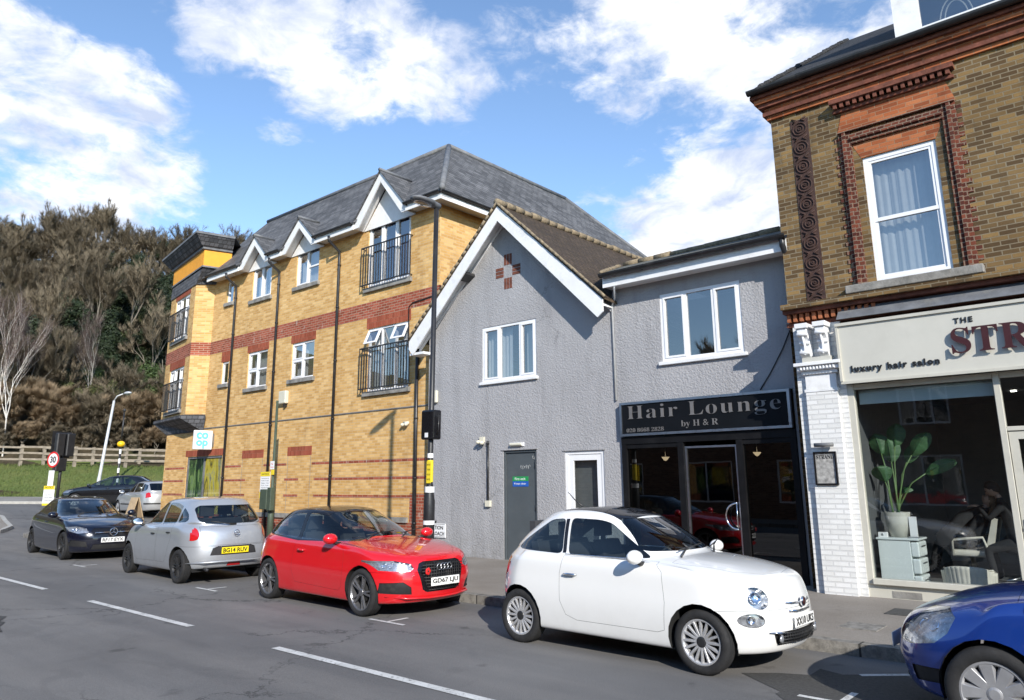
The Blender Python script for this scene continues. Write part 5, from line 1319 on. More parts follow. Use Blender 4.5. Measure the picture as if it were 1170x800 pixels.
    b = bmesh.new(); fbox(b, FB, 0, LB+.001, 6.34, 6.82, -.05, .004); fbox(b, FA, 0.001, LA, 6.34, 6.82, -.05, .004); fin(b, 'brick_band', M['red_brick'], T, world=True)
    for (e_, f_) in ((8.80, 9.05), (6.05, 6.34)):
        b = bmesh.new(); fbox(b, FB, w0-.05, w1+.05, e_+.001, f_-.001, -.05, .006); fin(b, 'lintel', M['red_lintel'], T, world=True)
    for (e_, f_) in ((7.15, 8.80), (4.45, 6.05)):
        window(T, FB, w0, w1, e_, f_, lights=3, transom=f_-.5, sash=(0, 2), sill=SL, curtain=('curtain', [(w0+.05, w0+.4), (w1-.4, w1-.05)]))
        balcony(T, FB, w0-.08, w1+.08, e_+.05, e_+1.05)
    # flared slate foot of the bay
    b = bmesh.new(); ring0 = [D_, C_, B, A]
    def off(o, z): 
        return [Vector((D_.x-o, D_.y, z)), Vector((C_.x-o*.8, C_.y-o*.9, z)), Vector((B.x+o*.25, B.y-o, z)), Vector((A.x+o*.7, A.y-o*.3, z))]
    lv = [off(.0, 4.22), off(.22, 4.18), off(.22, 4.08), off(-.25, 3.62)]
    lv[3] = [Vector((-28.6, 16.2, 3.62)), Vector((-28.6, 12.97, 3.62)), Vector((-26.4, 12.97, 3.62)), Vector((A.x, 12.97, 3.62))]
    for r0, r1 in zip(lv, lv[1:]):
        for k in range(3): quad(b, [r0[k], r0[k+1], r1[k+1], r1[k]])
    fin(b, 'bay_foot', M['scallop'], T, world=True)
    # slate skirt, yellow box, flared parapet
    KR = Vector((-25.55, 12.38, 0)); KL = Vector((-29.3, 13.02, 0)); KB = Vector((-25.27, 13.30, 0)); KBL = Vector((-28.9, 16.6, 0))
    def ring(o, z):
        uL = (KR-KL).normalized(); nL = Vector((uL.y, -uL.x, 0)); uR = (KB-KR).normalized(); nR = Vector((uR.y, -uR.x, 0))
        return [KBL-uL*o+Vector((0, 0, z)), KL+nL*o-uL*o+Vector((0, 0, z)), KR+nL*o+nR*o+Vector((0, 0, z)), KB+nR*o+Vector((0, 0, z))]
    def skin(levels, name, mat, cap=False):
        b = bmesh.new()
        for r0, r1 in zip(levels, levels[1:]):
            for k in range(3): quad(b, [r0[k], r0[k+1], r1[k+1], r1[k]])
        if cap: quad(b, levels[-1])
        bmesh.ops.recalc_face_normals(b, faces=b.faces)
        return fin(b, name, M[mat], T, world=True)
    skin([[Vector((D_.x, D_.y, 9.0)), Vector((C_.x-.03, C_.y-.03, 8.98)), Vector((B.x+.05, B.y-.04, 8.98)), Vector((A.x+.04, A.y-.02, 8.98))], ring(.0, 9.50)], 'slate_skirt', 'scallop')
    skin([ring(.035, 9.50), ring(.035, 9.56), ring(0, 9.57)], 'band_edge', 'lead')
    skin([ring(.002, 9.55), ring(.002, 10.15)], 'yellow_panel', 'yellow_render')
    skin([ring(.003, 10.15), ring(.07, 10.18), ring(.07, 10.24)], 'band_edge', 'lead')
    skin([ring(.07, 10.24), ring(.14, 10.30), ring(.38, 10.62)], 'slate_cornice', 'scallop')
    skin([ring(.40, 10.62), ring(.40, 10.70), ring(.30, 10.74)], 'parapet_cap', 'lead', True)
    # little hipped roof behind the bay
    b = bmesh.new(); ap = Vector((-26.2, 15.4, 11.75)); q = [Vector((-28.3, 13.35, 9.6)), Vector((-24.6, 13.0, 9.6)), Vector((-24.0, 17.4, 9.75)), Vector((-28.3, 17.4, 9.6))]
    for k in range(4): b.faces.new([b.verts.new(q[k]), b.verts.new(q[(k+1) % 4]), b.verts.new(ap)])
    fin(b, 'bay_roof', M['slate'], T, world=True)
    b = bmesh.new(); lathe(b, [(.16, -.06), (.16, .04), (.05, .12), (.001, .14)], ap, 'Z', 10); fin(b, 'roof_vent', M['white_paint'], T, True, world=True)
    # blade sign on its own arm
    S = thing('shop_sign', 'white projecting sign with pale blue letters on the yellow brick wall', 'sign', (-25.0, 13, 3.2))
    b = bmesh.new(); box(b, -25.06, -24.96, 12.28, 12.94, 2.95, 3.60); p = fin(b, 'sign_box', M['white'], S, world=True); p.modifiers.new('b', 'BEVEL').width = .02
    b = bmesh.new(); box(b, -25.03, -24.99, 12.94, 13.0, 3.05, 3.5); fin(b, 'bracket', M['lead'], S, world=True)
    FS = Frame((-24.96, 0, 0), (0, 1, 0), (1, 0, 0))
    text_on('lettering', FS, 12.56, 3.42, .002, 'co', .4, M['sky_blue'], S, .008, offset=.012, height=.22, width=.42)
    text_on('lettering', FS, 12.56, 3.13, .002, 'op', .4, M['sky_blue'], S, .008, offset=.012, height=.27, width=.42)
    return T

# ================= the grey rendered building
def grey_building():
    T = thing('rendered_building', 'grey roughcast building with steep white bargeboard gable, lower wing and black salon front', 'building', (-9, 14, 0))
    YF = 12.7; F = Frame((0, YF, 0), (1, 0, 0), (0, -1, 0)); XL, XM, XR = -13.78, -8.25, -4.3
    AX_, AZ, SLP = -11.10, 8.18, .945
    d1, d2 = (-11.30, -10.34, .12, 2.47), (-9.58, -8.60, .12, 2.40); w1, w2 = (-11.94, -10.30, 4.06, 5.36), (-7.16, -5.50, 4.02, 5.36); sh = (-8.14, -4.70, -.1, 3.30)
    b = bmesh.new(); wall_holes(b, F, XL, XM, -.3, 8.3, [d1, d2, w1], .12)
    clip(b, (AX_, YF, AZ-.12), Vector((-SLP, 0, 1)).normalized()); clip(b, (AX_, YF, AZ-.12), Vector((SLP, 0, 1)).normalized())
    quad(b, [(XL, 24, -.3), (XL, YF, -.3), (XL, YF, 5.55), (XL, 24, 5.55)])
    fin(b, 'gable_wall', M['grey_render'], T, world=True)
    b = bmesh.new(); wall_holes(b, F, XM, XR, -.3, 5.72, [w2, sh], .12); quad(b, [(XR, YF, -.3), (XR, 20, -.3), (XR, 20, 5.9), (XR, YF, 5.9)]); quad(b, [(XR, 24, -.3), (XL, 24, -.3), (XL, 24, 8), (XR, 24, 6)])
    fin(b, 'wing_wall', M['grey_render'], T, world=True)
    # pale conduit between the two halves, and a cable at the right
    b = bmesh.new(); tube(b, [(XM+.28, 12.36, 5.62), (XM+.12, 12.60, 5.45), (XM, 12.675, 5.30), (XM+.01, 12.675, 3.36)], .022, 8); fin(b, 'conduit', M['galv'], T, True, world=True)
    b = bmesh.new(); tube(b, [(-4.62, 12.675, 4.35), (-4.80, 12.68, 4.0), (-5.05, 12.68, 3.6), (-5.26, 12.68, 3.32)], .010, 6); fin(b, 'cable', M['black_pipe'], T, True, world=True)
    # gable roof
    b = bmesh.new(); ov = .40; yb = 24.3; xl, xr = -14.12, -8.22; zl, zr = AZ-SLP*(AX_-xl), AZ-SLP*(xr-AX_)
    roof_sheet(b, [(AX_, YF-ov, AZ), (xl, YF-ov, zl), (xl, yb, zl), (AX_, yb, AZ)], .06); roof_sheet(b, [(xr, YF-ov, zr), (AX_, YF-ov, AZ), (AX_, yb, AZ), (xr+2.6, yb, zr-2.6*SLP), (xr+.0, YF-ov+.01, zr)], .06)
    fin(b, 'gable_roof', M['moss_tile'], T, world=True)
    b = bmesh.new(); rnd = random.Random(5)
    def knobs(p, q, r, step):
        p, q = Vector(p), Vector(q); n = int((q-p).length/step)
        for i in range(n):
            a, c = p.lerp(q, i/n), p.lerp(q, (i+.97)/n); j = rnd.uniform(.86, 1.14); tube(b, [a+Vector((0, 0, rnd.uniform(-.01, .01))), c], r*j, 8)
    knobs((AX_, YF-ov-.02, AZ+.03), (AX_, yb, AZ+.03), .085, .32)
    fin(b, 'ridge_tiles', M['ridge_mortar'], T, True, world=True)
    b = bmesh.new(); knobs((AX_, YF-ov-.005, AZ+.01), (xl, YF-ov-.005, zl+.01), .032, .17); knobs((AX_, YF-ov-.005, AZ+.01), (xr+.05, YF-ov-.005, zr-.03), .032, .17)
    fin(b, 'verge_mortar', M['ridge_mortar'], T, True, world=True)
    # bargeboards, soffits
    for s, xe, ze in ((-1, xl+.0, zl), (1, xr-.02, zr)):
        b = bmesh.new(); y = YF-ov+.015; t = .36
        prism(b, [(AX_, y, AZ-.065), (xe, y, ze-.065), (xe, y, ze-.065-t*(.72 if s > 0 else .55)), (xe-s*.14, y, ze-.065-t), (AX_, y, AZ-.065-t)], (0, .03, 0)); bo = fin(b, 'bargeboard', M['white_paint'], T, world=True)
        b = bmesh.new(); prism(b, [(AX_, y+.03, AZ-.20), (AX_, YF-.001, AZ-.20), (xe, YF-.001, ze-.20), (xe, y+.03, ze-.20)], (0, 0, .02)); fin(b, 'soffit', M['white_paint'], bo, world=True)
        b = bmesh.new(); prism(b, [(AX_, YF-.03, AZ-.22), (xe, YF-.03, ze-.22), (xe, YF-.03, ze-.30), (AX_, YF-.03, AZ-.30)], (0, .028, 0)); fin(b, 'wall_trim', M['white_paint'], bo, world=True)
    b = bmesh.new(); box(b, xl, xl+.50, YF-ov+.05, YF-.002, zl-.42, zl-.36); fin(b, 'eave_end', M['white_paint'], T, world=True)
    b = bmesh.new(); prism(b, [(-12.42, YF-.36, 6.63), (-12.20, YF-.36, 6.75), (-12.18, YF-.36, 6.68), (-12.40, YF-.36, 6.56)], (0, .36, 0)); fin(b, 'purlin_end', M['black_pipe'], T, world=True)
    # brick cross set in the gable
    b = bmesh.new(); c = Vector((-11.11, 0, 6.61))
    for k in (-1, 0, 1):
        for s in (1, -1):
            fbox(b, F, c.x+k*.085-.034, c.x+k*.085+.034, c.z+s*.29-.13, c.z+s*.29+.13, -.02, .008); fbox(b, F, c.x+s*.26-.12, c.x+s*.26+.12, c.z+k*.085-.034, c.z+k*.085+.034, -.02, .008)
    fin(b, 'brick_ornament', M['dark_plain_brick'], T, world=True)
    # wing roof, fascia, gutter
    b = bmesh.new(); yr, zr_ = 15.2, 6.95; x0 = -10.2; ze = 5.93
    roof_sheet(b, [(xr-.05, YF-.38, ze), (-4.56, YF-.38, ze), (-4.56, yr, zr_), (AX_+1.45, yr, zr_)], .05); roof_sheet(b, [(XR+.02, yr, zr_), (XR+.02, 19, ze), (x0+3, 19, ze), (AX_+1.45, yr, zr_)], .05)
    fin(b, 'wing_roof', M['grey_tile'], T, world=True)
    b = bmesh.new(); rnd = random.Random(8); knobs((XR, yr, zr_+.02), (-9.5, yr, zr_+.02), .09, .42); fin(b, 'ridge_tiles', M['ridge_mortar'], T, True, world=True)
    b = bmesh.new(); knobs((xr-.05, YF-.36, ze+.02), (-9.62, yr, zr_+.02), .05, .2); fin(b, 'valley_mortar', M['ridge_mortar'], T, True, world=True)
    b = bmesh.new(); box(b, xr-.02, -4.45, YF-.36, YF-.335, 5.62, 5.86); fin(b, 'fascia', M['white_paint'], T, world=True)
    b = bmesh.new(); box(b, XM+.002, -4.5, YF-.335, YF-.001, 5.64, 5.655); fin(b, 'soffit', M['white_paint'], T, world=True)
    gutter(T, (xr-.02, YF-.45, 5.885), (-4.42, YF-.45, 5.885), .078)
    pipe(T, [(-4.50, YF-.43, 5.86), (-4.50, YF-.42, 5.70), (-4.50, YF-.12, 5.42), (-4.50, YF-.08, 5.2), (-4.50, YF-.08, .1)], .05, brackets=[((-4.5, YF-.08, z), .065) for z in (5.0, 3.9, 2.0)])
    # windows
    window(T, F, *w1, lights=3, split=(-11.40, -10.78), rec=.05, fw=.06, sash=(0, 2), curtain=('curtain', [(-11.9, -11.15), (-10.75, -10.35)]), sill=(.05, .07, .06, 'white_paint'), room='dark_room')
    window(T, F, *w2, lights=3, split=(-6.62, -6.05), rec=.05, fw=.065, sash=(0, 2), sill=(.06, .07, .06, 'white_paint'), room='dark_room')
    # slate grey steel door
    b = bmesh.new(); fbox(b, F, d1[0]+.003, d1[0]+.05, d1[2], d1[3], -.11, -.02); fbox(b, F, d1[1]-.05, d1[1]-.003, d1[2], d1[3], -.11, -.02); fbox(b, F, d1[0]+.05, d1[1]-.05, d1[3]-.05, d1[3]-.003, -.11, -.02); fr = fin(b, 'door_frame', M['door_grey'], T, world=True)
    b = bmesh.new(); fbox(b, F, d1[0]+.053, d1[1]-.053, d1[2]+.01, d1[3]-.053, -.10, -.055); dr = fin(b, 'door', M['door_grey'], T, world=True); dr.modifiers.new('b', 'BEVEL').width = .006
    b = bmesh.new()
    for z in (.5, 1.25, 2.15): tube(b, [(d1[1]-.06, YF+.03, z-.07), (d1[1]-.06, YF+.03, z+.07)], .012, 8)
    fin(b, 'hinge', M['black_metal'], dr, True, world=True)
    b = bmesh.new(); fbox(b, F, d1[0]-.06, d1[1]+.03, -.1, d1[2]-.001, -.10, .03); fin(b, 'doorstep', M['concrete'], T, world=True)
    b = bmesh.new(); fbox(b, F, -11.07, -10.62, 1.80, 1.90, -.054, -.049); g = fin(b, 'door_notice', M['green_sign'], dr, world=True)
    b = bmesh.new(); fbox(b, F, -11.07, -10.62, 1.685, 1.798, -.054, -.049); g2 = fin(b, 'door_notice', M['blue_sign'], dr, world=True)
    text_on('lettering', F, -10.85, 1.85, -.048, 'Fire exit', .05, M['white'], g, .001, height=.055, width=.30)
    text_on('lettering', F, -10.85, 1.742, -.048, 'Keep clear', .05, M['white'], g2, .001, height=.05, width=.34)
    b = bmesh.new(); rnd = random.Random(3); 
    for (u0, v0, n) in ((-10.84, 2.10, 9), (-10.50, 2.30, 4)):
        p = Vector((u0, v0, 0)); pts = []
        for i in range(n*4): a = i*.9; pts.append(F.p(p.x+i*.0075+.022*math.cos(a), p.y+.038*math.sin(a*1.1)+.01*math.sin(i*.4), -.053))
        tube(b, pts, .003, 4)
    fin(b, 'graffiti', M['galv'], dr, world=True)
    # white door with tall pane
    b = bmesh.new(); u0, u1, v0, v1 = d2; fbox(b, F, u0+.003, u0+.07, v0, v1-.003, -.10, -.02); fbox(b, F, u1-.07, u1-.003, v0, v1-.003, -.10, -.02); fbox(b, F, u0+.07, u1-.07, v1-.07, v1-.003, -.10, -.02); fin(b, 'door_frame', M['upvc'], T, world=True)
    b = bmesh.new(); a, c, e, f = u0+.073, u1-.073, v0+.02, v1-.073; s = .12
    fbox(b, F, a, a+s, e, f, -.085, -.035); fbox(b, F, c-s, c, e, f, -.085, -.035); fbox(b, F, a+s, c-s, f-s, f, -.085, -.035); fbox(b, F, a+s, c-s, e, e+.22, -.085, -.035); dr2 = fin(b, 'door', M['upvc'], T, world=True)
    b = bmesh.new(); quad(b, [F.p(a+s, e+.22, -.06), F.p(c-s, e+.22, -.06), F.p(c-s, f-s, -.06), F.p(a+s, f-s, -.06)]); fin(b, 'pane', M['pane'], dr2, world=True)
    b = bmesh.new(); fbox(b, F, u0, u1, v0, v1, -.22, -.20); fin(b, 'backing', M['pale_back'], dr2, world=True)  # added pale sheet close behind the pane, catches sun to read as frosted glass
    b = bmesh.new(); tube(b, [F.p(a+.06, 1.12, -.035), F.p(a+.06, 1.12, .02), F.p(a+.16, 1.12, .02)], .011, 8); fbox(b, F, a+.04, a+.08, 1.0, 1.24, -.034, -.026); fin(b, 'handle', M['silver'], dr2, True, world=True)
    b = bmesh.new(); fbox(b, F, d2[0]-.04, d2[1]+.04, d2[3]+.002, d2[3]+.03, 0, .02); fbox(b, F, d1[0]-.04, d1[1]+.04, d1[3]+.002, d1[3]+.03, 0, .02); fin(b, 'drip_moulding', M['grey_render'], T, world=True)
    # things fixed on the wall
    def fixture(name, lab, cat, pos): return thing(name, lab, cat, pos)
    t = thing('emergency_light', 'small white bulkhead light above the slate grey door', 'wall light', (-10.88, YF, 2.58)); b = bmesh.new(); fbox(b, F, -11.09, -10.68, 2.55, 2.63, .0, .03); fin(b, 'base', M['white'], t, world=True); b = bmesh.new(); fbox(b, F, -11.07, -10.70, 2.557, 2.623, .031, .075); o = fin(b, 'diffuser', M['off_white_box'], t, world=True); o.modifiers.new('b', 'BEVEL').width = .02
    t = thing('wall_sensor', 'cream twin floodlight sensor on the grey wall beside the slate grey door', 'sensor', (-11.94, YF, 2.7)); b = bmesh.new(); fbox(b, F, -11.99, -11.86, 2.68, 2.80, 0, .05); fin(b, 'base', M['off_white_box'], t, world=True); b = bmesh.new(); ellipsoid(b, (-11.97, YF-.10, 2.68), (.05, .07, .045), 12, 8); ellipsoid(b, (-11.86, YF-.10, 2.66), (.05, .07, .045), 12, 8); fin(b, 'sensor_head', M['off_white_box'], t, True, world=True)
    t = thing('wall_pipe', 'thin black vertical conduit ending in a cream box beside the slate grey door', 'pipe', (-11.70, YF, 1.3)); b = bmesh.new(); tube(b, [(-11.74, YF-.03, 1.38), (-11.74, YF-.03, 2.66)], .022, 8); lathe(b, [(.032, 2.62), (.032, 2.70), (.001, 2.71)], (-11.74, YF-.03, 0), 'Z', 8); fin(b, 'conduit', M['black_pipe'], t, True, world=True); b = bmesh.new(); fbox(b, F, -11.80, -11.66, 1.25, 1.38, 0, .07); fin(b, 'junction_box', M['off_white_box'], t, world=True)
    t = thing('burglar_alarm', 'cream alarm box high on the left end of the grey wall behind the lamp post', 'alarm box', (-13.5, YF, 3.8)); b = bmesh.new(); fbox(b, F, -13.62, -13.42, 3.70, 4.0, 0, .08); o = fin(b, 'alarm_case', M['off_white_box'], t, world=True); o.modifiers.new('b', 'BEVEL').width = .015
    t = thing('street_name_sign', 'white street name plate low on the grey wall behind the lamp post', 'street sign', (-13.0, YF, .6))
    b = bmesh.new(); fbox(b, F, -13.76, -13.10, .52, .84, .015, .03); o = fin(b, 'sign_plate', M['white'], t, world=True); b = bmesh.new()
    for (u, v, uu, vv) in ((-13.74, .535, -13.12, .543), (-13.74, .817, -13.12, .825)): fbox(b, F, u, uu, v, vv, .0302, .032)
    fin(b, 'border', M['black_letter'], o, world=True)
    text_on('lettering', F, -13.43, .745, .030, 'STATION', .12, M['black_letter'], o, .001, offset=.003, height=.09, width=.50); text_on('lettering', F, -13.43, .61, .030, 'APPROACH', .12, M['black_letter'], o, .001, offset=.003, height=.09, width=.58)
    b = bmesh.new(); fbox(b, F, -13.5, -13.44, .5, .9, 0, .015); fin(b, 'bracket', M['black_metal'], t, world=True)
    # ---- black salon front
    S = thing('shopfront', 'black painted salon front with three dark panes and glass door in silver frame', 'shopfront', (-6.42, YF, 0)); u0, u1 = sh[0]+.004, sh[1]-.004
    b = bmesh.new()
    fbox(b, F, u0, u0+.10, -.05, 2.48, -.06, .05); fbox(b, F, u1-.10, u1, -.05, 2.48, -.06, .05); fbox(b, F, u0+.10, -6.86, -.05, .40, -.06, .03); fbox(b, F, -5.71, u1-.10, -.05, .10, -.06, .03)
    fbox(b, F, -6.92, -6.80, .401, 2.48, -.06, .05); fbox(b, F, -5.77, -5.65, .101, 2.48, -.06, .05); fbox(b, F, u0, u1, 2.482, 2.62, -.06, .055); fbox(b, F, u0+.101, -6.921, 2.40, 2.4815, -.06, .035); fbox(b, F, -5.649, u1-.101, 2.40, 2.4815, -.06, .035)
    fin(b, 'frame', M['shop_black'], S, world=True)
    b = bmesh.new(); quad(b, [F.p(u0+.10, .40, -.01), F.p(-6.92, .40, -.01), F.p(-6.92, 2.40, -.01), F.p(u0+.10, 2.40, -.01)]); fin(b, 'shop_pane', M['pane_black'], S, world=True)
    b = bmesh.new(); quad(b, [F.p(-5.65, .10, -.01), F.p(u1-.10, .10, -.01), F.p(u1-.10, 2.40, -.01), F.p(-5.65, 2.40, -.01)]); fin(b, 'shop_pane', M['pane_black'], S, world=True)
    b = bmesh.new(); a, c, e, f = -6.795, -5.775, .10, 2.40; s = .035
    fbox(b, F, a, a+s, e, f, -.05, .01); fbox(b, F, c-s, c, e, f, -.05, .01); fbox(b, F, a+s, c-s, f-s, f, -.05, .01); fbox(b, F, a+s, c-s, e, e+.1, -.05, .01); dr = fin(b, 'door', M['silver'], S, world=True)
    b = bmesh.new(); quad(b, [F.p(a+s, e+.1, -.02), F.p(c-s, e+.1, -.02), F.p(c-s, f-s, -.02), F.p(a+s, f-s, -.02)]); fin(b, 'pane', M['pane_black'], dr, world=True)
    b = bmesh.new(); cx, cz = -5.83, 1.17; pts = [F.p(cx, cz+.22, 0)]+[F.p(cx-.21*math.sin(t*math.pi/12), cz+.22*math.cos(t*math.pi/12), .06) for t in range(13)]+[F.p(cx, cz-.22, 0)]; tube(b, pts, .016, 8); tube(b, [F.p(cx, cz-.22, .06), F.p(cx, cz+.22, .06)], .010, 8); fin(b, 'handle', M['chrome'], dr, True, world=True)
    # room behind, two wall lamps
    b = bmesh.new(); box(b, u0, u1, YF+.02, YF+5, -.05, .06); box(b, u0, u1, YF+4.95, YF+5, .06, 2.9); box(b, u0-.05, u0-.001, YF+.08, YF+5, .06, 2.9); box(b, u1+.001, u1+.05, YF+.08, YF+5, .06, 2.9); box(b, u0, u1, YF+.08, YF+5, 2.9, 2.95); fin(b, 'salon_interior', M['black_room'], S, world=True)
    for (x, y, z) in ((-7.72, 13.6, 2.22), (-6.10, 14.3, 2.28)):
        L_ = thing('wall_lamp', 'small lit %s lamp seen dimly through the black salon %s' % (('cup-shaped wall', 'front, behind its left pane') if x < -7 else ('pendant', 'door glass')), 'lamp', (x, y, z)); b = bmesh.new(); lathe(b, [(.001, -.05), (.03, -.035), (.06, .0), (.08, .03), (.07, .03), (.02, .0)], (0, 0, 0), 'Z', 16); fin(b, 'lamp_shade', M['lamp_glow'], L_, True)
        b = bmesh.new(); tube(b, [(0, 0, .02), (0, 0, .60)], .008, 6); fin(b, 'lamp_rod', M['silver'], L_, True)
    # sign board
    S = thing('shop_sign', 'black salon sign board with silver frame and grey lettering above the black front', 'sign', (-6.42, YF, 2.9)); a, c, e, f = -8.12, -4.73, 2.635, 3.29
    b = bmesh.new(); fbox(b, F, a+.03, c-.03, e+.03, f-.03, .01, .09); fin(b, 'panel', M['sign_black'], S, world=True)
    b = bmesh.new(); s = .045; fbox(b, F, a, a+s, e, f, .0, .11); fbox(b, F, c-s, c, e, f, .0, .11); fbox(b, F, a+s, c-s, f-s, f, .0, .11); fbox(b, F, a+s, c-s, e, e+s, .0, .11); fin(b, 'frame', M['silver'], S, world=True)
    serif = lambda s_: ''.join(chr(0x1D400+ord(q)-65) if 'A' <= q <= 'Z' else chr(0x1D41A+ord(q)-97) if 'a' <= q <= 'z' else chr(0x1D7CE+ord(q)-48) if '0' <= q <= '9' else q for q in s_)
    text_on('lettering', F, -6.42, 3.05, .091, serif('Hair Lounge'), .4, M['grey_letter'], S, .006, offset=-.005, spacing=1.12, height=.33, width=3.06)
    text_on('lettering', F, -6.42, 2.80, .091, serif('by H & R'), .12, M['grey_letter'], S, .004, offset=-.001, height=.145, width=.74)
    text_on('lettering', F, -7.98, 2.745, .091, serif('020 8668 2828'), .1, M['grey_letter'], S, .003, offset=-.001, height=.075, width=.82, align='LEFT')
    return T
# ================= the victorian brick building with the cream salon
def skin_figure(name, joints, bones, root, mat, parent, sub=2):
    """one continuous body grown around a skeleton; joints: name -> (x, y, z, rx, ry)"""
    me = bpy.data.meshes.new(name); names = list(joints); ix = {n: i for i, n in enumerate(names)}
    me.from_pydata([joints[n][:3] for n in names], [(ix[a], ix[c]) for a, c in bones], []); o = bpy.data.objects.new(name, me); COL.objects.link(o)
    md = o.modifiers.new('skin', 'SKIN'); md.use_smooth_shade = True
    for n in names:
        sv = me.skin_vertices[0].data[ix[n]]; j = joints[n]; sv.radius = (j[3], j[4] if len(j) > 4 else j[3]); sv.use_root = (n == root)
    sb = o.modifiers.new('sub', 'SUBSURF'); sb.levels = sb.render_levels = sub
    dg = bpy.context.evaluated_depsgraph_get(); dg.update(); m2 = bpy.data.meshes.new_from_object(o.evaluated_get(dg)); bpy.data.objects.remove(o); bpy.data.meshes.remove(me)
    for f in m2.polygons: f.use_smooth = True
    m2.materials.clear(); return link(name, m2, mat, parent)
def hand(name, wrist, fwd, upv, parent, r=.0095):
    """palm, four unequal bent fingers and a thumb, reaching along fwd"""
    f = Vector(fwd).normalized(); u = Vector(upv); u = (u-f*u.dot(f)).normalized(); s = f.cross(u); w = Vector(wrist)
    J = {'w': (*w, .024, .020), 'p': (*(w+f*.045), .036, .017), 'k': (*(w+f*.085), .036, .014)}; B = [('w', 'p'), ('p', 'k')]
    for i, (o, L_) in enumerate(((-.030, .062), (-.010, .074), (.010, .070), (.030, .054))):
        a = w+f*.088+s*o; c = a+f*L_*.5-u*.012; d = a+f*L_*.85-u*.04
        for n, p, rr in (('a', a, r), ('b', c, r*.92), ('c', d, r*.75)): J['%s%d' % (n, i)] = (*p, rr)
        B += [('k', 'a%d' % i), ('a%d' % i, 'b%d' % i), ('b%d' % i, 'c%d' % i)]
    t0 = w+f*.035-s*.035; t1 = t0+f*.03-s*.022-u*.008; t2 = t1+f*.032-s*.004-u*.012
    for n, p, rr in (('t0', t0, .014), ('t1', t1, .011), ('t2', t2, .009)): J[n] = (*p, rr)
    B += [('p', 't0'), ('t0', 't1'), ('t1', 't2')]
    return skin_figure(name, J, B, 'w', M['skin'], parent, 1)
def head(parent, c, face, up_, hairmat, r=.1, long_=False):
    """egg-shaped head with brow, nose, mouth, ears and hair; face: direction it looks"""
    f = Vector(face).normalized(); u = Vector(up_); u = (u-f*u.dot(f)).normalized(); s = f.cross(u)
    Mx = Matrix((s, f, u)).transposed().to_4x4(); Mx.translation = Vector(c)
    b = bmesh.new(); bmesh.ops.create_uvsphere(b, u_segments=24, v_segments=18, radius=1)
    for v in b.verts:
        x, y, z = v.co; w_ = 1-.28*max(0, -z)**1.3; v.co = Vector((x*.078*w_, y*.095*(1-.12*max(0, -z)), z*.118))
        if y > .5 and z < .1: v.co.y += .008
    def add(p, rad):
        r_ = bmesh.ops.create_uvsphere(b, u_segments=10, v_segments=8, radius=1, matrix=Matrix.Translation(Vector(p)) @ Matrix.Diagonal(Vector((*rad, 1)))); return r_
    add((0, .098, -.012), (.013, .020, .024)); add((0, .088, -.050), (.022, .010, .006)); add((0, .087, -.060), (.019, .010, .007)); add((.078, 0, -.01), (.009, .018, .030)); add((-.078, 0, -.01), (.009, .018, .030)); add((0, .082, .028), (.055, .012, .010))
    add((0, .0, -.135), (.045, .045, .06))
    bmesh.ops.transform(b, matrix=Mx, verts=b.verts); h = fin(b, 'head', M['skin'], parent, True)
    b = bmesh.new()
    for k in (-1, 1): bmesh.ops.create_uvsphere(b, u_segments=10, v_segments=8, radius=.011, matrix=Mx @ Matrix.Translation(Vector((k*.030, .083, .008))))
    fin(b, 'eyes', M['black_letter'], h, True)
    b = bmesh.new(); bmesh.ops.create_uvsphere(b, u_segments=24, v_segments=18, radius=1)
    for v in b.verts:
        x, y, z = v.co; k = 1.0+.03*noise.noise(Vector((x*6, y*6, z*6))*1.3); v.co = Vector((x*.088*k, y*.105*k-.012, z*.125*k+.010))
    bmesh.ops.bisect_plane(b, geom=b.verts[:]+b.edges[:]+b.faces[:], plane_co=(0, .045, .035), plane_no=Vector((0, 1, -.75)), clear_outer=True)
    if long_:
        for k in range(60):
            a = math.pi*(.15+.7*random.random())*(-1 if k % 2 else 1)+math.pi*.5; x, y = .07*math.cos(a+math.pi/2), -.05-.03*random.random()
            tube(b, [(x, y, .02), (x*1.15, y-.03, -.08), (x*1.1, y-.05, -.20-.06*random.random())], [.012, .012, .004], 5)
    bmesh.ops.transform(b, matrix=Mx, verts=b.verts); fin(b, 'hair', hairmat, h, True)
    return h

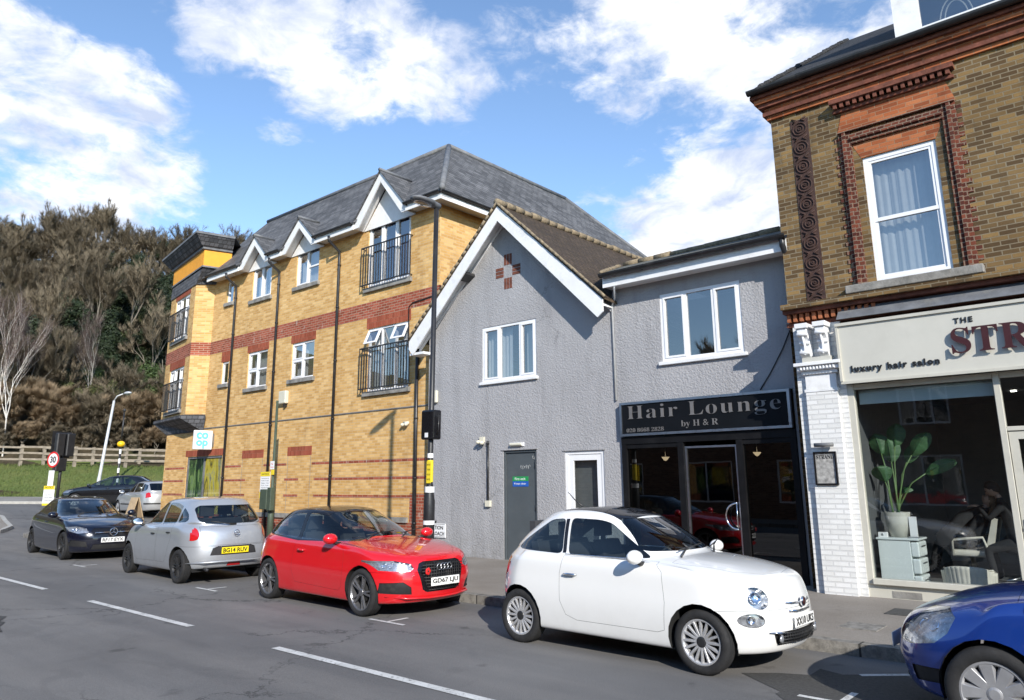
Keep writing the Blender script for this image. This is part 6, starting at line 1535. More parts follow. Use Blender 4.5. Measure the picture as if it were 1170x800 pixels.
def strand_building():
    T = thing('brick_building', 'old stock brick corner building with orange brick dressings above a cream salon', 'building', (0, 14, 0))
    YU = 12.35; F = Frame((0, YU, 0), (1, 0, 0), (0, -1, 0)); XL, XR = -4.53, 6.5
    win = (-3.10, -2.03, 4.80, 6.90); win2 = (2.3, 3.37, 4.80, 6.90)
    b = bmesh.new(); wall_holes(b, F, XL, XR, 4.2, 8.5, [win, win2], .13); quad(b, [(XL, 21, -.2), (XL, YU, -.2), (XL, YU, 8.5), (XL, 21, 8.5)]); clipf = None
    f = [bm_ for bm_ in b.faces]
    prism(b, [(XL, YU+.002, 8.5), (XL, 21, 8.5), (XL, 18.5, 12.6), (XL, YU+.05, 8.52)], (.02, 0, 0)); quad(b, [(XR, YU, -.2), (XR, 21, -.2), (XR, 21, 12), (XR, YU, 8.5)]); quad(b, [(XR, 21, -.2), (XL, 21, -.2), (XL, 21, 12), (XR, 21, 12)])
    fin(b, 'wall', M['old_brick'], T, world=True)
    # crowning cornice: courses of orange brick stepping out
    def band(z0, z1, d, mat, name, dback=0.0, x0=None, ret=True):
        b = bmesh.new(); xa = (XL if x0 is None else x0); fbox(b, F, xa-d, XR, z0, z1, dback-.001, d)
        if ret: box(b, xa-d, xa-.001, YU-.0005, YU+5, z0, z1)
        return fin(b, name, M[mat], T, world=True)
    for (z0, z1, d, m) in ((8.05, 8.12, .05, 'orange_brick'), (8.121, 8.19, .10, 'dark_plain_brick'), (8.191, 8.27, .07, 'orange_brick'), (8.271, 8.34, .15, 'dark_plain_brick'), (8.341, 8.43, .20, 'orange_brick'), (8.431, 8.50, .25, 'dark_plain_brick')): band(z0, z1, d, m, 'cornice')
    b = bmesh.new(); fbox(b, F, XL-.24, XR, 8.501, 8.585, .0, .245); fin(b, 'eaves_board', M['black_pipe'], T, world=True)
    gutter(T, (XL-.26, YU-.32, 8.56), (XR, YU-.32, 8.56), .075)
    # roof and dormer
    b = bmesh.new(); ye, ze, yr_, zr_ = YU-.30, 8.56, 18.4, 12.6
    roof_sheet(b, [(XL-.1, ye, ze), (XR, ye, ze), (XR, yr_, zr_), (XL-.1, yr_, zr_)], .06); roof_sheet(b, [(XR, yr_, zr_), (XR, 21.3, 10.3), (XL-.1, 21.3, 10.3), (XL-.1, yr_, zr_)], .06); fin(b, 'roof', M['dark_tile'], T, world=True)
    b = bmesh.new(); rnd = random.Random(4); sl_ = (zr_-ze)/(yr_-ye); pr = Vector((XL-.1, ye, ze+.02))
    for i in range(70):
        q = Vector((XL-.1, ye+(yr_-ye)*(i+1)/70, ze+.03+(zr_-ze)*(i+1)/70+rnd.uniform(-.012, .012))); tube(b, [pr, q], rnd.uniform(.035, .055), 6); pr = q+Vector((0, 0, rnd.uniform(-.01, .01)))
    fin(b, 'verge_tiles', M['dark_tile'], T, True, world=True)
    b = bmesh.new(); yd = 12.95; box(b, -2.50, -2.10, yd, yd+.12, 8.9, 11.2); box(b, -1.02, -.62, yd, yd+.12, 8.9, 11.2); box(b, -2.099, -1.021, yd, yd+.12, 8.9, 9.16); box(b, -2.50, -2.38, yd+.121, yd+3.2, 8.9, 11.2); box(b, -.74, -.62, yd+.121, yd+3.2, 8.9, 11.2); box(b, -2.65, -.47, yd-.12, yd+4, 11.2, 11.35); d = fin(b, 'dormer', M['white_paint'], T, world=True)
    b = bmesh.new(); quad(b, [(-2.10, yd+.06, 9.16), (-1.02, yd+.06, 9.16), (-1.02, yd+.06, 11.2), (-2.10, yd+.06, 11.2)]); fin(b, 'pane', M['pane'], d, world=True)
    b = bmesh.new()
    for (x, r_, h_) in ((-1.60, .24, .42), (-1.60, .17, .34)): tube(b, [(x-r_*math.cos(t*math.pi/12), yd+.16, 9.17+h_*math.sin(t*math.pi/12)) for t in range(13)], .012, 6)
    fin(b, 'window_ornament', M['cream'], d, True, world=True)
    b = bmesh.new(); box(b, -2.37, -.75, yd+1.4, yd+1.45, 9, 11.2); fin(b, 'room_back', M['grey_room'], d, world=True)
    def upper_window(win):
        # sash window
        w = window(T, F, *win, lights=1, rec=.06, fw=.075, curtain=('curtain', [(win[0]+.05, win[1]-.05)]))
        u0, u1, v0, v1 = win; b = bmesh.new(); zm = 5.82
        for (a, c, e, f_, d0, d1) in ((u0+.075, u1-.075, zm-.03, zm+.03, -.10, -.03), (u0+.075, u0+.115, v0+.075, zm-.03, -.095, -.045), (u1-.115, u1-.075, v0+.075, zm-.03, -.095, -.045), (u0+.115, u1-.115, v0+.075, v0+.12, -.095, -.045),
                                      (u0+.075, u0+.115, zm+.03, v1-.075, -.085, -.035), (u1-.115, u1-.075, zm+.03, v1-.075, -.085, -.035), (u0+.115, u1-.115, v1-.115, v1-.075, -.085, -.035)): fbox(b, F, a, c, e, f_, d0, d1)
        fin(b, 'sash', M['upvc'], w, world=True)
        c0 = (u0+u1)/2
        b = bmesh.new(); fbox(b, F, c0-.98, c0+.93, 4.66, 4.795, -.06, .14); s_ = fin(b, 'sill', M['concrete'], w, world=True); s_.modifiers.new('b', 'BEVEL').width = .012
        b = bmesh.new(); prism(b, [F.p(u0-.01, v1+.001, .004), F.p(u1+.01, v1+.001, .004), F.p(u1+.13, v1+.27, .004), F.p(u0-.13, v1+.27, .004)], (0, .05, 0)); fin(b, 'flat_arch', M['orange_brick'], w, world=True)
        # moulded surround, toothed into the wall
        b = bmesh.new(); L0, L1, R0, R1 = u0-.32, u0-.13, u1+.14, u1+.33
        for (a, c, d) in ((L0, L0+.06, .03), (L0+.061, L0+.12, .07), (L0+.121, L1, .04)): fbox(b, F, a, c, 4.797, 7.40, -.02, d)
        for (a, c, d) in ((R1-.06, R1, .03), (R1-.12, R1-.061, .07), (R0, R1-.121, .04)): fbox(b, F, a, c, 4.797, 7.40, -.02, d)
        for (e, f_, d) in ((7.18, 7.24, .04), (7.241, 7.30, .075), (7.301, 7.36, .035), (7.361, 7.42, .075)): fbox(b, F, L1+.002 if e < 7.3 else L0, R0-.002 if e < 7.3 else R1, e if e < 7.3 else max(e, 7.402 if e > 7.35 else e), f_ if f_ != 7.36 else 7.36, -.02, d+.003)
        k = 0; z = 4.80
        while z < 7.35:
            if k % 2: fbox(b, F, L0-.07, L0-.001, z, z+.068, -.02, .012); fbox(b, F, R1+.001, R1+.07, z, z+.068, -.02, .012)
            z += .075; k += 1
        fin(b, 'surround', M['dark_red_brick'], w, world=True)
        b = bmesh.new(); prism(b, [F.p(L0-.02, 7.42, .010), F.p(R1+.02, 7.42, .010), F.p(R1-.10, 7.82, .010), F.p(L0+.10, 7.82, .010)], (0, .05, 0)); fin(b, 'apron', M['orange_brick'], w, world=True)
        b = bmesh.new(); fbox(b, F, L0-.04, R1+.04, 7.78, 7.83, 0, .07); fbox(b, F, L0-.06, R1+.06, 7.92, 8.0, 0, .16); n = 17
        for i in range(n): u = L0-.03+(R1-L0+.06)*(i+.5)/n; fbox(b, F, u-.027, u+.027, 7.835, 7.918, .0, .13)
        fin(b, 'hood_cornice', M['dark_plain_brick'], w, world=True)
    upper_window(win); upper_window(win2)
    # terracotta ornament panel
    b = bmesh.new(); fbox(b, F, -4.19, -3.89, 4.53, 7.90, -.02, .012)
    rnd = random.Random(2); z = 4.62
    while z < 7.85:
        for (r_, n) in ((.115, 18), (.065, 12), (.02, 8)):
            tube(b, [F.p(-4.04+r_*math.cos(2*math.pi*i/n), z+r_*math.sin(2*math.pi*i/n), .018) for i in range(n+1)], .013, 5, False)
        for s in (1, -1):
            tube(b, [F.p(-4.04+s*.10, z+.13, .016), F.p(-4.04+s*.04, z+.17, .026), F.p(-4.04+s*.12, z+.21, .016)], .014, 5)
        z += .345
    fin(b, 'ornament_panel', M['dark_brown'], T, world=True)
    # string cornice over the shops
    for (z0, z1, d, m) in ((4.22, 4.28, .28, 'dark_plain_brick'), (4.42, 4.48, .42, 'dark_plain_brick'), (4.481, 4.56, .50, 'old_brick')):
        b = bmesh.new(); fbox(b, F, XL+.06, XR, z0, z1, -.001, d); fin(b, 'string_cornice', M[m], T, world=True)
    b = bmesh.new(); fbox(b, F, XL+.08, XR, 4.281, 4.419, -.001, .20)
    fin(b, 'string_cornice', M['dark_plain_brick'], T, world=True)
    b = bmesh.new(); u = XL+.10
    while u < -3.1: fbox(b, F, u, u+.055, 4.29, 4.41, .20, .35); u += .10
    fin(b, 'dentils', M['terracotta'], T, world=True)
    b = bmesh.new(); prism(b, [F.p(-3.62, 4.20, .50), F.p(XR, 4.20, .50), F.p(XR, 4.40, .30), F.p(-3.62, 4.40, .30)], (0, .04, 0)); b2 = fin(b, 'lead_flashing', M['lead'], T, world=True)
    b = bmesh.new(); fbox(b, F, XL+.3, -3.60, 3.5, 4.2, .0, .20); fin(b, 'shop_head', M['orange_brick'], T, world=True)
    # white painted pilaster with two scrolled brackets
    YP = 12.0; FP = Frame((0, YP, 0), (1, 0, 0), (0, -1, 0))
    b = bmesh.new(); box(b, -4.36, -3.62, YP+.02, YU+3, -.1, 4.2); fin(b, 'pier', M['white_brick'], T, world=True)
    b = bmesh.new(); fbox(b, FP, -4.22, -3.74, -.05, 3.12, -.02, .05); p = fin(b, 'pilaster', M['white_brick'], T, world=True)
    b = bmesh.new()
    for (z0, z1, d, e) in ((3.12, 3.17, .06, .01), (3.171, 3.40, .035, -.01), (3.401, 3.46, .07, .03), (3.461, 3.53, .12, .07), (3.531, 3.585, .17, .11)): fbox(b, FP, -4.23-e, -3.73+e, z0, z1, -.02, d)
    for i in range(11): u = -4.25+.05*i; fbox(b, FP, u, u+.028, 3.47, 3.52, .12, .145)
    c = fin(b, 'capital', M['white_paint'], p, world=True); c.modifiers.new('b', 'BEVEL').width = .006
    b = bmesh.new(); fbox(b, FP, -4.20, -3.76, 3.587, 3.66, 0, .14); fin(b, 'block', M['cream'], p, world=True)
    for u in (-4.14, -3.86):
        b = bmesh.new(); prof = [(0, 3.66), (.10, 3.66), (.14, 3.70), (.15, 3.76), (.11, 3.82), (.12, 3.92), (.18, 4.0), (.22, 4.06), (.22, 4.12), (0, 4.12)]
        prism(b, [FP.p(u-.075, z, d) for d, z in prof], (.15, 0, 0)); fbox(b, FP, u-.10, u+.10, 4.121, 4.20, 0, .25)
        for (zz, dd, r_) in ((3.74, .145, .035), (3.90, .125, .03), (4.03, .205, .032)): tube(b, [FP.p(u-.08, zz, dd), FP.p(u+.08, zz, dd)], r_, 10)
        tube(b, [FP.p(u, 3.70, .155), FP.p(u, 3.85, .135), FP.p(u, 4.0, .195)], .022, 6)
        k = fin(b, 'scroll_bracket', M['white_paint'], p, world=True); k.modifiers.new('b', 'BEVEL').width = .006
    t = thing('framed_poster', 'black framed grey poster under a small lamp on the white brick pier', 'poster', (-4.02, YP, 1.9)); b = bmesh.new(); s = .025; a, c, e, f_ = -4.19, -3.85, 1.70, 2.20
    fbox(b, FP, a, a+s, e, f_, .05, .085); fbox(b, FP, c-s, c, e, f_, .05, .085); fbox(b, FP, a+s, c-s, f_-s, f_, .05, .085); fbox(b, FP, a+s, c-s, e, e+s, .05, .085); fin(b, 'frame', M['gloss_black'], t, world=True)
    b = bmesh.new(); fbox(b, FP, a+s, c-s, e+s, f_-s, .051, .065); fin(b, 'print', M['poster'], t, world=True); text_on('lettering', FP, -4.02, 2.12, .066, ''.join(chr(0x1D400+ord(q)-65) for q in 'STRAND'), .08, M['black_letter'], t, .001, height=.065, width=.26)
    t = thing('wall_light', 'short grey strip lamp above the framed poster', 'wall light', (-4.0, YP, 2.3)); b = bmesh.new(); tube(b, [(-4.14, YP-.13, 2.30), (-3.86, YP-.13, 2.30)], .032, 10); fin(b, 'lamp_tube', M['lead'], t, True, world=True); b = bmesh.new(); tube(b, [(-4.0, YP-.04, 2.30), (-4.0, YP-.13, 2.30)], .012, 6); fin(b, 'arm', M['lead'], t, True, world=True)
    # cream sign box
    S = thing('shop_sign', 'wide cream salon fascia sign with dark maroon and black lettering', 'sign', (0, 11.9, 3.6)); YS = 11.88; FS = Frame((0, YS, 0), (1, 0, 0), (0, -1, 0))
    b = bmesh.new(); prism(b, [(-3.62, YS, 3.22), (-3.62, YS-.03, 4.10), (-3.62, YS+.42, 4.12), (-3.62, YS+.42, 3.20)], (XR+3.62, 0, 0)); fin(b, 'panel', M['cream'], S, world=True)
    b = bmesh.new(); fbox(b, FS, -3.645, XR, 3.195, 3.235, -.02, .03); fbox(b, FS, -3.645, XR, 4.085, 4.13, -.02, .06); fbox(b, FS, -3.645, -3.61, 3.236, 4.084, -.02, .045); fin(b, 'border', M['cream_frame'], S, world=True)
    bold = lambda s_: ''.join(chr(0x1D400+ord(q)-65) for q in s_)
    text_on('lettering', FS, -1.925, 3.945, .028, 'THE', .1, M['black_letter'], S, .004, offset=.003, spacing=1.3, height=.075, width=.235)
    text_on('lettering', FS, -2.10, 3.655, .055, bold('STRAND'), .4, M['maroon'], S, .012, height=.36, width=1.98, align='LEFT')
    text_on('lettering', FS, -3.48, 3.40, .018, 'luxury hair salon', .1, M['black_letter'], S, .003, offset=.0045, spacing=1.25, height=.125, width=1.20, align='LEFT')
    # shop window
    YW = 12.08; FW = Frame((0, YW, 0), (1, 0, 0), (0, -1, 0)); b = bmesh.new()
    for (a, c, e, f_) in ((-3.64, -3.53, .30, 3.20), (-1.71, -1.63, .30, 3.20), (-.62, -.54, .12, 3.20), (1.3, 1.38, .3, 3.2), (XR-.1, XR, .3, 3.2)): fbox(b, FW, a, c, e, f_, -.06, .05)
    for (a, c, e, f_) in ((-3.53, -1.71, 3.12, 3.20), (-1.63, -.62, 3.12, 3.2), (-.54, 1.3, 3.12, 3.2), (1.38, XR-.1, 3.12, 3.2), (-1.63, -.62, 2.40, 2.46)): fbox(b, FW, a, c, e, f_, -.05, .04)
    fbox(b, FW, -3.53, -1.71, .30, .38, -.06, .10); fbox(b, FW, -.54, 1.3, .30, .38, -.06, .10); fbox(b, FW, 1.38, XR-.1, .30, .38, -.06, .10)
    fr = fin(b, 'shop_window', M['cream_frame'], T, world=True); fr.modifiers.new('b', 'BEVEL').width = .006
    b = bmesh.new(); fbox(b, FW, -3.68, -1.63, -.1, .299, -.06, .03); fbox(b, FW, -.54, XR, -.1, .299, -.06, .03); fbox(b, FW, -3.62, -1.66, .05, .07, .03, .045); fin(b, 'stall_riser', M['cream_frame'], T, world=True)
    b = bmesh.new(); fbox(b, FW, -3.30, -2.92, .13, .22, .031, .036); fin(b, 'vent_grille', M['concrete'], T, world=True)
    for (a, c, e, f_) in ((-3.53, -1.71, .38, 3.12), (-1.63, -.62, 2.46, 3.12), (-.54, 1.3, .38, 3.12), (1.38, XR-.1, .38, 3.12)):
        b = bmesh.new(); quad(b, [FW.p(a, e, 0), FW.p(c, e, 0), FW.p(c, f_, 0), FW.p(a, f_, 0)]); fin(b, 'pane', M['pane_shop'], fr, world=True)
    b = bmesh.new(); s = .10; a, c, e, f_ = -1.62, -.63, .12, 2.39
    fbox(b, FW, a, a+s, e, f_, -.04, .02); fbox(b, FW, c-s, c, e, f_, -.04, .02); fbox(b, FW, a+s, c-s, f_-s, f_, -.04, .02); fbox(b, FW, a+s, c-s, e, e+.18, -.04, .02); dr = fin(b, 'door', M['cream_frame'], T, world=True)
    b = bmesh.new(); quad(b, [FW.p(a+s, e+.18, 0), FW.p(c-s, e+.18, 0), FW.p(c-s, f_-s, 0), FW.p(a+s, f_-s, 0)]); fin(b, 'pane', M['pane_shop'], dr, world=True)
    b = bmesh.new(); fbox(b, FW, a+.03, a+.07, .95, 1.25, .021, .035); tube(b, [FW.p(a+.05, 1.15, .03), FW.p(a+.05, 1.15, .07), FW.p(a+.15, 1.15, .07)], .010, 6); fin(b, 'handle', M['silver'], dr, world=True)
    b = bmesh.new(); fbox(b, FW, -3.50, -1.72, 2.90, 3.09, -.12, -.10); tube(b, [FW.p(-3.50, 3.09, -.12), FW.p(-1.72, 3.09, -.12)], .03, 8); fin(b, 'roller_blind', M['blind'], T, world=True)
    # salon room
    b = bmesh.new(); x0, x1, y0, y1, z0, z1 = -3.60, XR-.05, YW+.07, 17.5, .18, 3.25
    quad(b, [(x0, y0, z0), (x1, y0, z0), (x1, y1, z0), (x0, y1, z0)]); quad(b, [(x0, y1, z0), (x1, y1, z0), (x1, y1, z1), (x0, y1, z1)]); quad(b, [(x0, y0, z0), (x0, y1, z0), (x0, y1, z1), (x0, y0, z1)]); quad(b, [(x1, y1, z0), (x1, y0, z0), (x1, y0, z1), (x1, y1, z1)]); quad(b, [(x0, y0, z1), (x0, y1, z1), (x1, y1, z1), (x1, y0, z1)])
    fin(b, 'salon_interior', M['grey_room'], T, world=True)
    b = bmesh.new()
    for (x, y) in ((-2.1, 14.6), (-1.9, 15.4), (-1.0, 14.6), (-.8, 15.6)): lathe(b, [(.001, 3.235), (.045, 3.235), (.045, 3.249), (.001, 3.249)], (x, y, 0), 'Z', 12)
    fin(b, 'ceiling_spots', M['ceil_glow'], T, world=True)
    return T

def salon_things():
    fz = .18
    # drawer cabinet
    t = thing('drawer_cabinet', 'white lacquered drawer cabinet standing in the salon window', 'cabinet', (-3.25, 12.62, fz)); b = bmesh.new(); box(b, -.27, .17, -.24, .24, 0, .72); box(b, -.29, .29, -.26, .26, .721, .75); c = fin(b, 'carcase', M['white_gloss'], t); c.modifiers.new('b', 'BEVEL').width = .006
    for k in range(3):
        b = bmesh.new(); box(b, .171, .28, -.235, .235, .02+.235*k, .235+.235*k-.006); d = fin(b, 'drawer', M['white_gloss'], t); md = d.modifiers.new('b', 'BEVEL'); md.width = .02; md.segments = 3
        b = bmesh.new(); box(b, .2801, .295, -.12, .12, .16+.235*k, .175+.235*k); fin(b, 'drawer_pull', M['silver'], d)
    t = thing('picture_frame', 'small upright clear card stand on the white cabinet', 'stand', (-3.06, 12.60, fz+.75)); b = bmesh.new(); box(b, -.05, .05, -.015, .015, 0, .30); fin(b, 'card', M['white'], t); b = bmesh.new(); box(b, -.06, .06, -.05, .05, 0, .012); fin(b, 'foot', M['silver'], t)
    t = thing('switch_box', 'little white socket box on the left end of the white cabinet', 'box', (-3.47, 12.52, fz+.75)); b = bmesh.new(); box(b, -.06, .06, -.04, .04, 0, .07); o = fin(b, 'case', M['white'], t); b = bmesh.new(); ellipsoid(b, (0, -.041, .035), (.02, .004, .02), 10, 6); fin(b, 'button', M['silver'], t, True)
    # potted banana-leaf plant
    t = thing('potted_plant', 'tall broad-leaved plant in a stone pot on the white cabinet', 'plant', (-3.28, 12.66, fz+.752)); b = bmesh.new(); lathe(b, [(.001, 0), (.12, 0), (.16, .15), (.18, .36), (.155, .36), (.14, .31), (.001, .31)], (0, 0, 0), 'Z', 28); fin(b, 'pot', M['pot'], t, True)
    rnd = random.Random(9)
    leaves = [((.50, .05, 1.55), .50, .13, 0), ((.80, -.02, 1.15), .50, .10, 0), ((-.12, -.15, .98), .34, .15, 1), ((-.02, .05, 1.42), .46, .15, 0), ((.10, .10, 1.75), .46, .14, 0), ((-.20, .05, 1.60), .42, .14, 0), ((.32, .15, 1.40), .4, .11, 0), ((.18, .12, .75), .2, .06, 1)]
    for (tip, L_, w_, droop) in leaves:
        tip = Vector(tip); base = Vector((rnd.uniform(-.05, .05), rnd.uniform(-.04, .04), .30)); mid = base.lerp(tip, .5)+Vector((-tip.x*.16, 0, .06)); j = base.lerp(tip, .62) if not droop else base.lerp(tip, .7)
        b = bmesh.new(); start = mid.lerp(tip, .38); tube(b, [base, base.lerp(mid, .55)+Vector((0, 0, .01)), mid, start], [.016, .013, .010, .008], 6); st = fin(b, 'stem', M['stem'], t, True)
        b = bmesh.new(); d = (tip-start).normalized(); side = d.cross(Vector((0, -1, .25))).normalized(); nrm_ = d.cross(side); n = 12; rows = []
        for i in range(n+1):
            q = i/n; c = start+d*L_*q+Vector((0, 0, -.10*q*q)); ww = w_*math.sin(math.pi*min(1, q*.93+.04))**.65; row = []
            for k in range(-3, 4): row.append(b.verts.new(c+side*ww*k/3+nrm_*(abs(k)/3*.05*w_/.12+.006*math.sin(i*2.3+k))))
            rows.append(row)
        for r0, r1 in zip(rows, rows[1:]):
            for k in range(6): b.faces.new([r0[k], r0[k+1], r1[k+1], r1[k]])
        tube(b, [start, start+d*L_*.5+Vector((0, 0, -.02)), start+d*L_+Vector((0, 0, -.10))], [.008, .006, .002], 5)
        fin(b, 'leaf', M['leaf'], st, True)
    # cream ribbed chair close to the glass
    t = thing('tub_chair', 'low ribbed cream tub chair back seen at the foot of the salon window', 'chair', (-2.44, 12.78, fz)); b = bmesh.new(); rows = []
    for iz in range(9):
        z = .05+.34*iz/8; row = []
        for k in range(49):
            a = math.pi*(.06+.88*k/48); rr = .27+.03*iz/8; bulge = .010*abs(math.sin(k*math.pi/3)); zz = z if iz < 8 else z-.07*abs(math.cos(a))**3
            row.append(b.verts.new((math.cos(a)*(rr+bulge)*1.05, -math.sin(a)*(rr+bulge)*.85, zz)))
        rows.append(row)
    for r0, r1 in zip(rows, rows[1:]):
        for k in range(48): b.faces.new([r0[k], r0[k+1], r1[k+1], r1[k]])
    o = fin(b, 'backrest', M['cream_cloth'], t, True); md = o.modifiers.new('s', 'SOLIDIFY'); md.thickness = .05; md.offset = -1
    b = bmesh.new(); lathe(b, [(.001, .05), (.20, .05), (.22, .18), (.20, .24), (.001, .25)], (0, .02, 0), 'Z', 24); fin(b, 'seat', M['cream_cloth'], t, True)
    # client lying back in a salon chair under a black cape; hairdresser on a wheeled stool behind
    t = thing('salon_chair', 'salon chair with pale arm, holding the client under the black cape', 'chair', (-2.62, 14.15, fz)); b = bmesh.new(); box(b, -.26, .26, -.26, .26, .40, .50); o = fin(b, 'seat', M['cream_cloth'], t); md = o.modifiers.new('b', 'BEVEL'); md.width = .04; md.segments = 3
    b = bmesh.new(); prism(b, [(.22, -.25, .48), (.30, -.25, .46), (.44, -.25, .98), (.37, -.25, 1.0)], (0, .50, 0)); fin(b, 'backrest', M['cream_cloth'], t)
    for s in (-1, 1): b = bmesh.new(); tube(b, [(-.22, s*.30, .42), (-.20, s*.31, .66), (.22, s*.31, .70), (.28, s*.30, .48)], .022, 8); fin(b, 'armrest', M['cream_cloth'], t, True)
    b = bmesh.new(); lathe(b, [(.001, 0), (.26, 0), (.25, .03), (.04, .05), (.035, .40), (.001, .40)], (0, 0, 0), 'Z', 24); fin(b, 'base', M['chrome'], t, True)
    # seated client: faces left (-x), head thrown back to the right
    P = thing('person', 'seated client under a black cape with head tipped back towards the hairdresser', 'person', (-2.62, 14.15, fz))
    J = {'pel': (.02, 0, .60, .17, .13), 'sp': (.12, 0, .80, .16, .12), 'ch': (.20, 0, .98, .18, .12), 'nk': (.25, 0, 1.10, .055, .055), 'ntop': (.28, 0, 1.16, .05, .05)}
    B = [('pel', 'sp'), ('sp', 'ch'), ('ch', 'nk'), ('nk', 'ntop')]
    for s, k in ((-1, 'l'), (1, 'r')):
        J['hp'+k] = (-.02, s*.10, .58, .10, .10); J['kn'+k] = (-.46, s*.12, .60, .07, .07); J['an'+k] = (-.56, s*.12, .20, .045, .045); J['toe'+k] = (-.76, s*.13, .13, .035, .04); B += [('pel', 'hp'+k), ('hp'+k, 'kn'+k), ('kn'+k, 'an'+k), ('an'+k, 'toe'+k)]
        J['sh'+k] = (.20, s*.17, 1.02, .06, .06); J['el'+k] = (.02, s*.25, .76, .045, .045); J['wr'+k] = (-.20, s*.19, .72, .032, .032); B += [('ch', 'sh'+k), ('sh'+k, 'el'+k), ('el'+k, 'wr'+k)]
    body = skin_figure('body', J, B, 'pel', M['black_cloth'], P)
    for s in (-1, 1): hand('hand', (-.21, s*.19, .72), (-1, 0, -.1), (0, 0, 1), P)
    head(P, (.34, 0, 1.26), (-.75, -.1, .62), (.55, 0, .8), M['fair_hair'], long_=True)
    b = bmesh.new(); rows = []
    for i in range(9):
        q = i/8; c = Vector((.24, 0, 1.10)).lerp(Vector((-.42, 0, .66)), q); w_ = .07+.33*min(1, q*1.8); row = []
        for k in range(17):
            a = math.pi*k/16; row.append(b.verts.new((c.x+.02*math.sin(k*1.7+i), math.cos(a)*w_*(1+.04*math.sin(k*2.1)), c.z+math.sin(a)*(.05+.10*(1-abs(2*q-1)))-(.30*q if k in (0, 16) else .16*q if k in (1, 15) else 0)+.04)))
        rows.append(row)
    for r0, r1 in zip(rows, rows[1:]):
        for k in range(16): b.faces.new([r0[k], r0[k+1], r1[k+1], r1[k]])
    fin(b, 'cape', M['black_cloth'], P, True)
    t = thing('saddle_stool', 'black wheeled stool on a star base under the hairdresser', 'stool', (-1.98, 14.05, fz)); b = bmesh.new(); lathe(b, [(.001, .48), (.17, .48), (.19, .52), (.17, .56), (.001, .57)], (0, 0, 0), 'Z', 24); fin(b, 'seat', M['black_cloth'], t, True)
    b = bmesh.new(); tube(b, [(0, 0, .10), (0, 0, .48)], .025, 10)
    for k in range(5): a = k*1.2566; tube(b, [(0, 0, .12), (.25*math.cos(a), .25*math.sin(a), .075)], [.022, .014], 8)
    fin(b, 'base', M['silver'], t, True)
    for k in range(5): a = k*1.2566; b = bmesh.new(); lathe(b, [(.001, -.015), (.028, -.015), (.028, .015), (.001, .015)], (.25*math.cos(a), .25*math.sin(a), .028), 'Y', 12); tube(b, [(.25*math.cos(a), .25*math.sin(a), .03), (.25*math.cos(a), .25*math.sin(a), .08)], .008, 6); fin(b, 'castor', M['black_plastic'], t, True)
    P = thing('person', 'hairdresser in black seated on a stool, leaning over and holding the client hair', 'person', (-1.98, 14.05, fz))
    J = {'pel': (.0, 0, .66, .16, .13), 'sp': (-.03, 0, .88, .145, .11), 'ch': (-.10, 0, 1.10, .17, .115), 'nk': (-.15, 0, 1.26, .052, .052), 'ntop': (-.18, 0, 1.32, .048, .048)}; B = [('pel', 'sp'), ('sp', 'ch'), ('ch', 'nk'), ('nk', 'ntop')]
    for s, k in ((-1, 'l'), (1, 'r')):
        J['hp'+k] = (-.04, s*.10, .62, .10, .10); J['kn'+k] = (-.38, s*.20, .52, .068, .068); J['an'+k] = (-.30, s*.24, .10, .042, .042); J['toe'+k] = (-.48, s*.26, .04, .033, .04); B += [('pel', 'hp'+k), ('hp'+k, 'kn'+k), ('kn'+k, 'an'+k), ('an'+k, 'toe'+k)]
        J['sh'+k] = (-.12, s*.18, 1.17, .058, .058); J['el'+k] = (-.30, s*.24, .98, .044, .044); J['wr'+k] = (-.44, s*.10, 1.16, .028, .028); B += [('ch', 'sh'+k), ('sh'+k, 'el'+k), ('el'+k, 'wr'+k)]
    skin_figure('body', J, B, 'pel', M['black_cloth'], P)
    for s in (-1, 1): hand('hand', (-.45, s*.095, 1.17), (-.8, -s*.25, .12), (0, 0, 1), P)
    head(P, (-.24, 0, 1.43), (-.85, 0, -.5), (-.3, 0, 1), M['brown_hair'])
# ================= ground, road, pavements
def sheet(name, poly, off, mat, kind='structure', cell=1.0, fz=ground_z, label=None):
    """flat sheet laid on the terrain, cut to a convex polygon (world x, y)"""
    xs = [p[0] for p in poly]; ys = [p[1] for p in poly]; b = bmesh.new(); x0, x1, y0, y1 = min(xs), max(xs), min(ys), max(ys)
    nx, ny = max(1, int((x1-x0)/cell)), max(1, int((y1-y0)/cell)); V = [[b.verts.new((x0+(x1-x0)*i/nx, y0+(y1-y0)*j/ny, 0)) for j in range(ny+1)] for i in range(nx+1)]
    for i in range(nx):
        for j in range(ny): b.faces.new([V[i][j], V[i+1][j], V[i+1][j+1], V[i][j+1]])
    n = len(poly); area = sum(poly[i][0]*poly[(i+1) % n][1]-poly[(i+1) % n][0]*poly[i][1] for i in range(n))
    if area < 0: poly = poly[::-1]
    for i in range(n):
        p, q = poly[i], poly[(i+1) % n]; clip(b, (p[0], p[1], 0), (q[1]-p[1], -(q[0]-p[0]), 0))
    for v in b.verts: v.co.z = fz(v.co.x, v.co.y)+off
    o = fin(b, name, M[mat], None, True)
    if kind: o['kind'] = kind
    return o
def road_level(x, y): return road_z(x, y)
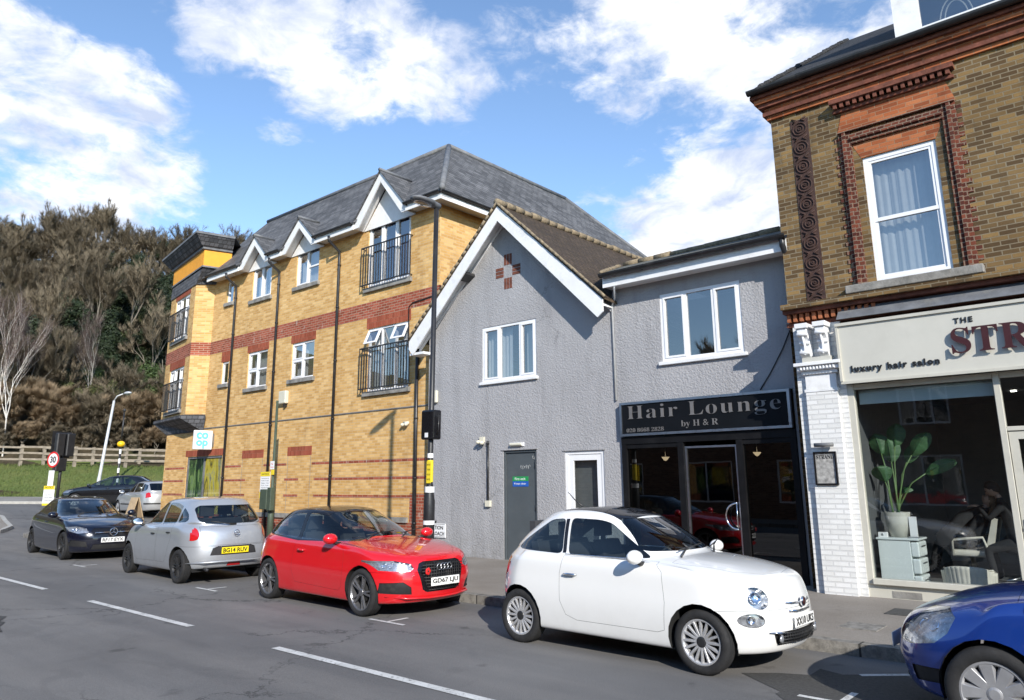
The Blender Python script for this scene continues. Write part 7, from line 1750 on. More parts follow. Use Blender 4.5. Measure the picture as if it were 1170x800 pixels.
def ribbon(b, pts, w, z0, z1, fz=road_level):
    """kerb-like strip with thickness following a path"""
    L_, R_ = [], []
    P = [Vector((p[0], p[1], 0)) for p in pts]
    for i, p in enumerate(P):
        t = (P[min(i+1, len(P)-1)]-P[max(i-1, 0)]).normalized(); n = Vector((-t.y, t.x, 0)); L_.append(p+n*w/2); R_.append(p-n*w/2)
    def v(p, h): return b.verts.new((p.x, p.y, fz(p.x, p.y)+h))
    rows = [(v(l, z0), v(l, z1), v(r, z1), v(r, z0)) for l, r in zip(L_, R_)]
    for a, c in zip(rows, rows[1:]):
        for k in range(3): b.faces.new([a[k], a[k+1], c[k+1], c[k]])
    b.faces.new(rows[0]); b.faces.new(rows[-1][::-1]); bmesh.ops.recalc_face_normals(b, faces=b.faces)
def dense(pts, step=1.0):
    out = []
    for p, q in zip(pts, pts[1:]):
        n = max(1, int(math.hypot(q[0]-p[0], q[1]-p[1])/step))
        for i in range(n): out.append((p[0]+(q[0]-p[0])*i/n, p[1]+(q[1]-p[1])*i/n))
    return out+[pts[-1]]
KY = 8.66
def build_ground():
    b = bmesh.new(); xs = [-700, -420, -260, -200]+[-170+3*i for i in range(58)]+[8, 30, 80, 200, 500]; ys = [-600, -300, -150, -80, -50]+[-36+3*i for i in range(60)]+[160, 230, 400, 700]
    V = [[b.verts.new((x, y, ground_z(max(x, -200), y)-(.25 if hill_s(x, y) < 45 else .05))) for y in ys] for x in xs]
    for i in range(len(xs)-1):
        for j in range(len(ys)-1): b.faces.new([V[i][j], V[i+1][j], V[i+1][j+1], V[i][j+1]])
    o = fin(b, 'ground', M['earth'], None, True); o['kind'] = 'structure'
    sheet('road', [(-33.2, -3), (45, -3), (45, KY), (-33.2, KY)], 0, 'asphalt', fz=road_level, cell=1.5)
    # side road and junction beyond the corner
    s1 = 43.0
    def at(s, t): return (HV.x*s+HV.y*t, HV.y*s-HV.x*t)
    sheet('side_road', [(-33.2, 35.5), (-33.2, -23.7), (-53.7, -23.7)], .002, 'asphalt', fz=road_level, cell=1.2)
    sheet('side_road', [(-33.2, KY), (-28.5, KY), (-30.2, 45), (-33.2, 45)], .002, 'asphalt', fz=road_level, cell=1.2)
    # near pavement
    sheet('pavement', [(-28.5, KY+.07), (45, KY+.07), (45, 13.3), (-28.5, 13.3)], .118, 'paving', fz=road_level, cell=1.5)
    sheet('pavement', [(-28.5, KY+.07), (-28.5, 45), (-30.6, 45), (-30.6, KY+2.4)], .119, 'paving', fz=road_level, cell=1.5)
    b = bmesh.new(); ribbon(b, dense([(45, KY), (-28.5, KY), (-29.6, KY+.6), (-30.4, KY+1.7), (-30.6, KY+2.6), (-30.6, 45)], .95), .15, -.02, .125); o = fin(b, 'kerb', M['kerb']); o['kind'] = 'structure'
    sheet('pavement', [(-45, -6.4), (45, -6.4), (45, -3.07), (-45, -3.07)], .118, 'paving', fz=road_level, cell=2)
    b = bmesh.new(); ribbon(b, dense([(-45, -3), (45, -3)]), .15, -.02, .125); o = fin(b, 'kerb', M['kerb']); o['kind'] = 'structure'
    # far pavement in front of the bank
    sheet('pavement', [at(43.0, -60), at(43.0, 60), at(45.6, 60), at(45.6, -60)], .10, 'paving_pale', fz=lambda x, y: max(road_z(x, y), 0), cell=1.5)
    b = bmesh.new(); ribbon(b, dense([at(42.9, -60), at(42.9, 60)]), .18, -.02, .12); o = fin(b, 'kerb', M['kerb_pale']); o['kind'] = 'structure'
    # grass bank
    sheet('grass_bank', [at(45.5, -60), at(45.5, 60), at(57, 60), at(57, -60)], .03, 'grass', cell=.8)
    # traffic island in the mouth of the junction
    isl = [(-38.5, 7.0), (-38.2, 9.6), (-35.6, 9.9), (-31.8, 9.15), (-30.4, 8.45), (-31.0, 7.8), (-34.5, 7.0)]
    sheet('traffic_island', isl, .10, 'paving', fz=road_level, cell=.6); b = bmesh.new(); ribbon(b, dense(isl+[isl[0]], .5), .14, -.02, .125); o = fin(b, 'kerb', M['kerb_pale']); o['kind'] = 'structure'
    # painted lines
    def line(p, q, w, name='road_marking', off=.006):
        d = Vector((q[0]-p[0], q[1]-p[1])).normalized(); n = Vector((-d.y, d.x))*w/2; b = bmesh.new(); m = max(1, int(math.hypot(q[0]-p[0], q[1]-p[1])/1.2)); prev = None
        for i in range(m+1):
            c = (p[0]+(q[0]-p[0])*i/m, p[1]+(q[1]-p[1])*i/m); r = (b.verts.new((c[0]+n.x, c[1]+n.y, road_z(*c)+off)), b.verts.new((c[0]-n.x, c[1]-n.y, road_z(*c)+off)))
            if prev: b.faces.new([prev[0], prev[1], r[1], r[0]])
            prev = r
        bmesh.ops.recalc_face_normals(b, faces=b.faces)
        for f in b.faces:
            if f.normal.z < 0: f.normal_flip()
        o = fin(b, name, M['line']); o['kind'] = 'structure'; return o
    for k in range(-4, 4):
        x = -7.87-5.27*(-k); line((x, 5.0), (x+3.3, 5.0), .105)
    for x in (-2.35, -8.1, -12.9, -18.6):     # ends of the parking bays
        line((x-.35, 6.78), (x+.35, 6.78), .06); line((x, 6.81), (x, 7.15), .06)
    line((-2.5, 7.8), (-2.15, 8.1), .07); line(at(42.2, -30), at(42.2, 30), .12)
    line((-31.5, 4.9), (-39.5, 4.2), .10); line(at(37.5, -8), at(37.5, 3), .12)
    # iron covers in the pavement
    for i, (x, y, w_, d_) in enumerate(((-3.0, 9.6, .42, .42), (-2.6, 10.9, .9, .5))):
        b = bmesh.new(); z = .12+.006; box(b, x-w_/2, x+w_/2, y-d_/2, y+d_/2, z-.02, z+.002); o = fin(b, 'cover_frame', M['kerb'] if i == 0 else M['patch'])
        o['kind'] = 'structure'
    b = bmesh.new()
    for (x, y, w_, d_) in ((-1.9, 7.2, 2.6, 1.5), (-13.0, 3.2, 3.0, .9)):
        n = 24; c = b.verts.new((x, y, road_z(x, y)+.004)); R_ = [b.verts.new((x+w_/2*math.cos(2*math.pi*k/n)*(1+.15*math.sin(k*1.7)), y+d_/2*math.sin(2*math.pi*k/n)*(1+.2*math.sin(k*2.9)), road_z(x, y)+.004)) for k in range(n)]
        for k in range(n): b.faces.new([c, R_[k], R_[(k+1) % n]])
    o = fin(b, 'tarmac_patch', M['patch']); o['kind'] = 'structure'
    # grass tufts on the bank
    rnd = random.Random(1); b = bmesh.new()
    for i in range(26000):
        s = 45.6+8.0*rnd.random()**1.2; t = rnd.uniform(-14, 22); x, y = at(s, t); z = ground_z(x, y)+.02; h = rnd.uniform(.06, .20); a = rnd.uniform(0, 6.28); w_ = .02; dx, dy = math.cos(a)*w_, math.sin(a)*w_
        b.faces.new([b.verts.new((x-dx, y-dy, z)), b.verts.new((x+dx, y+dy, z)), b.verts.new((x+rnd.uniform(-.06, .06), y+rnd.uniform(-.06, .06), z+h))])
    o = fin(b, 'grass', M['grass']); tag(o, 'rough green grass growing on the bank below the rail fence', 'grass', kind='stuff')
    return at

def street_furniture(at):
    # lamp post with a flat led head, by the kerb
    X, Y = -10.05, 9.30; t = thing('street_lamp', 'tall black lamp post with a flat grey lamp head in front of the grey gable', 'street lamp', (X, Y, .12)); t.rotation_euler = (0, .0147, 0)
    b = bmesh.new(); tube(b, [(0, 0, 0), (0, 0, 1.35), (0, 0, 1.50), (0, 0, 1.70), (.0, 0, 6.80)], [.10, .10, .075, .05, .045], 16); lathe(b, [(.115, 0), (.115, .05), (.10, .06)], (0, 0, 0), 'Z', 16); fin(b, 'pole', M['black_metal'], t, True)
    b = bmesh.new(); hd = Vector((-.1, -1, .06)).normalized(); c0 = Vector((0, 0, 6.84)); q = hd.to_track_quat('X', 'Z').to_matrix().to_4x4()
    tmp = bmesh.new(); secs = [(-.07, .06, .06), (.05, .08, .07), (.15, .15, .065), (.32, .17, .06), (.48, .15, .05), (.57, .08, .03)]; prev = None
    for (x, wy, hz) in secs:
        ring = [tmp.verts.new((x, wy*math.cos(a*math.pi/6), hz*math.sin(a*math.pi/6)+.02)) for a in range(12)]
        if prev:
            for k in range(12): tmp.faces.new([prev[k], prev[(k+1) % 12], ring[(k+1) % 12], ring[k]])
        else: tmp.faces.new(ring[::-1])
        prev = ring
    tmp.faces.new(prev); bmesh.ops.transform(tmp, matrix=Matrix.Translation(c0) @ q, verts=tmp.verts); bmesh.ops.recalc_face_normals(tmp, faces=tmp.faces); h = fin(tmp, 'lamp_head', M['lead'], t, True)
    b = bmesh.new(); ellipsoid(b, (.32, 0, -.042), (.20, .13, .016), 16, 8); bmesh.ops.transform(b, matrix=Matrix.Translation(c0) @ q, verts=b.verts); fin(b, 'lamp_glass', M['lens'], h, True)
    b = bmesh.new(); box(b, -.16, .16, -.11, .11, 2.42, 2.95); o = fin(b, 'control_box', M['gloss_black'], t); md = o.modifiers.new('b', 'BEVEL'); md.width = .035; md.segments = 3
    b = bmesh.new(); tube(b, [(.16, 0, 2.5), (.21, -.02, 2.6), (.20, 0, 2.85)], .010, 6); fin(b, 'cable', M['black_pipe'], o, True)
    b = bmesh.new(); tube(b, [(0, 0, 1.68), (0, 0, 2.06)], .058, 14, False); fin(b, 'notice', M['yellow_sign'], t, True); 
    b = bmesh.new(); F = Frame((.0, -.06, 0), (1, 0, 0), (0, -1, 0)); fbox(b, F, -.02, .09, 1.66, 2.04, 0, .006); o = fin(b, 'notice', M['yellow_sign'], t)
    for k in range(4): text_on('lettering', F, .035, 1.98-.085*k, .006, ('NOTICE', 'ORDER', 'ROAD', 'NOTICE')[k], .04, M['black_letter'], o, .0006, height=.03, width=.085, world=False)
    for (z0, z1) in ((2.10, 2.18), (1.50, 1.60), (.95, 1.02)): b = bmesh.new(); tube(b, [(0, 0, z0), (0, 0, z1)], .056 if z1 > 1.6 else .09 if z1 > 1.3 else .104, 14, False); fin(b, 'sticker', M['white'], t, True)
    b = bmesh.new(); box(b, -.04, .04, -.115, -.108, 2.46, 2.54); fin(b, 'sticker', M['white'], t)
    # green feeder pillar post by the yellow wall
    X, Y = -19.33, 11.9; t = thing('utility_post', 'dull green utility post carrying a green box and notices by the yellow brick wall', 'post', (X, Y, .14))
    b = bmesh.new(); tube(b, [(0, 0, 0), (0, 0, 1.05), (0, 0, 1.1), (0, 0, 4.0)], [.085, .085, .045, .035], 12); fin(b, 'pole', M['green_post'], t, True)
    b = bmesh.new(); box(b, -.38, -.02, -.16, -.04, .95, 1.50); box(b, .03, .22, -.18, -.04, .92, 1.55); o = fin(b, 'meter_box', M['green_post'], t); o.modifiers.new('b', 'BEVEL').width = .015
    F = Frame((0, -.05, 0), (1, 0, 0), (0, -1, 0)); b = bmesh.new(); fbox(b, F, -.56, -.06, 1.42, 1.98, 0, .008); n1 = fin(b, 'notice', M['white'], t); b = bmesh.new(); fbox(b, F, -.56, -.06, 1.86, 1.985, .0081, .012); fin(b, 'notice_header', M['yellow_sign'], n1); b = bmesh.new(); fbox(b, F, -.56, -.44, 1.25, 1.42, 0, .01); fin(b, 'notice_tail', M['yellow_sign'], n1)
    text_on('lettering', F, -.31, 1.92, .0122, 'NOTICE', .1, M['black_letter'], n1, .0008, height=.05, width=.36, world=False)
    for k in range(5): text_on('lettering', F, -.31, 1.80-.065*k, .0082, ('Parking permit', 'holders only', 'Mon - Fri', '9 am - 5 pm', 'Temporary order')[k], .05, M['black_letter'], n1, .0006, height=.032, width=.38, world=False)
    b = bmesh.new(); fbox(b, F, -.09, .11, 2.05, 2.28, 0, .008); n2 = fin(b, 'notice', M['white'], t); b = bmesh.new(); fbox(b, F, -.02, .13, 1.90, 2.04, 0, .008); fin(b, 'notice', M['yellow_sign'], t)
    text_on('lettering', F, .01, 2.20, .0082, 'No', .05, M['red_sign'], n2, .0006, height=.05, width=.10, world=False); text_on('lettering', F, .01, 2.11, .0082, 'stopping', .05, M['red_sign'], n2, .0006, height=.04, width=.16, world=False)
    t = thing('bell_box', 'cream box fixed high on the yellow wall above the green utility post', 'alarm box', (-20.65, 13, 4.45)); b = bmesh.new(); box(b, -20.86, -20.48, 12.86, 12.999, 4.22, 4.62); o = fin(b, 'case', M['off_white_box'], t, world=True); md = o.modifiers.new('b', 'BEVEL'); md.width = .03; md.segments = 2
    b = bmesh.new(); box(b, -20.62, -20.56, 12.90, 12.999, 4.12, 4.22); fin(b, 'bracket', M['black_metal'], t, world=True)
    # traffic light seen from behind
    X, Y = -31.35, 10.40; z = road_z(X, Y)+.1; t = thing('traffic_light', 'black traffic light pole with two heads seen from behind on the island', 'traffic light', (X, Y, z)); t.rotation_euler = (0, 0, R(18))
    b = bmesh.new(); tube(b, [(0, 0, 0), (0, 0, 3.35)], .055, 12); fin(b, 'pole', M['black_metal'], t, True)
    for yy in (-.20, .20):
        b = bmesh.new(); box(b, -.02, .16, yy-.16, yy+.16, 2.50, 3.35); o = fin(b, 'signal_head', M['black_metal'], t); o.modifiers.new('b', 'BEVEL').width = .03
        b = bmesh.new(); box(b, -.13, -.125, yy-.185, yy+.185, 2.44, 3.42); fin(b, 'backing_board', M['black_metal'], o)
        for k in range(3): b = bmesh.new(); tube(b, [(-.02, yy, 2.66+.27*k), (-.20, yy, 2.66+.27*k)], .09, 14, False); fin(b, 'hood', M['black_metal'], o, True)
    b = bmesh.new(); box(b, -.03, .12, -.28, .14, 1.95, 2.42); o = fin(b, 'pedestrian_head', M['black_metal'], t); o.modifiers.new('b', 'BEVEL').width = .02
    # 30 sign and notice on a pole
    X, Y = -28.45, 9.22; z = road_z(X, Y)+.12; d = Vector((-X-16, -Y-22, 0)).normalized(); F = Frame((0, 0, 0), (-d.y*-1*-1, d.x*1, 0), d); F = Frame((0, 0, 0), (-d.y, d.x, 0), d)
    t = thing('speed_limit_sign', 'round red-ringed speed limit sign above white and yellow notices on a dark pole', 'road sign', (X, Y, z)); b = bmesh.new(); tube(b, [(0, 0, 0), (0, 0, 2.62)], .04, 10); fin(b, 'pole', M['black_metal'], t, True)
    def disc(r0, r1, dd, mat, par, nm):
        b = bmesh.new(); n = 32
        for k in range(n):
            a, c = 2*math.pi*k/n, 2*math.pi*(k+1)/n
            pts = [F.p(r1*math.cos(a), 2.36+r1*math.sin(a), dd), F.p(r1*math.cos(c), 2.36+r1*math.sin(c), dd)]
            pts += [F.p(r0*math.cos(c), 2.36+r0*math.sin(c), dd), F.p(r0*math.cos(a), 2.36+r0*math.sin(a), dd)] if r0 else [F.p(0, 2.36, dd)]
            quad(b, pts)
        return fin(b, nm, M[mat], par)
    b = bmesh.new(); n = 32; prism(b, [F.p(.262*math.cos(2*math.pi*k/n), 2.36+.262*math.sin(2*math.pi*k/n), .05) for k in range(n)], -F.n*.02); pl = fin(b, 'sign_plate', M['lead'], t)
    disc(0, .215, .053, 'white', pl, 'sign_face'); disc(.205, .262, .056, 'red_sign', pl, 'red_ring')
    text_on('lettering', F, 0, 2.36, .057, '30', .2, M['black_letter'], pl, .001, offset=.006, height=.22, width=.26, world=False)
    b = bmesh.new(); fbox(b, F, -.12, .12, 1.50, 2.0, .045, .055); fin(b, 'notice', M['white'], t); b = bmesh.new(); fbox(b, F, -.24, .24, .86, 1.50, .056, .066); o = fin(b, 'notice', M['white'], t)
    b = bmesh.new(); fbox(b, F, -.24, .24, 1.38, 1.50, .0665, .069); fin(b, 'notice_band', M['yellow_sign'], o); b = bmesh.new(); fbox(b, F, -.24, .24, .86, .93, .0665, .069); fin(b, 'notice_band', M['yellow_sign'], o); text_on('lettering', F, 0, 1.45, .0695, 'NOTICE', .1, M['black_letter'], o, .001, height=.07, width=.36, world=False)
    for k in range(4): text_on('lettering', F, 0, 1.30-.09*k, .0668, ('Temporary', 'road closure', 'works ahead', 'Diversion')[k], .05, M['black_letter'], o, .0006, height=.045, width=.36, world=False)
    # pale street lamp, leaning a little
    X, Y = -43.07, 16.15; z = ground_z(X, Y)-.02; t = thing('street_lamp', 'pale leaning street lamp beside the zebra crossing beacon below the bank', 'street lamp', (X, Y, z)); r_ = Vector((HV.y, -HV.x, 0))
    r_ = Vector((.75, .66, 0)).normalized(); b = bmesh.new(); tube(b, [(0, 0, 0), tuple(r_*.05+Vector((0, 0, .9))), tuple(r_*.06+Vector((0, 0, 1.0))), tuple(r_*.40+Vector((0, 0, 5.0)))], [.105, .10, .085, .06], 12); fin(b, 'pole', M['galv'], t, True)
    b = bmesh.new(); tube(b, [tuple(r_*.40+Vector((0, 0, 5.0))), tuple(r_*.55+Vector((0, 0, 5.25))), tuple(r_*.85+Vector((0, 0, 5.36)))], .035, 8); fin(b, 'arm', M['galv'], t, True)
    b = bmesh.new(); ellipsoid(b, tuple(r_*1.1+Vector((0, 0, 5.40))), (.34, .16, .09), 16, 10); o = fin(b, 'lamp_head', M['galv'], t, True); b = bmesh.new(); ellipsoid(b, tuple(r_*1.12+Vector((0, 0, 5.33))), (.22, .12, .07), 14, 8); fin(b, 'lamp_glass', M['lens'], o, True)
    # belisha beacon
    X, Y = -42.75, 17.0; z = ground_z(X, Y)-.02; t = thing('crossing_beacon', 'striped black and white crossing beacon with amber globe and tall dark column', 'beacon', (X, Y, z))
    b = bmesh.new(); tube(b, [(0, 0, 0), (0, 0, 2.58)], .055, 12); tube(b, [(0, 0, 2.78), (0, 0, 4.45)], .04, 10); fin(b, 'pole', M['black_metal'], t, True)
    for k in range(5): b = bmesh.new(); tube(b, [(0, 0, .18+.50*k), (0, 0, .43+.50*k)], .058, 12, False); fin(b, 'white_band', M['white'], t, True)
    b = bmesh.new(); ellipsoid(b, (0, 0, 2.70), (.20, .20, .17), 20, 12); fin(b, 'globe', M['amber'], t, True); b = bmesh.new(); lathe(b, [(.001, 4.45), (.09, 4.46), (.07, 4.56), (.001, 4.62)], (0, 0, 0), 'Z', 12); fin(b, 'cap', M['black_metal'], t, True)
    # rail fence on the bank, each length its own
    def post_pt(k, s=51.0): return at(s, k)
    def rails(t0, s, label, grp=None):
        a, c = Vector((*at(s, t0), 0)), Vector((*at(s, t0+2.7), 0)); a.z, c.z = ground_z(a.x, a.y), ground_z(c.x, c.y); T = thing('rail_fence', label, 'fence', tuple(a), 0, grp); rr = random.Random(int(t0*10)+7)
        b = bmesh.new(); box(b, -.08, .08, -.08, .08, -.1, 1.22+rr.uniform(-.03, .03)); fin(b, 'post', M['wood_fence'], T)
        d = c-a
        for h in (.35, .70, 1.05):
            b = bmesh.new(); n = Vector((-d.y, d.x, 0)).normalized()*.022; j0, j1 = rr.uniform(-.03, .03), rr.uniform(-.03, .03); off = -n*5
            P = [off-n+Vector((0, 0, h+j0)), d+off-n+Vector((0, 0, h+j1)), d+off+n+Vector((0, 0, h+j1)), off+n+Vector((0, 0, h+j0))]; hexa(b, P+[p+Vector((0, 0, .11)) for p in P]); bmesh.ops.recalc_face_normals(b, faces=b.faces); fin(b, 'rail', M['wood_fence'], T)
    for k in range(-5, 6): rails(k*2.7, 52.0, 'weathered three-rail wooden fence length along the top of the grass bank', 'rail fence lengths along the bank')
    for k in range(-1, 5): rails(k*2.7+1, 56.0, 'far wooden rail fence length behind the front fence', 'rear rail fence lengths')
    # a-frame board by the far cars
    X, Y = -30.9, 13.0; z = road_z(X, Y)+.12; t = thing('pavement_board', 'small tan pavement board standing between the dark car and the far cars', 'sign board', (X, Y, z)); b = bmesh.new(); prism(b, [(-.3, -.25, 0), (.3, -.25, 0), (.3, .0, .95), (-.3, .0, .95)], (0, .03, 0)); fin(b, 'front_board', M['wood_pale'], t); b = bmesh.new(); prism(b, [(-.3, .30, 0), (.3, .30, 0), (.3, .04, .95), (-.3, .04, .95)], (0, .03, 0)); fin(b, 'back_board', M['wood_pale'], t)

# ================= houses across the road (they stand behind the camera and show in the glass)
def opposite():
    T = thing('terrace_building', 'brown brick terrace across the road, mirrored in the shop windows', 'building', (-8, -10, 0)); F = Frame((0, -6.5, 0), (-1, 0, 0), (0, 1, 0))
    hs = []; 
    for k in range(9): u = -8+4.6*k; hs += [(u, u+1.7, 3.7, 5.1), (u-.2, u+2.4, .8, 2.6)]
    b = bmesh.new(); wall_holes(b, F, -14, 36, -.2, 5.8, hs, .1); quad(b, [(14, -6.5, -.2), (14, -14, -.2), (14, -14, 5.8), (14, -6.5, 5.8)]); quad(b, [(-36, -14, -.2), (-36, -6.5, -.2), (-36, -6.5, 5.8), (-36, -14, 5.8)]); quad(b, [(14, -14, -.2), (-36, -14, -.2), (-36, -14, 5.8), (14, -14, 5.8)]); fin(b, 'wall', M['brown_brick_opp'], T, world=True)
    b = bmesh.new(); roof_sheet(b, [(14.3, -6.2, 5.8), (-36.3, -6.2, 5.8), (-36.3, -10.2, 7.6), (14.3, -10.2, 7.6)]); roof_sheet(b, [(14.3, -14.3, 5.8), (-36.3, -14.3, 5.8), (-36.3, -10.2, 7.6), (14.3, -10.2, 7.6)]); fin(b, 'roof', M['dark_tile'], T, world=True)
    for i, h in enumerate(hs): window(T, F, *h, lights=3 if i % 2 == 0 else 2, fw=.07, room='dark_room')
# ================= trees
def twig_mat(name, c1, c2):
    t = NT(name); oi = t.n('ShaderNodeObjectInfo'); f = t.noise(t.obj(), 1.2, 4, .6); c = t.mix(t.rng(f, .35, .65), c1, c2)
    c = t.mix(t.rng(oi.outputs['Random'], 0, 1, 0, .4), c, t.mix(1.0, c, (.62, .60, .55), 'MULTIPLY'))
    return t.pbr(c, .9, 0, .15)
def leaf_mat(name, c1, c2):
    t = NT(name); f = t.noise(t.obj(), 1.5, 4, .6); oi = t.n('ShaderNodeObjectInfo'); c = t.mix(t.rng(f, .35, .65), c1, c2); c = t.mix(t.rng(oi.outputs['Random'], 0, 1, 0, .4), c, t.mix(1.0, c, (.6, .7, .6), 'MULTIPLY'))
    return t.pbr(c, .6, 0, .3)
M['bark'] = plain('grey brown bark', (.20, .175, .14), .95, var=.3, scale=6, vec='obj', bump=.5, bscale=30)
M['birch_bark'] = plain('pale birch bark', (.60, .56, .50), .8, var=.2, scale=8, vec='obj', dirt=(.10, .09, .08), dirt_amt=.6)
M['twig_grey'] = twig_mat('grey brown twigs', (.15, .122, .086), (.27, .225, .16))
M['twig_red'] = twig_mat('reddish brown twigs', (.23, .165, .105), (.36, .275, .18))
M['twig_purple'] = twig_mat('purplish birch twigs', (.15, .105, .095), (.22, .165, .15))
M['leaf_dark'] = leaf_mat('dark evergreen needles', (.013, .022, .010), (.035, .050, .020))
M['leaf_mid'] = leaf_mat('ivy and bush leaves', (.035, .060, .016), (.085, .115, .038))
M['leaf_olive'] = leaf_mat('olive bush leaves', (.07, .085, .025), (.14, .145, .06))

def bare_mesh(seed, h=10, spread=.5, depth=5, twigs=9000, trunk=.16, upright=.5, fine=.014, first=.25):
    """leafless tree: (trunk+limbs bmesh, fine twigs bmesh)"""
    rnd = random.Random(seed); tb, cb = bmesh.new(), bmesh.new(); tips = []
    def grow(p, d, L_, r, k):
        n = 3; pts = [p]; rs = [r]; q = p.copy(); dd = d.copy()
        for i in range(n):
            dd = (dd+Vector((rnd.uniform(-1, 1), rnd.uniform(-1, 1), rnd.uniform(-.4, .9)*upright))*.16).normalized(); q = q+dd*L_/n; pts.append(q.copy()); rs.append(r*(1-.4*(i+1)/n))
        tube(tb, pts, rs, 6 if k < 2 else 3, False)
        if k >= depth: tips.append((q, dd, L_)); return
        m = rnd.choice((2, 3, 3)) if k else rnd.choice((4, 5))
        for i in range(m):
            a = rnd.uniform(0, 6.28); tilt = rnd.uniform(.35, .95)*spread*1.5; x, y = frame_of(dd); nd = (dd*math.cos(tilt)+(x*math.cos(a)+y*math.sin(a))*math.sin(tilt)+Vector((0, 0, .18*upright))).normalized()
            at_ = pts[-1] if (i == 0 or k == 0 and i < 2) else pts[rnd.choice((1, 2, 3) if k else (2, 3))]
            grow(at_.copy(), nd, L_*rnd.uniform(.62, .85), r*.56*rnd.uniform(.85, 1.1), k+1)
        if k >= depth-2: tips.append((q, dd, L_))
    grow(Vector((0, 0, -.2)), Vector((rnd.uniform(-.1, .1), rnd.uniform(-.1, .1), 1)).normalized(), h*first*1.25, trunk, 0)
    per = max(1, twigs//max(1, len(tips)))
    for (p, d, L_) in tips:
        for i in range(per):
            x, y = frame_of(d); a = rnd.uniform(0, 6.28); tl = rnd.uniform(.1, 1.25); nd = (d*math.cos(tl)+(x*math.cos(a)+y*math.sin(a))*math.sin(tl)).normalized(); s = p-d*L_*rnd.random()*.9; e = s+nd*rnd.uniform(.35, 1.0)*max(.5, L_); w = frame_of(nd)[0]*fine
            cb.faces.new([cb.verts.new(s-w), cb.verts.new(s+w), cb.verts.new(e)])
            if rnd.random() < .5:
                m_ = s.lerp(e, .5); e2 = m_+(nd+Vector((rnd.uniform(-.8, .8), rnd.uniform(-.8, .8), rnd.uniform(-.3, .6)))).normalized()*.35; cb.faces.new([cb.verts.new(m_-w*.7), cb.verts.new(m_+w*.7), cb.verts.new(e2)])
    return tb, cb
def crown_mesh(seed, rx, rz, n, size, clumps=26, cone=False, zc=None, flat=.5):
    """many leaf-sized faces gathered in clumps through an uneven crown"""
    rnd = random.Random(seed); b = bmesh.new(); zc = zc if zc is not None else rz*1.1; C_ = []
    for i in range(clumps):
        u = rnd.uniform(-1, 1); a = rnd.uniform(0, 6.28); rr = rnd.random()**.45; z = u*rr; k = (1-.85*max(0, (z+1)/2)) if cone else math.sqrt(max(0, 1-z*z*.8)); C_.append((Vector((math.cos(a)*rx*rr*k, math.sin(a)*rx*rr*k, zc+z*rz)), rx*rnd.uniform(.20, .38)*(.7 if cone else 1)))
    for i in range(n):
        c, r = C_[i % clumps]; d = Vector((rnd.gauss(0, 1), rnd.gauss(0, 1), rnd.gauss(0, .8))).normalized(); p = c+d*r*(rnd.random()**.4)*Vector((1, 1, .8)).length/1.6; nrm_ = (d+Vector((rnd.uniform(-1, 1), rnd.uniform(-1, 1), rnd.uniform(-.3, 1)))*.9).normalized(); x, y = frame_of(nrm_); s = size*rnd.uniform(.6, 1.4); a = rnd.uniform(0, 6.28); x2 = x*math.cos(a)+y*math.sin(a); y2 = y*math.cos(a)-x*math.sin(a)
        b.faces.new([b.verts.new(p-x2*s), b.verts.new(p+y2*s*flat), b.verts.new(p+x2*s), b.verts.new(p-y2*s*flat)])
    return b
def trunk_only(h, r, seed):
    rnd = random.Random(seed); b = bmesh.new(); pts = [Vector((0, 0, -.3))]
    for i in range(5): pts.append(pts[-1]+Vector((rnd.uniform(-.12, .12), rnd.uniform(-.12, .12), h/5)))
    tube(b, pts, [r*(1-.14*i) for i in range(6)], 8)
    for i in range(7):
        p = pts[2+i % 4]; a = rnd.uniform(0, 6.28); tube(b, [p, p+Vector((math.cos(a)*h*.14, math.sin(a)*h*.14, h*.12)), p+Vector((math.cos(a)*h*.22, math.sin(a)*h*.22, h*.28))], [r*.45, r*.3, r*.12], 5)
    return b
def tmesh(b, name, mat):
    me = bpy.data.meshes.new(name); b.to_mesh(me); b.free(); me.materials.append(M[mat]); return me
KIND = {}
def kinds():
    for i, (k, h, sp, tw, cm, tm, up) in enumerate((('bare_a', 11, .55, 15000, 'twig_grey', 'bark', .5), ('bare_b', 9, .62, 15000, 'twig_grey', 'bark', .35), ('bare_c', 12, .45, 15000, 'twig_grey', 'bark', .7))):
        tb, cb = bare_mesh(20+i, h, sp, 5, tw, .13, up, fine=.016); KIND[k] = (tmesh(tb, 'trunk', tm), tmesh(cb, 'crown', cm), h)
    tb, cb = bare_mesh(77, 12, .30, 5, 7000, .085, .95, fine=.010, first=.40); KIND['birch'] = (tmesh(tb, 'trunk', 'birch_bark'), tmesh(cb, 'crown', 'twig_purple'), 12)
    for j, sd in enumerate((5, 6)):
        tb, cb = bare_mesh(sd, 6.4, .80, 5, 34000, .05, .45, fine=.016, first=.13); KIND['scrub%d' % j] = (tmesh(tb, 'trunk', 'bark'), tmesh(cb, 'crown', 'twig_red' if j == 0 else 'twig_grey'), 5)
    for j in range(2): KIND['yew%d' % j] = (tmesh(trunk_only(6, .25, j), 'trunk', 'bark'), tmesh(crown_mesh(30+j, 4.2, 4.6, 16000, .16, 46, cone=True, zc=5.0), 'crown', 'leaf_dark'), 9)
    KIND['ivy'] = (tmesh(trunk_only(5, .2, 9), 'trunk', 'bark'), tmesh(crown_mesh(41, 2.7, 3.0, 11000, .12, 34, zc=3.6), 'crown', 'leaf_mid'), 7)
    KIND['olive'] = (tmesh(trunk_only(3.5, .14, 3), 'trunk', 'bark'), tmesh(crown_mesh(43, 2.3, 2.2, 9000, .10, 30, zc=2.7), 'crown', 'leaf_olive'), 5)
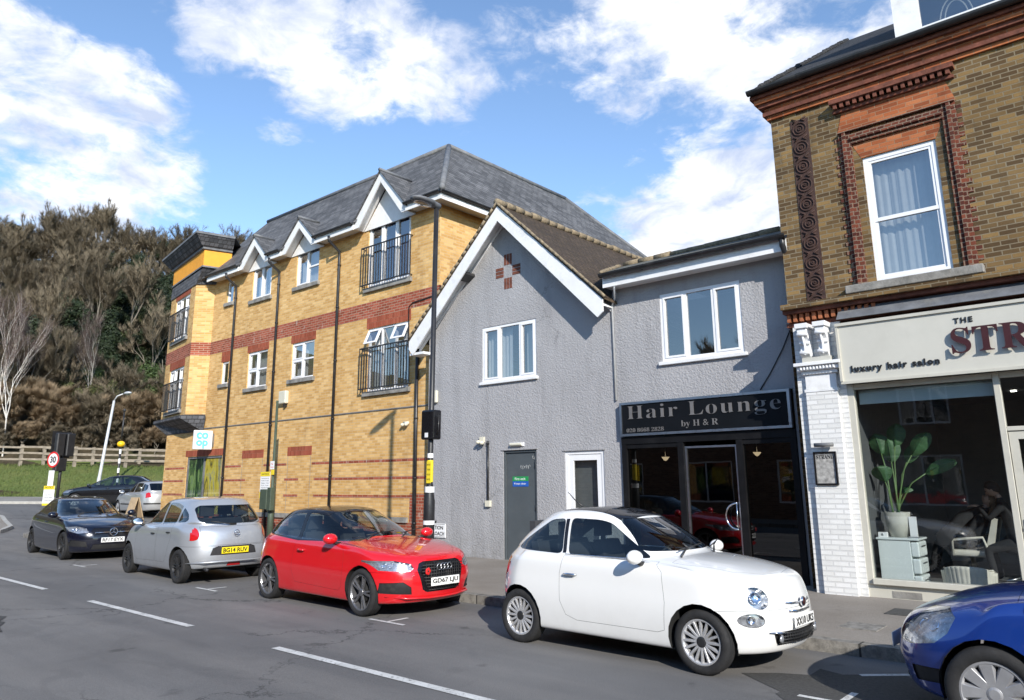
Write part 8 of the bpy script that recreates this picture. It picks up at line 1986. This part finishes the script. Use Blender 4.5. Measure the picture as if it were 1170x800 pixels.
def tree(kind, x, y, sc, rz, name, label, cat, group, dz=0):
    o = bpy.data.objects.new(name, None); COL.objects.link(o); o.location = (x, y, ground_z(x, y)-.1+dz); o.rotation_euler = (0, 0, rz); o.scale = (sc, sc, sc); tag(o, label, cat, group)
    a, c, h = KIND[kind]
    link('trunk', a, None, o); link('crown', c, None, o); return o
def plant_hill(at):
    kinds(); rnd = random.Random(31)
    lab = {'bare': ('bare_tree', 'leafless grey brown tree on the wooded hillside', 'tree', 'bare trees on the hill'), 'scrub': ('bare_shrub', 'dense leafless brown shrub behind the rail fence', 'shrub', 'brown shrubs behind the fence'),
           'yew': ('evergreen_tree', 'dark evergreen tree among the bare trees on the hill', 'tree', 'dark evergreens on the hill'), 'ivy': ('leafy_tree', 'green ivy-clad bushy tree on the lower hillside', 'tree', 'green bushy trees on the hill'),
           'olive': ('olive_bush', 'olive green bush at the foot of the wood', 'bush', 'olive bushes at the foot of the wood')}
    def put(kind, s, t, sc):
        x, y = at(s, t); k = ''.join(q for q in kind if q.isalpha()).replace('bare_', 'bare'); k = 'bare' if kind.startswith('bare') else k
        nm, l_, c_, g_ = lab[k]; tree(kind, x, y, sc, rnd.uniform(0, 6.28), nm, l_, c_, g_)
    # rows up the slope; t runs across the view
    s = 60.5
    while s < 150:
        t = -s*.155; step = 2.9+.016*(s-60)
        while t < s*.165:
            tt = t+rnd.uniform(-1.1, 1.1); ss = s+rnd.uniform(-1.8, 1.8); u = tt/ss; r = rnd.random()
            if u > .012 and 67 < ss < 110 and r < .74: k = rnd.choice(('yew0', 'yew1'))
            elif u < -.05 and 80 < ss < 90 and r < .35: k = 'yew0'
            elif ss < 76 and r < .34: k = rnd.choice(('ivy', 'olive', 'yew1'))
            elif u < -.07 and ss > 118 and r < .8: k = 'yew1'
            elif r > .93: k = rnd.choice(('ivy', 'yew1'))
            else: k = rnd.choice(('bare_a', 'bare_b', 'bare_c'))
            put(k, ss, tt, rnd.uniform(.5, .8) if not k.startswith('bare') else rnd.uniform(.55, .85)); t += step
        s += 4.6 if s < 100 else 6.2
    for i in range(15):
        t = -10.5+1.6*i+rnd.uniform(-.5, .5); put('scrub0' if rnd.random() < .8 else 'scrub1', 59.5+rnd.uniform(-.8, 1.6), t, rnd.uniform(1.05, 1.4))
    for i in range(16): put('scrub0' if rnd.random() < .6 else 'scrub1', 58.0+rnd.uniform(-.6, .8), -10+1.45*i+rnd.uniform(-.5, .5), rnd.uniform(.5, .75))
    for i in range(6): put(rnd.choice(('olive', 'ivy')), 62+rnd.uniform(-1, 1), -9+4.0*i+rnd.uniform(-1, 1), rnd.uniform(.6, .85))
    for (px_t, s_, sc, lb) in ((-3.95, 57.2, .66, 'tall white-barked birch by the left edge behind the fence'), (.4, 64.5, .45, 'slender pale birch rising from the middle of the brown shrubs')):
        x, y = at(s_, px_t); tree('birch', x, y, sc, 1.3 if px_t < 0 else 4.0, 'birch_tree', lb, 'tree', None)
    # one tree across the road that the upper windows mirror
    o = tree('bare_a', -19, -18, 1.0, 0, 'bare_tree', 'large leafless tree behind the houses across the road', 'tree', None)
    o = tree('yew0', -28, -19, .8, 1, 'evergreen_tree', 'dark evergreen behind the houses across the road', 'tree', None)
# ================= put it all together
AT = build_ground()
yellow_building(); grey_building(); strand_building(); opposite()
plant_hill(AT)
street_furniture(AT); salon_things()
for f_ in (white_car, red_car, micra, dark_car, far_hatch, far_black, blue_car): f_()
